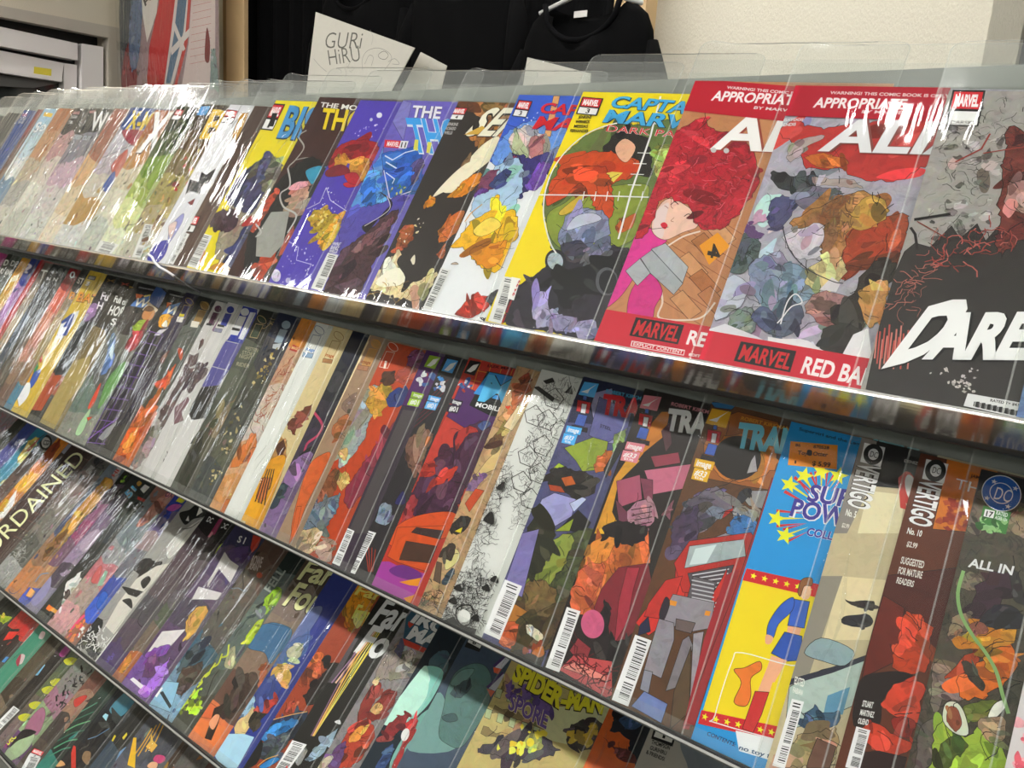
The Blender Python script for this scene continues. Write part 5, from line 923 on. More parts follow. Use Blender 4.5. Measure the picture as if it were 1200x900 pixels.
comic(2, (927.5, 494), 'blue and yellow toy-card style comic with starburst and orange price sticker', [('bg', '#1b8fc8', 0.03),
    burst(C4, [(230, 760, -130, -90), (230, 740, -60, -110), (250, 720, 0, -110), (280, 700, 50, -70), (180, 830, -140, 0), (190, 870, -110, 40)]),
    V(C4, T('Supergirl and the Legion', (145, 416), (470, 500), (148, 402), '#0c2c44', None, 0, 0.02), P('#de8a1c', [(106, 468), (327, 487), (322, 600), (93, 580)], 0, 0.03), T('86', (128, 492), (152, 494), (129, 479), '#2c2010'), T('870528', (212, 500), (286, 506), (214, 486), '#2c2010', None, 0, 0.04), T('Toy   Otter', (138, 530), (280, 540), (141, 512), '#1c140c', None, 0, 0.05), P('#1c140c', [(185, 510), (205, 512), (204, 535), (183, 532)], 1, 0), T('1', (124, 572), (132, 573), (125, 558), '#2c2010'), T('$ 5.99', (206, 582), (292, 590), (209, 560), '#1c140c', None, 0, 0.06),
      T('SUPER', (180, 745), (520, 800), (205, 668), '#3a3288', '#f0f0f4', 0.07, 0.08), T('POWERS', (100, 815), (530, 900), (125, 735), '#3a3288', '#f0f0f4', 0.07, 0.08), T('COLLECTION', (178, 908), (480, 965), (190, 872), '#3a3288', '#f0f0f4', 0.06, 0.06)),
    P('#e6c812', [(873, 672), (1010, 705), (960, 900), (822, 838)], 0, 0.02), P('#c02028', [(875, 666), (1010, 696), (1008, 712), (870, 680)], 0, 0), P('#c02028', [(822, 832), (990, 868), (986, 886), (818, 848)], 0, 0),
    *[Star('#f0dc20', (883 + i * 13, 675 + i * 3.1), 2.6) for i in range(8)], *[Star('#f0dc20', (826 + i * 13, 840 + i * 3.0), 2.6) for i in range(8)],
    P('#1b8fc8', [(816, 849), (990, 887), (986, 910), (812, 880)], 0, 0.02), P('#d8e4ec', [(862, 856), (990, 886), (984, 915), (866, 880)], 0, 0.02), V(D3, T('CONTENTS:', (912, 745), (1045, 800), (920, 728), '#0c2c54', None, 0, 0.02), T('no toy for you', (1062, 812), (1330, 890), (1070, 792), '#2c4c68', None, 0, 0.02)),
    # plain doll-like toy and small toy pet behind the printed clear blister
    V(D4, P('#dca888', [(95, 225), (160, 238), (140, 300), (85, 285)], 0, 0.1), P('#3460b8', [(100, 105), (195, 120), (170, 245), (92, 232), (108, 160)], 0, 0.16), P('#3460b8', [(118, 100), (60, 135), (5, 215), (-5, 280), (25, 290), (50, 225), (115, 160)], 1, 0.16), P('#dca888', [(-12, 315), (-8, 275), (24, 288), (12, 318)], 1, 0.1), P('#2c56ac', [(78, 262), (160, 282), (158, 395), (90, 400), (15, 362)], 0, 0.16), P('#dca888', [(15, 372), (90, 396), (30, 500), (-20, 480)], 0, 0.1), P('#e0b898', [(148, 90), (155, 45), (192, 30), (202, 80), (180, 112)], 1, 0.1), P('#8a5a34', [(140, 70), (160, 15), (205, 10), (205, 45), (170, 48), (152, 95)], 1, 0.16)),
    V(D3, P('#dca888', [(1150, 545), (1195, 430), (1245, 430), (1205, 550)], 0, 0.1), P('#c03030', [(1080, 715), (1140, 540), (1205, 545), (1170, 650), (1130, 735)], 0, 0.16), P('#d8782c', [(1040, 440), (1090, 430), (1160, 400), (1168, 440), (1120, 480), (1120, 560), (1095, 610), (1040, 590), (1075, 500)], 1, 0.16)),
    Ln('#f2eedc', [(1000, 700), (975, 720), (950, 745), (938, 780), (870, 765), (858, 775), (838, 838), (842, 848), (960, 880)], 0.8, False, 1)], round_corner=True)
comic(2, (1010, 512.5), 'bagged comic with black top, cream cover and number five under vertical white name', [('bg', '#b8ac8c', 0.1),
    V(C4, P('#110f10', [(430, 440), (800, 520), (740, 700), (500, 680), (380, 620)], 0, 0.03), P('#86807a', [(300, 900), (400, 600), (440, 445), (510, 470), (480, 680), (370, 900)], 0, 0.08), P('#d0c8a8', [(470, 700), (640, 720), (620, 900), (420, 900)], 0, 0.1), El('#b8322c', (660, 690), (700, 690), (650, 610), 0), El('#e8e4dc', (672, 690), (700, 690), (660, 625), 0), P('#b8322c', [(610, 640), (630, 625), (650, 790), (620, 780)], 0, 0), T('DENIZENS', (638, 565), (740, 588), (641, 552), '#b8b4b0')),
    V(D4, P('#d0c4a0', [(340, 0), (560, 20), (480, 300), (260, 300)], 0, 0.08), P('#8a8478', [(230, 0), (350, 0), (180, 500), (80, 520)], 0, 0.06), P('#2c2824', [(360, 110), (400, 120), (420, 115), (490, 120), (490, 160), (430, 150), (400, 140)], 1, 0.4), P('#2a2a30', [(340, 205), (380, 190), (480, 185), (480, 235), (370, 230)], 1, 0.4), P('#a8b8b0', [(100, 520), (250, 440), (460, 390), (420, 600), (180, 700), (80, 720)], 0, 0.15), P('#2a2c3a', [(98, 485), (290, 430), (460, 370), (460, 395), (300, 455), (100, 512)], 0, 0.05), P('#8aa0a4', [(170, 360), (250, 290), (400, 350), (360, 420), (260, 400)], 1, 0.2), P('#5a8aa4', [(270, 600), (280, 560), (385, 520), (350, 650), (260, 650)], 0, 0.1), P('#3a5a74', [(170, 660), (220, 610), (260, 640), (340, 630), (320, 700), (190, 720)], 1, 0.6), P('#a89468', [(80, 800), (150, 740), (330, 700), (300, 900), (60, 900)], 0, 0.5), P('#6a4a3c', [(190, 860), (230, 760), (320, 800), (290, 900), (180, 900)], 0, 0.2), T('EDITED', (122, 505), (168, 520), (128, 470), '#e0dcd4'), T('FABIAN', (115, 545), (160, 560), (120, 520), '#e0dcd4'),
      BC((20, 888), (78, 905), (112, 575))),
    V(C4, P('#e4e2de', [(452, 475), (550, 498), (528, 590), (432, 565)], 0, 0), El('#111111', (493, 530), (538, 540), (503, 482)), El('#e4e2de', (494, 530), (518, 536), (500, 504)), T('DC', (476, 540), (510, 548), (484, 514), '#111111', None, 0, 0.0), T('VERTIGO', (428, 568), (372, 770), (532, 592), '#f0eeea', '#38302c', 0.05, 0.1), T('No. 5', (362, 815), (410, 828), (370, 785), '#e0dcd4', None, 0, 0.03), T('$2.99', (345, 870), (378, 878), (350, 850), '#d0ccc4'))])
comic(2, (1079, 531), 'bagged comic with dark brown and orange cover under vertical white name', [('bg', '#5a2c18', 0.15),
    V(C4, P('#c4701c', [(838, 552), (1080, 600), (1020, 900), (770, 880), (800, 760)], 0, 0.22), Bl(['#8a2c14', '#a8481c'], [(790, 820), (830, 740), (960, 750), (930, 880), (800, 890)], 26, 2.5), T('THE', (872, 688), (1040, 730), (884, 642), '#e4dcd4', None, 0, 0.0), T('JAMIE', (948, 636), (1010, 650), (952, 622), '#301408')),
    V(D4, P('#4a1c14', [(540, 0), (900, -40), (860, 240), (780, 380), (560, 350), (460, 330)], 0, 0.2), P('#642014', [(470, 330), (540, 90), (640, 150), (600, 400), (440, 480)], 0, 0.22), P('#b03c18', [(580, 430), (620, 260), (650, 160), (780, 240), (740, 460), (660, 460)], 0, 0.5), P('#201412', [(430, 490), (540, 450), (640, 450), (690, 480), (620, 520), (540, 580), (520, 700), (400, 700)], 1, 0.1), P('#c8442a', [(538, 590), (570, 530), (640, 500), (730, 510), (720, 600), (690, 690), (620, 660), (560, 640)], 1, 0.4), P('#882418', [(600, 660), (690, 680), (680, 740), (640, 760), (580, 700)], 1, 0.4), P('#b83c22', [(430, 720), (520, 700), (620, 760), (680, 800), (600, 840), (500, 820)], 1, 0.4), P('#2c1614', [(420, 830), (520, 820), (650, 850), (630, 930), (400, 930)], 0, 0.2), T('STUART', (440, 610), (490, 620), (447, 582), '#e8e0d8', None, 0, 0.05), T('MARTINEZ', (430, 650), (495, 664), (436, 624), '#e8e0d8', None, 0, 0.05), T('OLIEND', (420, 690), (468, 700), (426, 664), '#e8e0d8', None, 0, 0.05),
      BC((362, 895), (428, 915), (414, 705))),
    V(C4, P('#e4e2de', [(742, 552), (846, 576), (824, 668), (722, 644)], 0, 0), El('#111111', (785, 606), (833, 616), (796, 555)), El('#e4e2de', (786, 606), (812, 612), (792, 578)), T('DC', (768, 616), (804, 624), (776, 588), '#111111', None, 0, 0.0), T('VERTIGO', (718, 645), (660, 852), (822, 668), '#f0eeea', '#38201c', 0.05, 0.1), T('No. 10', (650, 900), (718, 916), (658, 872), '#e0dcd4', None, 0, 0.03)),
    T('$2.99', (1062, 640), (1074, 643), (1064, 634), '#d0ccc4'), T('SUGGESTED', (1055, 660), (1082, 666), (1057, 652), '#d0ccc4'), T('FOR MATURE', (1052, 672), (1080, 678), (1054, 664), '#d0ccc4'), T('READERS', (1050, 683), (1070, 688), (1052, 676), '#d0ccc4')])
comic(2, (1150, 549.5), 'bagged comic with round blue badge over rocks, orange blast and green shapes', [('bg', '#4a4438', 0.5),
    V(C4, P('#1c1c20', [(1000, 590), (1250, 640), (1200, 760), (980, 700)], 0, 0.1), P('#6a5f50', [(930, 880), (980, 700), (1020, 760), (1000, 900)], 1, 0.7), P('#8a7860', [(1120, 860), (1170, 790), (1230, 800), (1200, 920)], 1, 0.6), P('#3c7636', [(1010, 770), (1140, 800), (1115, 905), (985, 880)], 0, 0.1), Bl(['#2c5a28', '#8ab878'], [(990, 870), (1010, 820), (1110, 840), (1095, 900)], 14, 2.5), P('#f0f0f0', [(1018, 786), (1064, 796), (1056, 830), (1010, 820)], 0, 0), T('17', (1020, 818), (1052, 825), (1026, 794), '#111111', None, 0, 0.07), T('RATED', (1068, 812), (1122, 824), (1072, 794), '#d0e0d0'), T('AGES 13+', (1062, 832), (1120, 846), (1066, 816), '#d0e0d0'),
      El('#e8eef4', (1093, 712), (1186, 735), (1110, 630), 0), El('#1d58a8', (1093, 712), (1182, 734), (1109, 634), 0.03), El('#e8eef4', (1093, 712), (1148, 726), (1103, 664), 0), El('#1d58a8', (1093, 712), (1144, 725), (1102, 668), 0), T('DC', (1056, 738), (1130, 756), (1075, 682), '#f4f6f8', None, 0, 0.0), *[Star('#f0f4f8', q, 2.0) for q in ((1060, 658), (1160, 690), (1125, 775), (1026, 735))]),
    V(D4, P('#7a6c58', [(880, 30), (940, -20), (1000, 10), (990, 70), (920, 60)], 1, 0.7), P('#3a2430', [(980, 60), (1050, -20), (1170, 0), (1100, 120), (1000, 200), (900, 250)], 1, 0.3), P('#8a7860', [(840, 260), (880, 180), (950, 180), (940, 290), (860, 300)], 1, 0.7), P('#70645a', [(760, 540), (790, 400), (830, 420), (880, 500), (900, 580), (820, 590), (780, 640)], 1, 0.7), P('#9c3c1c', [(830, 480), (900, 400), (1000, 330), (1040, 330), (940, 440)], 1, 0.4), P('#c8681c', [(885, 500), (960, 440), (1080, 330), (1140, 330), (1160, 420), (1090, 520), (1000, 580), (920, 590)], 1, 0.4), P('#38342c', [(910, 400), (950, 410), (1010, 500), (1000, 540), (930, 460)], 1, 0.5), P('#605850', [(690, 860), (720, 700), (790, 690), (800, 860), (700, 920)], 1, 0.6),
      P('#c89028', [(910, 330), (950, 270), (1030, 230), (1150, 220), (1160, 300), (1060, 310), (1040, 390), (1060, 450), (1030, 430), (1010, 330), (940, 310)], 1, 0.6), P('#28262c', [(1000, 200), (1060, 140), (1160, 150), (1200, 200), (1160, 250), (1080, 250), (1020, 230)], 1, 0.5), P('#7a4a3c', [(940, 240), (980, 210), (1030, 240), (1020, 270), (960, 270)], 1, 0.4), P('#302c2c', [(1140, 0), (1170, -20), (1200, 80), (1220, 140), (1150, 110)], 1, 0.3),
      P('#94ac3c', [(770, 930), (780, 800), (790, 700), (830, 680), (900, 740), (960, 740), (1010, 690), (1050, 780), (1100, 800), (1110, 930)], 1, 0.4), P('#4c5820', [(780, 870), (830, 770), (900, 750), (940, 800), (880, 850), (840, 910)], 1, 0.5), P('#606c28', [(910, 620), (1000, 580), (1080, 590), (1060, 650), (960, 680)], 1, 0.5), P('#c8ccb8', [(820, 680), (830, 600), (880, 590), (920, 640), (940, 740), (880, 740)], 1, 0.2), P('#8a4a34', [(835, 670), (850, 615), (890, 630), (910, 700), (880, 730), (850, 700)], 1, 0.4), P('#d8dcd0', [(1030, 660), (1060, 600), (1110, 580), (1110, 620), (1060, 670)], 1, 0.2), P('#907c64', [(980, 690), (1040, 660), (1110, 670), (1110, 760), (1050, 780)], 1, 0.6), Ln('#8ab070', [(915, -20), (890, 80), (905, 180), (960, 280), (1020, 360), (1070, 450), (1100, 560), (1125, 640)], 2.2, False, 1)),
    T('ALL IN', (1134, 664), (1186, 674), (1137, 654), '#f0f0ee', None, 0, 0.07)])
comic(2, (1250, 575), 'bagged comic with white cover and pink specks next to the rocky one', [('bg', '#c6c2c2', 0.05), V(D4, Bl(['#c85a6a', '#d8a0a8'], [(1120, 900), (1160, 850), (1200, 860), (1200, 900)], 8, 2), Bl(['#c85a6a', '#d8a0a8'], [(1130, 760), (1180, 600), (1300, 400), (1400, 500), (1300, 860)], 12, 3))])
# ------------------------------------------------------------------ third tier
J1 = (0, 480, 6); J2 = (150, 560, 6); J3 = (0, 600, 6); J4 = (180, 690, 6); M1 = (0, 740, 5.625); N1 = (480, 700, 5); N2 = (260, 720, 5)
comic(3, (-2, 476), 'bagged comic with pale grey cover speckled in pink, third tier', [Auto(['#8a8488', '#8a7c80', '#807a78'], 6, tex=0.3), V(J1, Sc(['#a85a60', '#b87078'], [(-40, 160), (20, 10), (150, 60), (20, 170)], 30, 8, 1.0))])
comic(3, (23.3, 488.3), 'bagged comic with dark olive plain cover, third tier', [Auto(['#34352c', '#3a3b32', '#4a4a3c', '#3a3a30'], 4)])
comic(3, (33.3, 494), 'bagged comic with blue violet cover and yellow flecks, third tier', [Auto(['#3c4a8a', '#4a4a88', '#7a6a98', '#504868'], 10), V(J1, Bl(['#b8b858', '#6a5a9a'], [(20, 230), (120, 130), (200, 90), (120, 200)], 8, 3))])
comic(3, (45, 500), 'bagged comic with teal blue and pale yellow patches, third tier', [Auto(['#2c7890', '#3a8098', '#6a9aa0', '#4a8a90'], 6), V(J1, P('#c8b858', [(130, 330), (200, 220), (255, 190), (280, 200), (200, 320), (120, 400)], 0, 0.3), P('#a84a28', [(185, 290), (270, 200), (280, 205), (205, 295)], 0, 0), Bl(['#a8a870', '#3a8898'], [(0, 520), (120, 380), (180, 330), (60, 520)], 12, 4))])
comic(3, (58.3, 505), 'bagged comic with grey brown cover and round black badge, third tier', [Auto(['#6a7078', '#3c302a', '#54403a', '#3a2e28', '#6a5a50'], 6), V(J1, El('#1c1c1c', (322, 232), (362, 250), (340, 180)), El('#a8a8a4', (322, 232), (350, 244), (334, 196)), T('CD', (300, 246), (340, 252), (312, 212), '#1c1c1c', None, 0, 0.08))])
comic(3, (69, 511.7), 'bagged comic with amber orange flames cover, third tier', [Auto(['#c07c1c', '#b8701c', '#d09a20', '#a86a20', '#c8c4b8', '#8a5a28'], 10), V(J1, P('#8a3a14', [(300, 300), (400, 230), (420, 260), (330, 370)], 1, 0.3), P('#d4d2cc', [(-10, 760), (60, 640), (120, 560), (100, 660), (30, 760)], 0, 0.1), T('STORM', (25, 720), (70, 640), (-10, 705), '#b8a020'))])
comic(3, (81, 519), 'bagged comic with brick wall cover and serif title running up it', [('bg', '#3c2a26', 0.3),
    *[V(J1, Ln('#8a5a4c', [(560 - i * 42, 250 + i * 58), (760 - i * 42, 345 + i * 58)], 0.5)) for i in range(12)], *[V(J1, Ln('#8a5a4c', [(600 - i * 42 + (i % 2) * 40, 270 + i * 58 + (i % 2) * 20), (572 - i * 42 + (i % 2) * 40, 308 + i * 58 + (i % 2) * 20)], 0.5)) for i in range(11)],
    V(J1, P('#8a8a94', [(430, 300), (480, 240), (505, 250), (450, 315)], 0, 0.2), T('ORDAINED', (-64, 1040), (606, 337), (-136, 971), '#d0c8a0', '#1c1410', 0.03, 0.0))])
comic(3, (110, 533), 'bagged comic with grey speckled cover and faint emblem, third tier', [Auto(['#5c5856', '#7a6c68', '#7c746c', '#6a665e', '#55544e', '#8a8a88'], 14), V(J1, Sc('#1c1a1a', [(640, 430), (690, 350), (760, 370), (700, 470)], 26, 6, 0.8), El('#3a3a3c', (680, 365), (700, 374), (690, 340), 0.4), T('GENE', (625, 455), (668, 408), (600, 435), '#a8a8a8')), V(J3, Sc('#b8b8b4', [(0, 480), (120, 250), (200, 200), (150, 340), (20, 500)], 40, 10, 0.6))])
comic(3, (129, 544), 'bagged comic with slate blue edge and honey orange picture, third tier', [Auto(['#6c7680', '#5a6470', '#3c4460', '#8a6a50', '#a8744a'], 6), V(J1, P('#b0a8a8', [(800, 440), (835, 400), (860, 415), (800, 530), (775, 520)], 0, 0.1), T('HI', (805, 475), (840, 430), (783, 462), '#a84038', None, 0, 0.06), P('#a87828', [(390, 900), (560, 680), (740, 480), (800, 490), (780, 540), (620, 740), (460, 900)], 0, 0.3)), V(J3, P('#a8802c', [(330, 260), (430, 130), (560, 0), (620, 0), (500, 160), (380, 300)], 0, 0.3), P('#6a4a24', [(300, 320), (400, 180), (480, 120), (420, 240), (330, 340)], 1, 0.5), P('#c07a3c', [(10, 540), (60, 490), (100, 490), (50, 560)], 0, 0.1)), ])
comic(3, (145, 553), 'bagged comic with black top, lime dots and magenta loops, third tier', [Auto(['#16180f', '#4a3c48', '#7a4a68', '#8a3c60', '#6a4a60', '#a07a58', '#4a58a8'], 14), V(J1, Bl(['#6a9a28', '#9ac03c'], [(850, 500), (880, 460), (900, 480), (870, 520)], 4, 3, 0)), V(J3, Ln('#3a88b8', [(250, 490), (290, 440), (340, 430)], 1.4, smooth=1), P('#c89858', [(180, 590), (220, 530), (250, 560), (220, 605)], 0, 0.2), T('DIG', (130, 650), (195, 608), (105, 612), '#3a50b8', None, 0, 0.08))])
comic(3, (155, 558), 'bagged comic with big cyan numerals and lilac figure, third tier', [Auto(['#2a2c2c', '#4a4450', '#6a5a70', '#8a7a90', '#4a404c', '#7a7488'], 8), V(J1, T('51', (905, 625), (965, 565), (872, 592), '#5aa4d0', '#e0e0e0', 0.05, 0.08), P('#b08838', [(960, 520), (980, 500), (1000, 520), (975, 540)], 1)), V(J3, P('#9c8c9c', [(560, 240), (620, 160), (690, 120), (700, 180), (600, 280)], 1, 0.1), P('#8480a0', [(220, 620), (300, 500), (360, 460), (340, 560), (250, 660)], 1, 0.1))])
comic(3, (168.3, 564), 'bagged comic with charcoal cover and red-footed ivory numeral one', [Auto(['#262a28', '#3a403c', '#34383a', '#2c2c2a', '#20221f', '#2a2c28'], 8), V(J1, P('#c0c0bc', [(985, 560), (1020, 525), (1055, 545), (1010, 590)], 0, 0.2), T('1', (1030, 640), (1075, 650), (1100, 545), '#d0ccc4', '#8a2c24', 0.06, 0.1), P('#a8342c', [(970, 610), (1060, 650), (1050, 670), (965, 630)], 0, 0)), V(J3, P('#c8c8c4', [(430, 700), (460, 500), (570, 420), (560, 520), (500, 620), (450, 720)], 0, 0.3), P('#3c2420', [(450, 600), (480, 540), (500, 590), (470, 620)], 1, 0.3), P('#c86a1c', [(322, 680), (345, 650), (372, 670), (350, 700)], 0, 0), P('#c89038', [(350, 690), (375, 670), (440, 720), (425, 740)], 0, 0))])
comic(3, (181.7, 571.7), 'bagged comic with grey blue cover and peach coloured limbs, third tier', [Auto(['#8a6458', '#70787c', '#6a7478', '#88888a', '#a86a70', '#9a8a80', '#b89090'], 12), V(J2, P('#a87060', [(60, 330), (140, 230), (230, 130), (330, 110), (200, 260), (100, 340)], 1, 0.3), T('OX', (255, 130), (310, 140), (275, 95), '#5a3a58')), V(J3, P('#7ca08c', [(680, 520), (740, 410), (760, 420), (720, 520)], 0, 0.1), P('#b05a58', [(640, 480), (700, 380), (720, 400), (680, 500)], 1, 0.2))])
comic(3, (205, 580), 'bagged comic with cobalt top, yellow lettering and magenta, third tier', [Auto(['#2c3c98', '#5a5078', '#8a7878', '#6a6a70', '#3a4a90', '#3c5ab0', '#8a5a48'], 12), V(J2, P('#b8b81c', [(335, 165), (370, 125), (410, 150), (380, 180)], 0, 0.2), P('#a84a98', [(270, 220), (320, 185), (380, 195), (320, 235)], 1, 0.2)), V(J3, P('#2c58a8', [(680, 650), (720, 560), (760, 580), (740, 660), (700, 690)], 1, 0.2), P('#c84a70', [(470, 830), (590, 720), (600, 730), (490, 845)], 0, 0), Bl(['#d8d0c8', '#c04a50', '#d87a40'], [(450, 880), (560, 760), (640, 770), (560, 900)], 14, 4))])
comic(3, (219, 586.7), 'bagged comic in black and white with skull mask drawing', [('bg', '#8c8a86', 0.15), V(J2, P('#161514', [(360, 250), (430, 225), (480, 190), (560, 220), (540, 270), (460, 290), (400, 330)], 1, 0), P('#c8c6c2', [(480, 270), (505, 195), (525, 240)], 0, 0), P('#c8c6c2', [(405, 300), (425, 265), (430, 305)], 0, 0), P('#b8b6b2', [(270, 500), (320, 420), (430, 340), (530, 280), (500, 360), (400, 460), (290, 570)], 1, 0.15), Ln('#2a2826', [(380, 360), (440, 350), (500, 310)], 1.2, smooth=1), P('#2c2a28', [(0, 640), (120, 560), (240, 600), (200, 640), (100, 680)], 0, 0.3)), V(J3, P('#b8b4ac', [(740, 800), (830, 640), (960, 470), (1100, 380), (1190, 360), (1060, 520), (900, 720), (800, 860)], 0, 0.1), P('#2a2826', [(850, 520), (900, 530), (1010, 560), (960, 600), (900, 580)], 0, 0), P('#2a2826', [(990, 490), (1040, 450), (1060, 480), (1010, 540)], 1, 0), P('#2a2826', [(860, 620), (920, 610), (930, 680), (890, 650)], 1, 0), P('#2a2a2a', [(560, 900), (640, 770), (700, 740), (720, 800), (640, 900)], 1, 0.6), Sc('#d8d8d4', [(570, 900), (650, 780), (760, 830), (680, 900)], 24, 8, 1.2)), V(M1, P('#3c3c3a', [(470, 70), (560, 0), (640, 60), (640, 200), (560, 120)], 0, 0.6), Sc('#c8c8c4', [(470, 70), (560, 0), (720, 60), (620, 190)], 26, 9, 1.0), BC((625, 195), (660, 222), (775, 0)))])
comic(3, (243, 601), 'bagged comic with black top and thin magenta bar, third tier', [Auto(['#1c1518', '#3a2c34', '#4a3a40', '#54484c', '#484448', '#50444e', '#4a3c5c'], 8, tex=0.25), V(J2, P('#8a2450', [(570, 400), (640, 290), (675, 280), (610, 400)], 0, 0.1), P('#c87c90', [(560, 415), (590, 375), (600, 390), (575, 420)], 0, 0), T('DC', (550, 305), (585, 320), (572, 270), '#c8c8c8', None, 0, 0.05)), V(M1, T('LEE', (712, 205), (732, 165), (698, 198), '#5a4a98', None, 0, 0.1), T('LAY', (738, 188), (760, 146), (723, 180), '#5a4a98', None, 0, 0.1))])
comic(3, (265, 610), 'bagged comic with black cover and muted brown peach stripe, third tier', [Auto(['#151312', '#2e2628', '#50444a', '#5a5458', '#4e5444', '#6a5c50', '#9c5c34'], 8, tex=0.3), V(J2, T('DC', (650, 350), (690, 362), (672, 315), '#c0c0c0', None, 0, 0.05), P('#8a9a28', [(600, 560), (640, 480), (680, 460), (660, 520), (620, 570)], 1, 0.2)), V(M1, P('#b04a30', [(720, 250), (790, 130), (800, 150), (740, 260)], 0, 0.2), P('#b07c34', [(780, 270), (860, 140), (870, 190), (810, 280)], 0, 0.3))])
comic(3, (276.7, 615), 'bagged comic with purple and white angular shapes, red at its top', [Auto(['#2c2848', '#4a3a58', '#5a4a60', '#4a4250', '#54405c', '#6a4a88'], 6), V(J2, P('#a83020', [(860, 490), (880, 400), (940, 420), (910, 490), (870, 530)], 0, 0.2), P('#4a3464', [(700, 520), (780, 480), (850, 490), (830, 600), (760, 620)], 1, 0.3), P('#b4b0ae', [(560, 740), (680, 520), (720, 580), (780, 620), (720, 740), (640, 640), (560, 770)], 0, 0.05), P('#b4b0b0', [(470, 830), (500, 770), (560, 810), (640, 810), (620, 860), (540, 850)], 0, 0.1), T('S I', (765, 450), (815, 465), (785, 405), '#c8c8cc')),
    V(D1, P('#bab6b6', [(900, 110), (930, 50), (1040, 80), (1020, 110)], 0, 0.05), P('#bcb8b8', [(690, 360), (760, 260), (870, 250), (800, 330)], 0, 0.1), P('#b8924c', [(870, 290), (880, 200), (920, 150), (975, 150), (940, 230), (890, 290)], 1, 0.4), P('#7a4a98', [(680, 380), (720, 340), (800, 320), (760, 380)], 1, 0.3), P('#5a3a5c', [(670, 470), (700, 380), (750, 390), (720, 470)], 1, 0.3), P('#9a68c0', [(650, 560), (740, 440), (800, 380), (760, 500), (690, 570)], 0, 0.3), P('#c8c4c8', [(610, 485), (625, 475), (675, 515), (660, 530)], 0, 0))])
comic(3, (310, 633), 'bagged comic with brown and steel blue machinery cover, third tier', [Auto(['#4e382e', '#5a4438', '#5c5248', '#5a544c', '#54504a', '#3c5a6a', '#6a8498', '#7a9ab0'], 14), V(J2, El('#a84a30', (925, 685), (945, 690), (930, 665)), T('ROWE', (860, 610), (935, 630), (880, 540), '#a89890'), T('RAIN', (850, 640), (910, 655), (862, 600), '#a89890')), V(D1, P('#2c3c48', [(830, 440), (880, 350), (980, 280), (960, 360), (880, 440)], 0, 0.5), P('#4c4038', [(800, 540), (860, 430), (950, 400), (940, 480), (850, 560)], 0, 0.6), P('#80a4b8', [(690, 570), (760, 490), (840, 500), (800, 640), (700, 600)], 0, 0.15), P('#2c3438', [(748, 545), (765, 540), (806, 610), (795, 622)], 0, 0), P('#d0d4d4', [(712, 550), (735, 512), (765, 525), (735, 570)], 0, 0))])
comic(3, (339, 645), 'bagged comic with dark teal top and glowing lime green slime', [Auto(['#16201c', '#4a5450', '#5a665c', '#54605a', '#4c5048', '#44443a'], 8), V(H1, T('FELL', (85, 375), (175, 245), (45, 350), '#8a9088'), P('#8ab024', [(30, 470), (80, 380), (130, 340), (150, 380), (100, 440), (60, 500)], 1, 0.3), P('#5c6468', [(0, 500), (30, 450), (60, 470), (30, 530)], 1, 0.3)), V(J4, P('#8cb020', [(780, 80), (830, 20), (900, 0), (890, 60), (820, 130)], 1, 0.4), P('#a8b828', [(640, 370), (700, 260), (770, 210), (740, 290), (670, 390)], 1, 0.4), P('#989878', [(500, 540), (540, 420), (580, 420), (560, 560)], 1, 0.4), *[Ln('#c0dc48', [(200 + i * 55, 830 - i * 70), (240 + i * 50, 780 - i * 60), (220 + i * 60, 740 - i * 55), (290 + i * 48, 720 - i * 65)], 2.4, smooth=1) for i in range(6)], *[Ln('#b8d83c', [(190 + i * 40, 850), (240 + i * 30, 800 + i * 10), (300 + i * 20, 840)], 3.0, smooth=1) for i in range(3)], Bl(['#a8c838', '#6a7a28'], [(180, 880), (260, 760), (420, 640), (440, 690), (300, 880)], 16, 3.5))])
comic(3, (360, 654), 'bagged comic with taupe cover, cream slanted title and blue curve', [Auto(['#4a3c30', '#70625a', '#7a6a5c', '#7a6656', '#5a4034', '#b86a40'], 4, tex=0.2),
    V(H1, T('Fantastic', (240, 290), (760, 420), (320, 180), '#cfc898', '#2c2418', 0.03, 0.03), T('Four', (155, 440), (400, 520), (255, 310), '#cfc898', '#2c2418', 0.03, 0.03), P('#3c6480', [(0, 640), (60, 560), (120, 550), (210, 590), (180, 680), (120, 740), (60, 720), (0, 690)], 1, 0.15)),
    V(J4, P('#3a6282', [(660, 410), (720, 290), (790, 245), (870, 255), (960, 290), (900, 420), (820, 530), (780, 450)], 1, 0.15), P('#3c2c24', [(480, 880), (560, 700), (600, 600), (720, 600), (740, 680), (640, 800), (560, 900)], 1, 0.5), P('#a85c38', [(730, 700), (750, 560), (800, 510), (800, 580), (760, 680)], 0, 0.3), P('#b86038', [(320, 900), (400, 800), (470, 850), (430, 920)], 0, 0.2)), V(D1, P('#c0703c', [(870, 740), (920, 660), (1060, 710), (1010, 820)], 0, 0.1), P('#2c2018', [(960, 760), (985, 690), (1005, 620), (1050, 600), (1020, 700), (990, 770)], 0, 0.2), P('#c8906c', [(980, 690), (1010, 650), (1030, 660), (1000, 720)], 1, 0.1))])
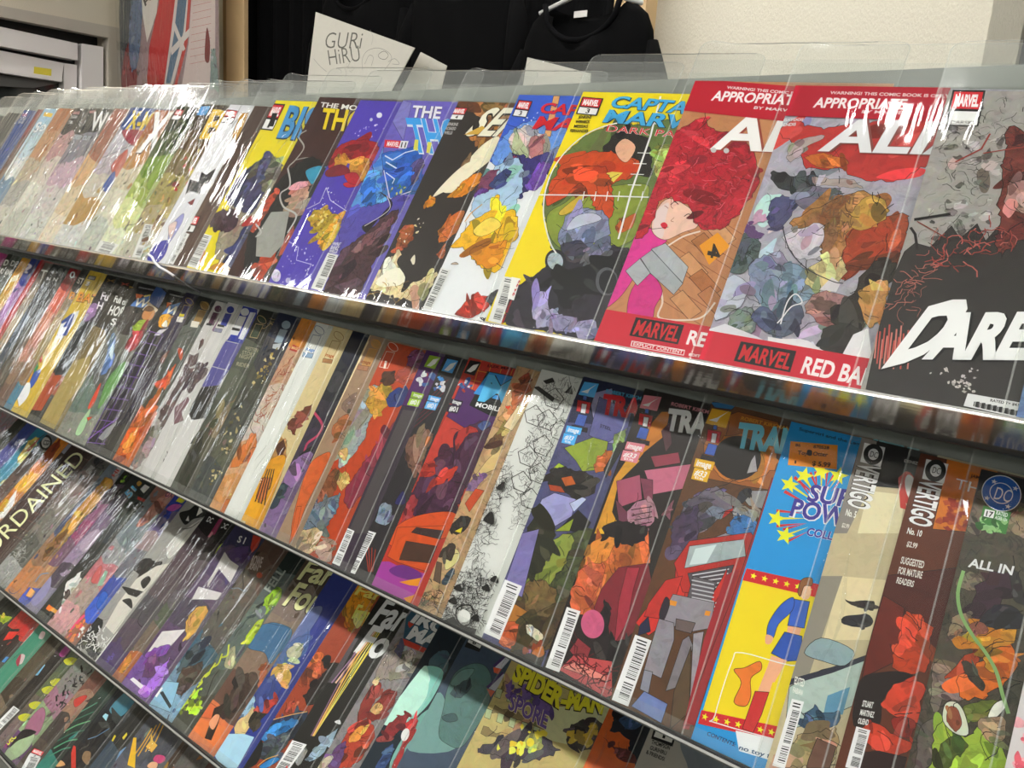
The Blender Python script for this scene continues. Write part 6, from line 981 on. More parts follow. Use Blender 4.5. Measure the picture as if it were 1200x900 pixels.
comic(3, (391, 670), 'bagged comic with deep blue sky cover, golden haired flyer below', [('bg', '#28347c', 0.15), V(H1, P('#5a6690', [(150, 560), (330, 460), (390, 470), (300, 620), (200, 760), (100, 760)], 1, 0.2)), V(N2, P('#4c6490', [(300, 260), (420, 150), (520, 130), (440, 280), (340, 360)], 1, 0.3), P('#a8a890', [(380, 220), (440, 170), (480, 200), (420, 280)], 1, 0.4), P('#b8964c', [(285, 360), (320, 300), (380, 300), (410, 370), (370, 430), (330, 400)], 1, 0.5), P('#d8a888', [(315, 380), (335, 340), (360, 360), (340, 400)], 1, 0.1), P('#30407c', [(200, 500), (230, 400), (300, 370), (350, 420), (320, 480), (250, 540)], 1, 0.35), P('#a83c30', [(170, 580), (260, 510), (330, 500), (240, 600)], 1, 0.5), P('#c0a878', [(80, 660), (150, 560), (190, 560), (160, 660), (100, 740)], 1, 0.3), P('#8aa8b8', [(60, 560), (150, 480), (200, 500), (130, 600)], 1, 0.3), P('#98b8cc', [(-40, 830), (30, 700), (130, 700), (190, 720), (90, 900), (0, 900)], 0, 0.08), P('#3c3428', [(155, 650), (190, 580), (240, 590), (200, 680)], 1, 0.6)), V(J4, P('#32427c', [(700, 640), (760, 620), (830, 640), (820, 720), (740, 830), (720, 780)], 1, 0.3))])
comic(3, (421, 683), 'bagged comic with fiery top, brick red sky and rocky orange limbs', [('bg', '#8c3c22', 0.2), V(H1, P('#d08a1c', [(520, 480), (570, 350), (620, 320), (720, 360), (650, 500), (560, 600), (530, 560)], 1, 0.6), P('#e8d87c', [(570, 540), (600, 480), (640, 500), (600, 580)], 1, 0.3), T('Fantastic', (575, 380), (1000, 500), (610, 330), '#e8c060', None, 0, 0.03), T('Four', (560, 520), (700, 560), (600, 440), '#f0d068', None, 0, 0.03)), V(N2, P('#b85c28', [(480, 300), (540, 230), (600, 230), (560, 300)], 1, 0.4), P('#1c1a1a', [(580, 280), (610, 240), (640, 250), (620, 310)], 1, 0.2), P('#9a4a28', [(450, 400), (510, 310), (590, 280), (600, 350), (520, 400), (470, 430)], 1, 0.8), P('#a8502c', [(520, 430), (560, 380), (600, 400), (560, 470)], 1, 0.8), P('#241c1a', [(480, 480), (520, 430), (600, 340), (680, 280), (620, 440), (520, 540)], 1, 0.5), P('#a04830', [(370, 580), (400, 510), (440, 520), (420, 580)], 1, 0.8), P('#203048', [(280, 640), (380, 600), (500, 570), (460, 660), (380, 700), (240, 730)], 1, 0.4), Ln('#c8985c', [(290, 620), (400, 590), (500, 570)], 1.0, smooth=1), P('#2c6a9c', [(220, 720), (320, 640), (460, 620), (380, 690), (280, 740)], 1, 0.4), P('#485058', [(200, 830), (250, 740), (400, 700), (350, 800), (260, 850)], 1, 0.7), P('#1c1a18', [(80, 900), (200, 740), (240, 760), (200, 880)], 1, 0.2), P('#2c78b0', [(220, 890), (300, 840), (340, 850), (260, 900)], 1, 0.2), Ln('#c8984c', [(210, 890), (260, 850), (330, 825)], 1.0, smooth=1))])
comic(3, (447, 696), 'bagged comic with black cover, white slanted title and yellow light trails', [('bg', '#1e1c18', 0.06), V(H1, P('#4a4448', [(420, 900), (560, 640), (600, 640), (460, 900)], 0, 0.1), *[Ln(c, [(735 - i * 10, 590), (540 - i * 24, 900)], w) for i, (c, w) in enumerate((('#c8b848', 1.4), ('#d8cc70', 1.0), ('#b89c40', 1.6), ('#c8a890', 2.2), ('#8a6a88', 1.6)))], T('Fantastic', (662, 550), (1180, 700), (770, 405), '#dcdcda', None, 0, 0.03), T('Four', (575, 715), (880, 810), (690, 560), '#dcdcda', None, 0, 0.03)),
    V(N2, *[Ln(c, [(860 - i * 20, 220), (540 + i * 4 - i * i * 2, 710)], w) for i, (c, w) in enumerate((('#c8b848', 1.2), ('#d8cc70', 1.0), ('#b89c40', 1.6), ('#c89c60', 1.8), ('#7a5a70', 1.6)))], P('#d8d4c8', [(660, 630), (690, 618), (695, 645)], 1, 0), P('#8aa0b0', [(500, 840), (560, 770), (680, 670), (620, 780), (540, 860)], 1, 0.3), P('#8a8884', [(430, 850), (470, 790), (500, 800), (450, 890)], 1, 0.4), BC((285, 905), (375, 935), (408, 735)), P('#d03028', [(372, 895), (385, 885), (385, 900)], 0, 0))])
comic(3, (482, 712), 'bagged comic with grey city cover, red armoured shapes and blocky title', [('bg', '#7c7878', 0.4), V(H1, P('#8a8078', [(740, 760), (860, 640), (1000, 700), (920, 880), (700, 880)], 0, 0.5), P('#54506c', [(810, 720), (850, 640), (880, 660), (850, 760)], 0, 0.3), P('#b8b0a8', [(860, 780), (900, 700), (930, 720), (900, 820)], 0, 0.4), P('#2c4c60', [(880, 520), (920, 470), (1100, 540), (1080, 620), (1000, 720), (860, 660)], 0, 0.1), P('#b03a2c', [(860, 640), (1000, 700), (980, 725), (870, 680)], 0, 0.1), P('#b03a2c', [(895, 540), (930, 555), (900, 580), (890, 560)], 0, 0), T('IRON', (905, 540), (1200, 660), (955, 480), '#d8dce0', '#1c3440', 0.05, 0.09), T('MAN', (880, 635), (1120, 725), (930, 565), '#d8dce0', '#1c3440', 0.05, 0.09)),
    V(N2, P('#7c3028', [(790, 610), (840, 480), (900, 400), (930, 420), (880, 540), (830, 620)], 1, 0.5), P('#c8b488', [(880, 400), (905, 370), (925, 380), (910, 415)], 1, 0.4), P('#7a2c24', [(850, 600), (920, 500), (990, 450), (1030, 470), (980, 560), (900, 630)], 1, 0.5), P('#c0a068', [(870, 560), (910, 520), (945, 540), (910, 590)], 1, 0.4), P('#a03c28', [(640, 860), (720, 720), (790, 640), (870, 640), (895, 700), (850, 800), (740, 900)], 1, 0.5), P('#d08a3c', [(740, 740), (800, 660), (840, 660), (800, 740)], 1, 0.4), P('#5c3c68', [(610, 880), (660, 790), (730, 750), (680, 900)], 1, 0.4), P('#b0a894', [(560, 900), (620, 830), (650, 850), (600, 900)], 1, 0.4))])
comic(3, (517, 730), 'bagged comic with black teal cover, pale glow and small red shapes', [('bg', '#14202a', 0.1), V(N1, P('#3c5660', [(100, 420), (160, 320), (230, 330), (200, 460), (80, 560)], 1, 0.3), P('#7cb0a8', [(-20, 620), (60, 440), (120, 400), (200, 440), (130, 600), (40, 700), (-40, 760)], 1, 0.15), P('#b8d4c8', [(10, 560), (80, 450), (120, 480), (60, 600)], 1, 0.05), P('#9a2c2c', [(0, 760), (30, 700), (60, 720), (30, 800), (0, 820)], 1, 0.3)), V(N2, P('#a8c8bc', [(980, 560), (1060, 460), (1120, 380), (1200, 300), (1200, 480), (1060, 640), (940, 640)], 1, 0.1), P('#6c9c94', [(980, 900), (1060, 720), (1200, 560), (1300, 600), (1200, 800), (1100, 900)], 1, 0.15), P('#7c2428', [(930, 720), (980, 640), (1040, 600), (1100, 570), (1080, 640), (1000, 720), (940, 740)], 1, 0.5), P('#a82c2c', [(1000, 900), (1050, 760), (1080, 640), (1140, 600), (1150, 640), (1080, 780), (1040, 900)], 1, 0.4), P('#344a78', [(900, 900), (960, 790), (1010, 760), (960, 900)], 1, 0.4), El('#cfd0c8', (1075, 705), (1098, 708), (1085, 668), 0.1))])
comic(3, (548, 746), 'bagged comic with blue grey cover, huge pale green profile and boxed six', [('bg', '#3c4a5c', 0.15), V(N1, P('#6a8c88', [(20, 760), (160, 560), (220, 640), (280, 880), (0, 900)], 1, 0.1), P('#50706c', [(170, 800), (200, 640), (220, 540), (270, 440), (360, 390), (440, 400), (480, 480), (460, 640), (380, 780), (300, 880), (220, 860)], 1, 0.25), P('#648480', [(240, 500), (300, 430), (380, 420), (340, 480), (270, 520)], 1, 0.15), P('#34484c', [(240, 560), (320, 490), (360, 520), (300, 590)], 1, 0.3), P('#3c5456', [(190, 700), (260, 680), (280, 720), (220, 730)], 1, 0.2), P('#181818', [(322, 290), (350, 230), (435, 265), (408, 320)], 0, 0), P('#c8c8c4', [(340, 262), (352, 236), (428, 268), (412, 300)], 0, 0), T('6', (366, 272), (388, 278), (374, 250), '#111111', None, 0, 0.07), P('#b8b8c0', [(500, 410), (570, 340), (600, 350), (540, 420)], 0, 0.1), P('#40305c', [(485, 400), (560, 335), (575, 340), (500, 410)], 0, 0), P('#b85030', [(490, 410), (540, 420), (520, 450), (495, 440)], 0, 0), P('#b0b0b8', [(460, 530), (550, 440), (560, 470), (500, 550)], 0, 0.1), P('#40305c', [(448, 525), (545, 435), (552, 445), (462, 535)], 0, 0), P('#b85a40', [(452, 535), (500, 550), (475, 585)], 0, 0))])
comic(3, (601, 771), 'bagged comic with mustard city cover, arched yellow title and spore monster', [('bg', '#a89a64', 0.2), V(N1, *[P(c, [(430 + i * 62, 760 - i * 130), (820 + i * 62, 890 - i * 130), (810 + i * 62, 930 - i * 130), (420 + i * 62, 800 - i * 130)], 0, 0.3) for i, c in ((0, '#7a6a44'), (1, '#7c6c48'), (2, '#806e48'))], *[P('#9aa47c', [(450 + i * 70 + j * 60, 650 + i * 26 - j * 120), (485 + i * 70 + j * 60, 662 + i * 26 - j * 120), (470 + i * 70 + j * 60, 715 + i * 26 - j * 120), (438 + i * 70 + j * 60, 702 + i * 26 - j * 120)], 0, 0.2) for i in range(5) for j in range(2)], P('#b4b48c', [(830, 640), (1000, 640), (1180, 640), (1100, 900), (780, 830)], 0, 0.1),
      Bl(['#4c3a6c', '#6a5088'], [(560, 560), (600, 500), (800, 580), (840, 680), (760, 780)], 40, 4), T('SPORE', (575, 650), (800, 770), (600, 560), '#5a4486', '#c8b890', 0.04, 0.08),
      T('AMAZING', (745, 455), (1080, 600), (765, 395), '#c8bc2c', '#1c1a14', 0.07, 0.08), T('SPIDER', (598, 475), (880, 650), (640, 375), '#ccc02c', '#1c1a14', 0.07, 0.09), T('-MAN', (880, 640), (1130, 680), (905, 540), '#ccc02c', '#1c1a14', 0.07, 0.09),
      P('#3c3640', [(400, 900), (460, 870), (560, 840), (640, 860), (700, 800), (790, 810), (830, 860), (880, 900), (700, 960)], 1, 0.5), P('#8a8a4c', [(670, 880), (690, 810), (740, 800), (780, 850), (760, 900)], 1, 0.5), El('#c8b82c', (708, 850), (730, 856), (714, 825)), Bl(['#c8b028', '#d8c84c'], [(460, 890), (560, 850), (800, 850), (820, 900), (640, 920)], 10, 3, 0.1), P('#3a3430', [(920, 800), (940, 760), (1000, 720), (1100, 730), (1130, 770), (1080, 880), (960, 880), (930, 840)], 1, 0.5), Bl(['#b89c34', '#c8b050', '#8a7430'], [(930, 810), (990, 740), (1110, 760), (1070, 860), (960, 860)], 14, 4, 0.2), Bl(['#c8b82c'], [(570, 780), (590, 740), (880, 760), (850, 830)], 5, 3, 0))])
comic(3, (716, 826), 'bagged comic with orange cover and black blue tangled silhouettes', [('bg', '#b4561c', 0.15), V(D3, P('#161a24', [(460, 720), (490, 610), (680, 680), (640, 780), (590, 900), (540, 820), (560, 740), (480, 730)], 0, 0.4), P('#2c4464', [(500, 680), (560, 640), (620, 680), (560, 720)], 1, 0.5), P('#5c2c28', [(430, 760), (480, 800), (560, 820), (500, 850), (470, 800)], 0, 0.3), P('#5a2420', [(490, 840), (560, 830), (580, 870), (520, 870)], 1, 0.4))])
comic(3, (765, 847.5), 'bagged comic with plain grey cover and boxed number one above credits', [('bg', '#9c9890', 0.06), V(D3, P('#141212', [(668, 708), (770, 748), (752, 800), (652, 762)], 0, 0), P('#c0241f', [(690, 706), (730, 720), (728, 728), (688, 714)], 0, 0), P('#c8c6c0', [(676, 722), (758, 752), (748, 782), (664, 752)], 0, 0), T('1', (704, 758), (716, 762), (710, 738), '#111111', None, 0, 0.06), T('THOMPSON', (652, 785), (738, 815), (657, 766), '#1a1816', None, 0, 0.06), T('GURIHIRU', (645, 812), (722, 840), (650, 794), '#1a1816', None, 0, 0.06), T('& FRIENDS!', (628, 832), (714, 868), (632, 814), '#1a1816', None, 0, 0.06), P('#6c7278', [(790, 800), (820, 780), (1040, 870), (1000, 960), (850, 960), (820, 880)], 1, 0.08))])
comic(3, (860, 893), 'bagged comic with pale cover next to the boxed number one', [Auto(['#8a8a90', '#7a8088', '#9a9a98'], 6)])

# ------------------------------------------------------------------ lowest tier
comic(4, (-3, 708), 'bagged comic with black cover and yellow spiky creature, lowest tier', [Auto(['#16180f', '#1a1c14', '#222418', '#1c1c18'], 6), V(J3, P('#8a9a1c', [(0, 720), (40, 735), (90, 735), (60, 770), (20, 790), (0, 770)], 0, 0.3))])
comic(4, (18, 723), 'bagged comic with black cover slashed in red, lowest tier', [Auto(['#1c1614', '#8a2420', '#a82c24', '#2c2420', '#3c3c38', '#2a6a98'], 6), V(J3, P('#a82c28', [(110, 860), (180, 780), (260, 760), (240, 800), (160, 880)], 0, 0.2)), V(M1, P('#b82c20', [(20, 60), (60, 0), (130, 0), (80, 50)], 0, 0.2), P('#2474b0', [(10, 200), (40, 165), (60, 170), (30, 205)], 0, 0))])
comic(4, (35.5, 744), 'bagged comic with flat sea green cover and small white ghosts', [('bg', '#3c7a64', 0.04), V(M1, Ln('#b8c8c0', [(0, 240), (222, 0)], 1.2), P('#b0a0a0', [(110, 190), (140, 150), (165, 160), (145, 210), (120, 215)], 1, 0.1), P('#8a3040', [(105, 195), (140, 148), (120, 230)], 1, 0.1), P('#c0b0b0', [(255, 40), (275, 0), (300, 10), (280, 50)], 1, 0.1))])
comic(4, (62, 742), 'bagged comic with dark brown cover on the lowest tier', [Auto(['#241c16', '#3a3024', '#40372a', '#4a4030', '#3c3226', '#6a5a48'], 8)])
comic(4, (76, 751), 'bagged comic with black cover and magenta glow, lowest tier', [Auto(['#2a2024', '#3c2c34', '#241f1c', '#2a241f', '#3a3430'], 6), V(M1, P('#8a2a70', [(390, 150), (440, 90), (470, 110), (420, 170)], 1, 0.2), P('#6a9ab0', [(220, 290), (280, 210), (300, 220), (250, 290)], 0, 0.2), BC((-60, 640), (-20, 670), (90, 490)))])
comic(4, (87, 759.5), 'bagged comic with moss green cover and yellow drips, lowest tier', [Auto(['#3c5034', '#44543a', '#4a5440', '#50583c', '#5a5048', '#6a5a58'], 6), V(M1, *[P('#a8a820', [(x, y), (x + 50, y - 20), (x + 100, y), (x + 60, y + 28), (x + 20, y + 30)], 1, 0.1) for x, y in ((420, 190), (330, 330), (275, 380), (190, 480), (120, 560))])])
comic(4, (97, 765), 'bagged comic with grey zombie-like drawing and pink blotches, lowest tier', [Auto(['#6a706a', '#7a7e74', '#70766c', '#74706c', '#8a6474', '#7c8c6c', '#5a3a60'], 18), V(M1, P('#8a5a70', [(160, 650), (210, 560), (280, 500), (300, 560), (250, 680), (200, 660)], 1, 0.2), P('#8c9c7c', [(20, 830), (80, 740), (160, 670), (230, 680), (180, 780), (80, 850)], 1, 0.2), P('#1c1416', [(60, 770), (150, 650), (240, 660), (200, 690), (120, 720)], 1, 0.1), P('#7c2c68', [(0, 760), (60, 680), (100, 660), (40, 770)], 0, 0), T('DEC', (55, 750), (110, 698), (30, 725), '#d8c838'), Sc('#1c1a18', [(350, 450), (480, 280), (620, 230), (520, 400), (400, 520)], 26, 9, 2.2))])
comic(4, (114, 782), 'bagged comic with dull red and peach cover, lowest tier', [Auto(['#5a2c2c', '#8a3c38', '#6a4438', '#8a6a58', '#3c3430', '#4a4038'], 12), V(M1, P('#a8342c', [(490, 450), (560, 420), (570, 440), (500, 500)], 1, 0.2), Logo((180, 820), (255, 850), (225, 765), '4'), BC((110, 960), (190, 980), (190, 815)))])
comic(4, (128, 793), 'bagged comic with dark green fern strokes and a violet top', [Auto(['#2c1c34', '#1f2c26', '#26382f', '#223028', '#1f2a24', '#2a6a60'], 6), V(M1, *[Ln(c, [(330 + i * 26, 820 - i * 50), (430 + i * 24, 770 - i * 50), (520 + i * 24, 770 - i * 60)], 2.0, smooth=1) for i, c in enumerate(('#3c7a60', '#4c8a68', '#2c5a48', '#5a9068', '#34604c', '#4a7c64'))])])
comic(4, (142, 802), 'bagged comic with black machine and teal blue sky, lowest tier', [Auto(['#2c5060', '#34606c', '#20262c', '#1a1c20', '#221f1f', '#2a2a2c'], 4), V(M1, P('#3c7080', [(720, 520), (800, 420), (880, 370), (900, 440), (800, 560)], 1, 0.15), P('#161414', [(560, 720), (640, 600), (760, 560), (780, 600), (680, 720), (600, 760)], 1, 0.3), P('#8ab0c0', [(675, 560), (695, 540), (715, 550), (700, 590)], 0, 0), Ln('#4a6a8a', [(580, 710), (640, 690), (720, 640)], 1.2), P('#a83024', [(470, 800), (485, 750), (500, 760), (500, 900), (470, 900)], 0, 0.1), P('#7a6248', [(540, 840), (560, 790), (600, 800), (580, 880)], 1, 0.2), P('#b08a5c', [(370, 890), (400, 850), (430, 880)], 1, 0.1))])
comic(4, (163.5, 823.5), 'bagged comic with black cover and two yellow slit eyes', [Auto(['#1c1918', '#211f1d', '#232220', '#34404c', '#4a5c70'], 4, tex=0.2), V(M1, P('#b8a828', [(735, 720), (755, 680), (765, 690), (745, 725)], 0, 0), P('#b8a828', [(805, 700), (835, 665), (840, 680), (815, 715)], 0, 0), P('#6a8aac', [(740, 900), (790, 790), (830, 760), (840, 800), (800, 900)], 0, 0.1))])
comic(4, (178, 836), 'bagged comic with slate cover, golden flourishes and pink cap', [Auto(['#3c3c44', '#4a4a50', '#44464e', '#50505a', '#585860'], 8), V(M1, *[Ln('#b89038', [(860 + i * 50, 850 - i * 30), (940 + i * 50, 740 - i * 50), (1000 + i * 30, 640 - i * 20)], 2.2, smooth=1) for i in range(4)], P('#c09c48', [(960, 760), (990, 720), (1000, 660), (1010, 720), (1040, 750), (1000, 800)], 0, 0.2), P('#a83a68', [(1010, 850), (1030, 815), (1080, 820), (1090, 850), (1050, 870)], 1, 0.1), P('#c89878', [(970, 890), (1000, 860), (1040, 870), (1020, 910)], 1, 0.1), P('#c89c24', [(840, 880), (880, 700), (900, 700), (890, 900)], 0, 0.1))])
comic(4, (215, 867.5), 'bagged comic with gold striped spine edge, lowest tier', [Auto(['#8a6a28', '#3c2c20', '#7a5a30'], 4)])
comic(4, (222.5, 872), 'bagged comic with slate grey cover and orange curve, lowest tier', [Auto(['#4a4c50', '#54504c', '#8a5a30', '#4a4844'], 6)])
comic(4, (245, 893), 'bagged comic with maroon cover, only its corner in view, lowest tier', [Auto(['#6a2420', '#4a2c28', '#5a3430'], 4)])
# ------------------------------------------------------------------ build the comics
GROUP = {1: 'bagged comics on the top tier', 2: 'bagged comics on the second tier', 3: 'bagged comics on the third tier', 4: 'bagged comics on the lowest tier'}
CW = 0.168
def bag_mesh(w, h, top, seed, amp, lift, ncr):
    R = random.Random(seed)
    u0, u1, v0, v1 = -0.0075, w + 0.003, -0.0015, h + top
    nu, nv = 9, 22
    ph = [R.uniform(0, 6.28) for _ in range(6)]
    verts = []; faces = []; seam = []
    rc = 0.010
    vs = [v0 + (v1 - rc - v0) * j / (nv - 5) for j in range(nv - 4)] + [v1 - rc + rc * math.sin(j * math.pi / 10) for j in range(1, 6)]
    for j in range(nv + 1):
        v = vs[j]
        ins = 0.0
        if v > v1 - rc:
            d = v - (v1 - rc); ins = rc - math.sqrt(max(0, rc * rc - d * d))
        for i in range(nu + 1):
            f = i / nu
            u = (u0 + ins) + (u1 - u0 - 2 * ins) * f
            z = 0.0007 + lift + amp * (math.sin(u * 95 + ph[0] + v * 22) * math.sin(v * 31 + ph[1]) + 0.6 * math.sin(u * 160 + ph[2] - v * 40 + ph[3]))
            if v > h: z += (v - h) * 0.08 * math.sin(ph[4]) - 0.04 * (v - h) ** 2 / 0.05
            if i == 0: z = 0.0002
            verts.append((u, v, z))
    for j in range(nv):
        for i in range(nu):
            a = j * (nu + 1) + i
            faces.append((a, a + 1, a + nu + 2, a + nu + 1))
    # the shorter back leaf behind the cover, open at the top
    b0 = len(verts); vb = h + top * 0.55
    for j in range(5):
        v = h * 0.985 + (vb - h * 0.985) * j / 4
        for i in range(nu + 1):
            verts.append((u0 + (u1 - u0) * i / nu, v, -0.0006 - 0.02 * max(0, v - h)))
    for j in range(4):
        for i in range(nu):
            a = b0 + j * (nu + 1) + i
            faces.append((a, a + 1, a + nu + 2, a + nu + 1))
    # heat-sealed seams along the sides and the cut edge of the mouth
    sf = len(faces)
    def strip(pa, pb):
        s0 = len(verts)
        for x, y in zip(pa, pb): verts.append(x); verts.append(y)
        for j in range(len(pa) - 1):
            a = s0 + 2 * j
            faces.append((a, a + 1, a + 3, a + 2))
    row = lambda j, i: verts[j * (nu + 1) + i]
    L_ = [row(j, 0) for j in range(nv + 1)]; R_ = [row(j, nu) for j in range(nv + 1)]; T_ = [row(nv, i) for i in range(nu + 1)]
    up = lambda pts, dx, dy: [(x + dx, y + dy, z + 0.0002) for x, y, z in pts]
    strip(up(L_, -0.0005, 0), up(L_, 0.0009, 0)); strip(up(R_, -0.0009, 0), up(R_, 0.0004, 0)); strip(up(T_, 0, -0.0006), up(T_, 0, 0.0003))
    # creases standing up from the film
    cf = len(faces)
    for _ in range(ncr):
        u = R.uniform(0.0, 0.075); v = R.uniform(0.03, h * 0.85); L = R.uniform(0.02, 0.09); N = 10
        a, b, w0 = R.uniform(-0.10, 0.10), R.uniform(0, 6.28), R.uniform(0.0009, 0.0015); s0 = len(verts)
        for j in range(N + 1):
            f = j / N; vv = min(h, v + L * f); uu = u + a * L * f + 0.0035 * math.sin(b + f * 5.0)
            k = math.sin(math.pi * f); zb = 0.0008 + lift + amp * 1.2
            verts.append((uu - w0 * k - 0.00005, vv, zb)); verts.append((uu, vv + 0.002 * k, zb + 0.0015 * k)); verts.append((uu + w0 * k + 0.00005, vv, zb))
        for j in range(N):
            a0 = s0 + 3 * j
            faces.append((a0, a0 + 1, a0 + 4, a0 + 3)); faces.append((a0 + 1, a0 + 2, a0 + 5, a0 + 4))
    me = mesh_from('bag', verts, faces, True)
    me.materials.append(FILM[1] if amp < 0.0003 else FILM[2]); me.materials.append(SEAM); me.materials.append(FLAP); me.materials.append(CREASE)
    for k, pl in enumerate(me.polygons):
        if k >= cf: pl.material_index = 3
        elif k >= sf: pl.material_index = 1
        elif pl.center.y > h - 0.004: pl.material_index = 2
    return me

def build_comics(tier):
    Tt = TIER[tier]; o, t, n = Tt['o'], Tt['t'], Tt['n']
    items = COMICS[tier]
    for c in items:
        q = hit(c['px'][0], c['px'][1], o, n)
        c['s'] = q.x; c['top'] = (q - o).dot(t)
    ua = XA * math.cos(TH) - n * math.sin(TH)
    wa = n * math.cos(TH) + XA * math.sin(TH)
    for k, c in enumerate(items):
        gap = (items[k + 1]['s'] - c['s'] if k + 1 < len(items) else 0.08) * math.sin(TH)
        th = max(0.0005, min(0.0024, gap * 0.5))
        h = min(0.268, max(0.249, c['top'])) if tier < 3 else 0.259
        org = o + XA * c['s']
        mw = Matrix(((ua.x, t.x, wa.x, org.x), (ua.y, t.y, wa.y, org.y), (ua.z, t.z, wa.z, org.z), (0, 0, 0, 1)))
        root = thing('comic_book', c['label'], 'comic book', group=GROUP[tier])
        root.matrix_world = mw
        def to_uv(px, py, org=org):
            q = hit(px, py, org, wa) - org
            return (q.dot(ua), q.dot(t))
        cv = Cover(CW, h, GAIN[tier], 1000 * tier + k, to_uv)
        cv.add(('bg', '#8a8880', 0.1))
        for it in c['art']: cv.add(it)
        link('cover', cv.mesh('cover'), PRINT, root)
        pg = box_mesh('pages', (0.0003, 0.0003, -th), (CW - 0.0005, h - 0.0003, -0.0001))
        link('pages', pg, PAPER, root)
        amp = (0.00022 if c['s'] > -1.0 else 0.0004) if tier == 1 else 0.00035
        if tier > 1 and c['s'] > -0.7: amp = 0.00025
        ncr = (5 if c['s'] < -0.75 else 1) if tier > 1 else (4 if c['s'] < -0.85 else 0)
        bag = link('bag', bag_mesh(CW, h, 0.046 if tier < 3 else 0.03, 77 * tier + k, amp, cv.layer * Cover.STEP, ncr), None, root)
        bag['label'] = 'clear plastic bag around the comic'

# ------------------------------------------------------------------ rack
rack = thing('magazine_rack', 'long stepped dark grey display rack with four tilted tiers of comics', 'rack', CAM + Vector((-0.8, 0.7, -1.45)))
RX0, RX1 = -2.15, 0.75
def rack_part(name, mesh, mat, label=None):
    p = link(name, mesh, mat, rack)
    p.matrix_parent_inverse = Matrix.Translation(-rack.location)
    if label: p['label'] = label
    return p
BACK = 0.0165
for k in (1, 2, 3, 4):
    Tt = TIER[k]; o, t, n = Tt['o'], Tt['t'], Tt['n']
    length = {1: 0.286, 2: 0.335, 3: 0.33, 4: 0.33}[k]
    a = o - n * BACK - t * 0.004
    cs = [a + XA * RX0, a + XA * RX1, a + XA * RX1 + t * (length + 0.004), a + XA * RX0 + t * (length + 0.004)]
    rack_part('back_panel', prism_mesh('back_panel', cs, -n * 0.008), PANEL)
    fr = 0.0035 if k == 1 else 0.010
    bk = 0.056 if k == 1 else BACK
    b = o - t * 0.0020
    cs = [b - n * bk + XA * RX0, b - n * bk + XA * RX1, b + n * fr + XA * RX1, b + n * fr + XA * RX0]
    rack_part('ledge', prism_mesh('ledge', cs, -t * 0.003), STEEL if k == 1 else ACRYL, 'polished metal ledge that mirrors the comics below' if k == 1 else None)
    f0 = b + n * fr
    if k == 1:
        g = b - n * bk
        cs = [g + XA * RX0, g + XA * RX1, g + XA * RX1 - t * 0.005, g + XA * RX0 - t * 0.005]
        rack_part('edge_trim', prism_mesh('edge_trim', cs, n * 0.003), BLACKEDGE, 'thin black strip at the back of the metal ledge')
        cs = [f0 + XA * RX0, f0 + XA * RX1, f0 + XA * RX1 - t * 0.0009, f0 + XA * RX0 - t * 0.0009]
        rack_part('front_edge', prism_mesh('front_edge', cs, n * 0.0008), EDGE)
    else:
        cs = [f0 - t * 0.0018 + XA * RX0, f0 - t * 0.0018 + XA * RX1, f0 + XA * RX1, f0 + XA * RX0]
        rack_part('front_edge', prism_mesh('front_edge', cs, n * 0.0010), EDGE, 'bright front edge of the clear ledge')
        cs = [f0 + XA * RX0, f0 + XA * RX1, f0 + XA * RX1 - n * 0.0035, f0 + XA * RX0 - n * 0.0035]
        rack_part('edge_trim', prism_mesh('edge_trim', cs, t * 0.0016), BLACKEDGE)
        # clear upright lip
        cs = [f0 - n * 0.0045 + t * 0.0013 + XA * RX0, f0 - n * 0.0045 + t * 0.0013 + XA * RX1, f0 - n * 0.0045 + t * 0.012 + XA * RX1, f0 - n * 0.0045 + t * 0.012 + XA * RX0]
        rack_part('clear_lip', mesh_from('clear_lip', cs, [(0, 1, 2, 3)]), ACRYL)
T2 = TIER[2]; u = T2['o'] - T2['n'] * (BACK - 0.002) + T2['t'] * 0.300
rack_part('upper_strip', prism_mesh('upper_strip', [u + XA * RX0, u + XA * RX1, u + XA * RX1 + T2['t'] * 0.033, u + XA * RX0 + T2['t'] * 0.033], -T2['n'] * 0.0018), STEEL, 'polished strip above the second tier')
base = TIER[4]['o']
rack_part('kick_board', box_mesh('kick_board', (RX0, base.y + 0.02, 0.0), (RX1, base.y + 0.035, base.z - 0.02)), PANEL)
for x in (RX0 - 0.02, RX1):
    pts = [Vector((x, base.y - 0.01, 0)), Vector((x, base.y - 0.01, base.z)), TIER[3]['o'] + Vector((x, -0.012, 0)), TIER[2]['o'] + Vector((x, -0.012, 0)), TIER[1]['o'] + Vector((x, -0.012, 0)), TIER[1]['o'] + TIER[1]['t'] * 0.286 + Vector((x, 0, 0)), Vector((x, 0.86, 0))]
    pts = [Vector((x, p.y, p.z)) for p in pts]
    rack_part('side_panel', prism_mesh('side_panel', pts, XA * 0.018), PANEL)
zt = CAM.z + 0.070
rack_part('top_shelf', box_mesh('top_shelf', (RX0, 0.742, zt - 0.012), (RX1, 1.0, zt)), PANEL)
for k in (1, 2, 3, 4): build_comics(k)

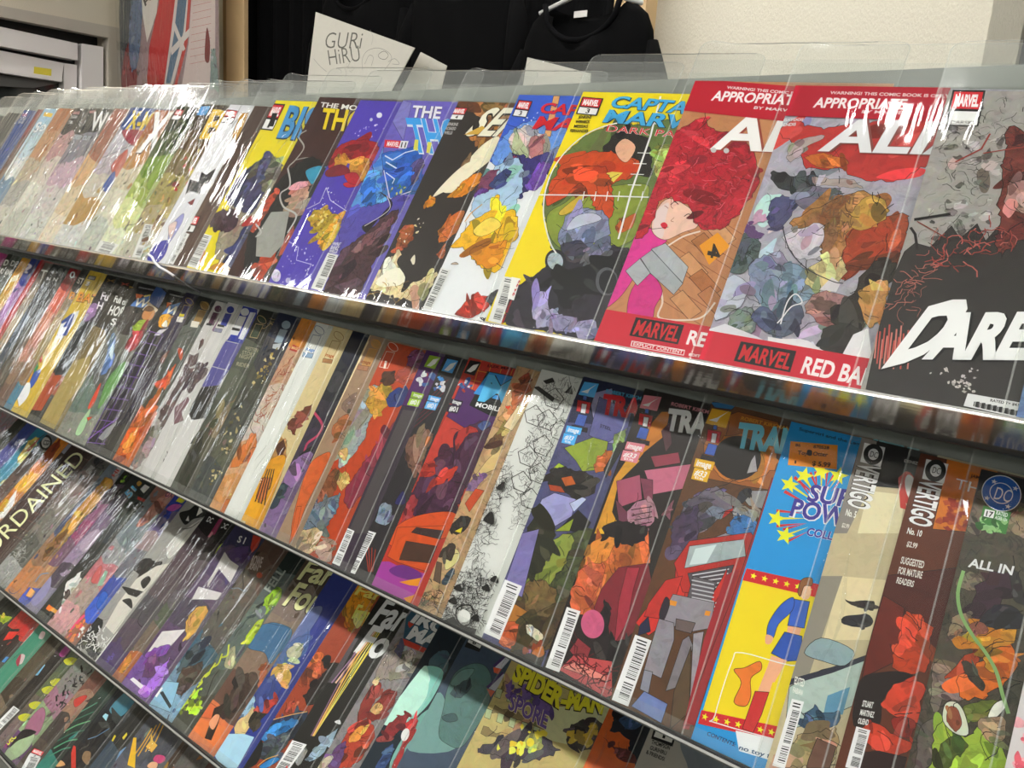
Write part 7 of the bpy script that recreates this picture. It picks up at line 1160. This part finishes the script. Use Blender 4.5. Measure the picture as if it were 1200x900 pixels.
# ------------------------------------------------------------------ room
FLOOR_Z = 0.0
WALLP = simple('beige_embossed_wallpaper', '#e0dac8', 0.75, bump=(200, 1.0, (1.8, 1, 0.7)))
LWALLP = simple('grey_beige_wallpaper', '#d6cebc', 0.8, bump=(420, 0.4))
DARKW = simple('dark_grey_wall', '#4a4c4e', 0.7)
WHITE = simple('white_ceiling', '#c8c6c0', 0.8)
OTHERW = simple('off_white_wall', '#8a8880', 0.8)
FLOORM = simple('grey_vinyl_floor', '#8a8680', 0.5, vary=0.3)
CASING = simple('grey_beige_casing', '#bdb6aa', 0.5)
ALU = simple('white_aluminium', '#f0ecea', 0.35)
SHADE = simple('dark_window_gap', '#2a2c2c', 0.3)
WOOD = simple('pale_pine', '#d4b486', 0.5, vary=0.25)
WOOD2 = simple('pine_side', '#a8865c', 0.55, vary=0.25)
YB, XL, XR, YF = 1.60, -2.85, 1.9, -3.2
def struct(name, mesh, mat):
    o = link(name, mesh, mat); o['kind'] = 'structure'; return o
struct('floor', box_mesh('floor', (XL, YF, -0.05), (XR, 2.3, 0)), FLOORM)
struct('ceiling', box_mesh('ceiling', (XL, YF, CEIL), (XR, 2.3, CEIL + 0.05)), WHITE)
def on_y(px, py, y):
    return hit(px, py, Vector((0, y, 0)), Vector((0, 1, 0)))
def on_x(px, py, x):
    return hit(px, py, Vector((x, 0, 0)), Vector((1, 0, 0)))
xe = on_y(1157, 40, YB).x
struct('wall_back', box_mesh('wall_back', (XL, YB, 0), (xe, YB + 0.10, CEIL)), WALLP)
# rounded end of the wallpapered wall and the dark recess beyond it
cs = [Vector((xe, YB + 0.0, 0)), Vector((xe + 0.045, YB + 0.05, 0)), Vector((xe + 0.045, YB + 0.10, 0)), Vector((xe, YB + 0.10, 0))]
struct('wall_end', prism_mesh('wall_end', cs, Vector((0, 0, CEIL))), WALLP)
struct('wall_recess', box_mesh('wall_recess', (xe - 0.3, 2.2, 0), (XR, 2.3, CEIL)), DARKW)
struct('wall_right', box_mesh('wall_right', (XR, YF, 0), (XR + 0.1, 2.3, CEIL)), OTHERW)
struct('wall_front', box_mesh('wall_front', (XL, YF - 0.1, 0), (XR, YF, CEIL)), OTHERW)
# left wall with a window opening
win_lo = on_x(126, 90, XL); win_top = on_x(126, 42, XL)
wy1 = win_lo.y; wz1 = win_top.z; wy9 = on_x(-56, 60, XL).y
struct('wall_left', prism_mesh('wall_left', [Vector((XL, wy1, 0)), Vector((XL, YB + 0.1, 0)), Vector((XL, YB + 0.1, CEIL)), Vector((XL, YF, CEIL)), Vector((XL, YF, 0)), Vector((XL, wy9, 0)), Vector((XL, wy9, wz1)), Vector((XL, wy1, wz1))], Vector((-0.12, 0, 0))), LWALLP)
# window in the left wall: white aluminium sashes inside a grey beige casing
win = thing('window_1', None, None, (XL, (wy1 - 0.6) / 2, 0)); win['kind'] = 'structure'
def win_piece(name, quad, off, thick, mat):
    cs = [on_x(px, py, XL + off) for px, py in quad]
    p = link(name, prism_mesh(name, cs, Vector((-thick, 0, 0))), mat, win)
    p.matrix_parent_inverse = Matrix.Translation(-win.location)
    return p
win_piece('casing_head', [(-60, -5), (141, 33), (141, 44), (126, 44), (-60, 8)], 0.02, 0.04, CASING)
win_piece('casing_jamb', [(127, 44), (141, 44), (141, 130), (127, 130)], 0.02, 0.04, CASING)
win_piece('frame_head', [(-60, 18), (91, 51), (91, 70.5), (-60, 43)], 0.006, 0.05, ALU)
win_piece('frame_jamb', [(96, 51), (121, 55), (121, 140), (96, 140)], 0.006, 0.05, ALU)
win_piece('sash_head', [(-60, 47), (75, 74), (72.5, 93), (-60, 72)], -0.012, 0.04, ALU)
win_piece('sash_line', [(-60, 70), (73, 92.5), (72.5, 96), (-60, 76)], -0.004, 0.04, ALU)
win_piece('sash_stile', [(75, 74), (90, 76), (90, 140), (75, 140)], -0.012, 0.04, ALU)
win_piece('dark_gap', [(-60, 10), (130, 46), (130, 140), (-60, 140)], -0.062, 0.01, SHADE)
GLASS = simple('dark_window_glass', '#3a3e3c', 0.05, spec=0.8)
win_piece('pane', [(-60, 76), (75, 95), (75, 140), (-60, 140)], -0.05, 0.004, GLASS)
win_piece('roller_blind', [(-60, 80), (73, 97), (40, 103), (-60, 98)], -0.03, 0.01, simple('grey_blind', '#5c5c5a', 0.6))
STICK = simple('yellow_sticker', '#e8d84a', 0.5)
win_piece('yellow_sticker', [(40, 78), (60.5, 81), (60, 89), (39.5, 86)], -0.0115, 0.001, STICK)['label'] = 'small yellow sticker on the sash'

# added unseen glowing panel, framed like a window, to put glints on the bags
glint_panel = thing('added_glint_panel', None, None, (XL, -0.75, 1.7)); glint_panel['kind'] = 'structure'
glint_glow = bpy.data.materials.new('added_glint_glow'); glint_glow.use_nodes = True
dn_ = glint_glow.node_tree; dn_.nodes.clear()
de = dn_.nodes.new('ShaderNodeEmission'); de.inputs[0].default_value = (0.92, 0.97, 1.0, 1); de.inputs[1].default_value = 11.0
do = dn_.nodes.new('ShaderNodeOutputMaterial'); dn_.links.new(de.outputs[0], do.inputs[0])
wy0, wy2, wz0, wz2 = -0.32, 0.02, 1.62, 1.84
for nm, lo, hi, mt in (('pane', (XL + 0.004, wy0, wz0), (XL + 0.008, wy2, wz2), glint_glow),
                       ('frame_rail', (XL + 0.001, wy0 - 0.03, wz2), (XL + 0.03, wy2 + 0.03, wz2 + 0.03), ALU), ('frame_rail', (XL + 0.001, wy0 - 0.03, wz0 - 0.03), (XL + 0.03, wy2 + 0.03, wz0), ALU),
                       ('frame_stile', (XL + 0.001, wy0 - 0.03, wz0), (XL + 0.03, wy0, wz2), ALU), ('frame_stile', (XL + 0.001, wy2, wz0), (XL + 0.03, wy2 + 0.03, wz2), ALU), ('glazing_bar', (XL + 0.001, (wy0 + wy2) / 2 - 0.012, wz0), (XL + 0.025, (wy0 + wy2) / 2 + 0.012, wz2), ALU)):
    p_ = link(nm, box_mesh(nm, lo, hi), mt, glint_panel); p_.matrix_parent_inverse = Matrix.Translation(-glint_panel.location)

# wooden display frame with black shirts
frame = thing('wooden_frame', 'pale pine upright frame holding a rail of black shirts', 'frame', on_y(275, 60, 1.46).xyz * Vector((1, 1, 0)) if False else Vector((on_y(275, 60, 1.46).x, 1.46, 0)))
def frame_part(name, mesh, mat):
    p = link(name, mesh, mat, frame); p.matrix_parent_inverse = Matrix.Translation(-frame.location); return p
x0 = on_y(265, 50, 1.485).x; x1 = on_y(286, 50, 1.485).x
frame_part('post', box_mesh('post', (x0, 1.485, 0), (x1, 1.50, 2.3), 0.002), WOOD)
xr1 = on_y(757, 5, 1.50).x
frame_part('post', box_mesh('post', (xr1 - 0.075, 1.50, 0), (xr1, 1.55, 2.3), 0.002), WOOD)
frame_part('side_board', box_mesh('side_board', (x0 - 0.04, 1.50, 0), (x0, 1.56, 2.3), 0.002), WOOD2)
frame_part('top_rail', box_mesh('top_rail', (x0, 1.45, 2.3), (xr1, 1.53, 2.36), 0.002), WOOD)
CLOTH = simple('black_cotton', '#060607', 0.95, spec=0.1, bump=(300, 0.2))
CLOTH2 = simple('black_curtain_cloth', '#040405', 0.95, spec=0.1, bump=(60, 0.4, (6, 1, 1)))
# pleated black curtain behind the shirts
cv = []; cf = []
cx0, cx1, nC = on_y(279, 50, 1.565).x, xr1 - 0.09, 140
for i in range(nC + 1):
    f = i / nC; x = cx0 + (cx1 - cx0) * f; y = 1.565 + 0.012 * math.sin(f * 120) + 0.006 * math.sin(f * 47)
    cv += [(x, y, 0.55), (x, y, 2.28)]
cf = [(2 * i, 2 * i + 2, 2 * i + 3, 2 * i + 1) for i in range(nC)]
cur = link('curtain', mesh_from('curtain', cv, cf, True), CLOTH2)
sm = cur.modifiers.new('thickness', 'SOLIDIFY'); sm.thickness = 0.002
tag(cur, 'black pleated curtain hanging behind the shirts', 'curtain')

def shirt(cx, z0, y, label, tagged):
    root = thing('t_shirt', label, 't-shirt', (cx, y, z0 - 0.62), group=None)
    prof = [(0.0, 0.085), (-0.012, 0.112), (-0.03, 0.135), (-0.06, 0.150), (-0.1, 0.157), (-0.16, 0.160), (-0.22, 0.156), (-0.4, 0.158), (-0.62, 0.165)]
    def panel(front):
        V_ = []; F_ = []; nu = 24
        for z, hw in prof:
            for i in range(nu + 1):
                f = i / nu * 2 - 1; x = f * hw
                scoop = 0.0
                zz = z
                if front:
                    lim = -0.075 * max(0.0, 1 - (x / 0.088) ** 2) ** 0.5
                else:
                    lim = -0.02 * max(0.0, 1 - (x / 0.088) ** 2)
                zz = min(z, lim) if abs(x) < 0.088 else z
                depth = 0.035 * max(0.0, 1 - f * f) ** 0.5 + 0.004 * math.sin(x * 60 + z * 9) * (1 - abs(f))
                V_.append((x, (-1 if front else 1) * depth * (1 if front else 0.5), zz + 0.62))
        for j in range(len(prof) - 1):
            for i in range(nu):
                a = j * (nu + 1) + i
                F_.append((a, a + 1, a + nu + 2, a + nu + 1))
        return V_, F_
    v1, f1 = panel(True); v2, f2 = panel(False)
    k = len(v1)
    body = link('body', mesh_from('body', v1 + v2, f1 + [tuple(i + k for i in f) for f in f2], True), CLOTH, root)
    md = body.modifiers.new('thickness', 'SOLIDIFY'); md.thickness = 0.002
    pts = []
    for i in range(21):
        x = -0.088 + 0.176 * i / 20
        pts.append((x, -0.034 * max(0, 1 - (x / 0.16) ** 2) ** 0.5, 0.62 - 0.075 * max(0, 1 - (x / 0.088) ** 2) ** 0.5))
    link('collar', tube_mesh('collar', pts, 0.006), simple('black_rib_knit', '#08080a', 0.95, spec=0.1) if tagged else CLOTH, root)
    for s in (-1, 1):
        sl = [(s * 0.150, 0, 0.54), (s * 0.166, -0.004, 0.47), (s * 0.170, -0.006, 0.40), (s * 0.165, -0.004, 0.33)]
        link('sleeve', tube_mesh('sleeve', sl, [0.012, 0.026, 0.03, 0.028], 12), CLOTH, root)
    hg = [(-0.12, 0, 0.612), (0.0, 0, 0.65), (0.12, 0, 0.612)]
    link('hanger', tube_mesh('hanger', hg + [], 0.005), simple('white_hanger', '#d8d8d6', 0.4), root)
    link('hanger_hook', tube_mesh('hanger_hook', [(0, 0, 0.645), (0, 0, 0.70), (0.015, 0, 0.725), (0.03, 0, 0.70)], 0.0025), simple('hook_steel', '#b0b0b0', 0.3, 1.0), root)
    if tagged:
        a = on_y(674, 14, y + 0.012); b = on_y(688.5, 20, y + 0.012)
        lo = (a.x - cx, 0.008, b.z - z0 + 0.62); hi = (b.x - cx, 0.010, a.z - z0 + 0.62)
        link('neck_label', box_mesh('neck_label', lo, hi), simple('white_woven_label', '#d8d6d2', 0.7), root)['label'] = 'small white neck label'
    return root
cx = on_y(690, 10, 1.42).x; z0 = on_y(735, 0, 1.42).z
shirt(cx, z0, 1.42, 'black t-shirt with round neck and white label hanging by the wallpapered wall', True)
shirt(cx - 0.36, z0 + 0.13, 1.45, 'plain black t-shirt hanging between two other black shirts', False)
shirt(cx - 0.72, z0 + 0.13, 1.47, 'plain black t-shirt hanging nearest the pine post', False)

# loose paper sheets standing behind the rack
def sheet(y, quad, label, art, name='paper_sheet', seed=5, cat='paper', gain=0.85, curl=0.0):
    cs = [on_y(px, py, y) for px, py in quad]      # bl, br, tr, tl
    root = thing(name, label, cat, (cs[0].x, y, cs[0].z))
    xs = [c.x for c in cs]; zs = [c.z for c in cs]
    w = max(xs) - min(xs); h = max(zs) - min(zs)
    org = Vector((min(xs), y, min(zs)))
    def to_uv(px, py):
        q = on_y(px, py, y) - org
        return (q.x, q.z)
    c = Cover(w, h, gain, seed, to_uv)
    c.poly([(p.x - org.x, p.z - org.z) for p in cs], '#dcd8cc', 0.03)
    for it in art: c.add(it)
    me = c.mesh('drawing')
    o = link('drawing', me, PRINT, root)
    # cover meshes lie in local xy: stand them up facing the room
    o.matrix_local = Matrix.Translation(org - Vector(root.location)) @ Matrix(((1, 0, 0, 0), (0, 0, -1, 0), (0, 1, 0, 0), (0, 0, 0, 1)))
    bk = link('sheet', prism_mesh('sheet', [p + Vector((0, 0.0002, 0)) - Vector(root.location) for p in cs], Vector((0, 0.0012, 0))), PAPER, root)
    return root
INK = '#6a6860'
sheet(0.86, [(357, 122), (450, 122), (486, 56), (370, 14)], 'white paper sheet with pencilled name and loose sketch standing behind the rack', [
    V(A2, T('GURi', (320, 226), (490, 228), (332, 152), INK, None, 0, -0.01), T('HiRU', (345, 306), (490, 286), (335, 236), INK, None, 0, -0.01),
      Ln('#8a8880', [(270, 275), (300, 310), (330, 335)], 0.6, smooth=1), Ln('#a8a69c', [(535, 140), (548, 175), (540, 210)], 0.5, smooth=1),
      Ln('#8a8880', [(500, 330), (498, 280), (520, 240), (570, 225), (620, 245), (635, 280), (600, 330)], 0.6, smooth=1), Ln('#8a8880', [(510, 300), (530, 260), (550, 270), (540, 310)], 0.6, smooth=1), Ln('#6a6860', [(575, 255), (600, 240), (620, 258), (605, 278), (580, 272)], 0.7, True, 1), Ln('#8a8880', [(620, 290), (650, 275), (672, 300), (640, 300)], 0.6, smooth=1), Sc('#9a988e', [(370, 330), (380, 310), (470, 310), (460, 335)], 10, 8, 0.4))], seed=11)
sheet(0.90, [(462, 122), (512, 122), (523.5, 77), (493, 61)], 'blank white paper sheet leaning beside the pencilled sketch', [], seed=12)
sheet(0.90, [(610, 118), (690, 118), (692, 86), (618, 67)], 'blank white paper sheet standing under the black label shirt', [], seed=13)

# printed packet in a clear bag hanging by the window
yp = 1.42
pk = sheet(yp, [(143, 130), (257, 130), (250, -40), (141, -40)], 'red, white and blue printed packet in a clear bag beside the pine post', [
    V(A1, P('#9c8688', [(560, -200), (1040, -200), (1040, 560), (560, 560)], 0, 0.3), P('#54585c', [(560, -160), (640, -160), (640, 200), (600, 420), (560, 420)], 0, 0.5), P('#8a2c2c', [(570, 400), (590, 230), (625, 200), (640, 400)], 1, 0.4), P('#6c7c98', [(610, 60), (665, -160), (680, -160), (650, 280), (610, 300)], 1, 0.5),
      P('#e0dcd4', [(660, -160), (755, -160), (735, 60), (690, 200), (668, 60)], 0, 0.05), P('#c23a3a', [(745, 20), (755, -160), (845, -160), (790, 240), (770, 390), (690, 400), (700, 220)], 0, 0.12), P('#b83030', [(690, 350), (770, 350), (770, 400), (690, 400)], 0, 0.1),
      P('#d8d4d0', [(840, -160), (900, -160), (870, 180), (810, 400), (770, 400), (800, 180)], 0, 0.05), P('#5c7890', [(852, -160), (892, -160), (860, 150), (800, 390), (778, 390), (815, 170)], 0, 0.2), P('#c85048', [(895, -160), (908, -160), (880, 200), (830, 400), (818, 400), (868, 180)], 0, 0), P('#d8d4d0', [(800, 230), (900, 120), (905, 150), (805, 260)], 0, 0), P('#d8d4d0', [(815, 90), (870, 230), (858, 240), (808, 120)], 0, 0),
      P('#d4c4c0', [(908, -160), (1010, -160), (1010, 420), (850, 420), (885, 200)], 0, 0.05), *[Ln('#b8544c', [(890 + i * 2, 300 - i * 34), (990, 280 - i * 34)], 1.0) for i in range(14)], P('#7c3030', [(960, 270), (970, 130), (985, 200), (980, 290)], 1, 0.2), P('#8a9c98', [(985, 420), (990, 230), (1010, 230), (1030, 420)], 0, 0.3), T('AP', (680, 30), (735, -30), (655, 5), '#3a3430', None, 0, 0.05))], name='printed_packet', seed=21, cat='packet', gain=1.0)
lo = on_y(140, 122, yp); hi = on_y(259, -40, yp)
V_ = []; F_ = []; nu, nv = 10, 14
for j in range(nv + 1):
    for i in range(nu + 1):
        f, g = i / nu, j / nv
        V_.append((lo.x + (hi.x - lo.x) * f - pk.location.x, -0.004 - 0.03 * math.sin(math.pi * f) ** 0.7 * math.sin(math.pi * (0.15 + 0.7 * g)), lo.z + (hi.z - lo.z) * g - pk.location.z))
for j in range(nv):
    for i in range(nu):
        a = j * (nu + 1) + i
        F_.append((a, a + 1, a + nu + 2, a + nu + 1))
link('bag', mesh_from('bag', V_, F_, True), FILM[2], pk)

# short cord hooked over the metal strip
T1 = TIER[1]
ys = (T1['o'] + T1['n'] * 0.008).y - 0.006
def c_up(px, py): return hit(px, py, T1['o'] + T1['n'] * 0.010, T1['n'])
def c_dn(px, py): return hit(px, py, Vector((0, ys, 0)), Vector((0, 1, 0)))
cord = thing('cord', 'thin white and black cord hooked over the metal strip', 'cord', c_dn(195, 322))
wp = [c_up(171, 301), c_up(174, 298), c_up(178, 301), c_up(181, 307), c_dn(187, 313), c_dn(196, 318), c_dn(204, 323.5)]
bp_ = [c_dn(204, 323.5), c_dn(212, 329), c_dn(222, 336), c_dn(235, 343)]
for nm, pts, mt in (('white_sleeve', wp, simple('white_cord', '#e8e8ea', 0.3)), ('black_end', bp_, simple('black_cord', '#0c0c0c', 0.4))):
    p = link(nm, tube_mesh(nm, [q for q in pts], 0.0016 if nm == 'white_sleeve' else 0.0011, 8), mt, cord)
    p.matrix_parent_inverse = Matrix.Translation(-cord.location)

# ceiling light fittings
HOUSE = simple('white_lamp_housing', '#e8e8e6', 0.5)
em = bpy.data.materials.new('lit_diffuser'); em.use_nodes = True
nt = em.node_tree; nt.nodes.clear()
e_ = nt.nodes.new('ShaderNodeEmission'); e_.inputs[0].default_value = (1.0, 0.985, 0.95, 1); e_.inputs[1].default_value = LAMP
o_ = nt.nodes.new('ShaderNodeOutputMaterial'); nt.links.new(e_.outputs[0], o_.inputs[0])
for i, (lx, ly, ll, lw, lab) in enumerate(LAMPS):
    r = thing('ceiling_light', lab, 'light', (lx, ly, CEIL), group='ceiling light fittings')
    link('housing', box_mesh('housing', (-ll / 2 - 0.02, -lw / 2 - 0.02, -0.05), (ll / 2 + 0.02, lw / 2 + 0.02, 0.0), 0.004), HOUSE, r)
    link('diffuser', box_mesh('diffuser', (-ll / 2, -lw / 2, -0.065), (ll / 2, lw / 2, -0.051), 0.003), em, r)
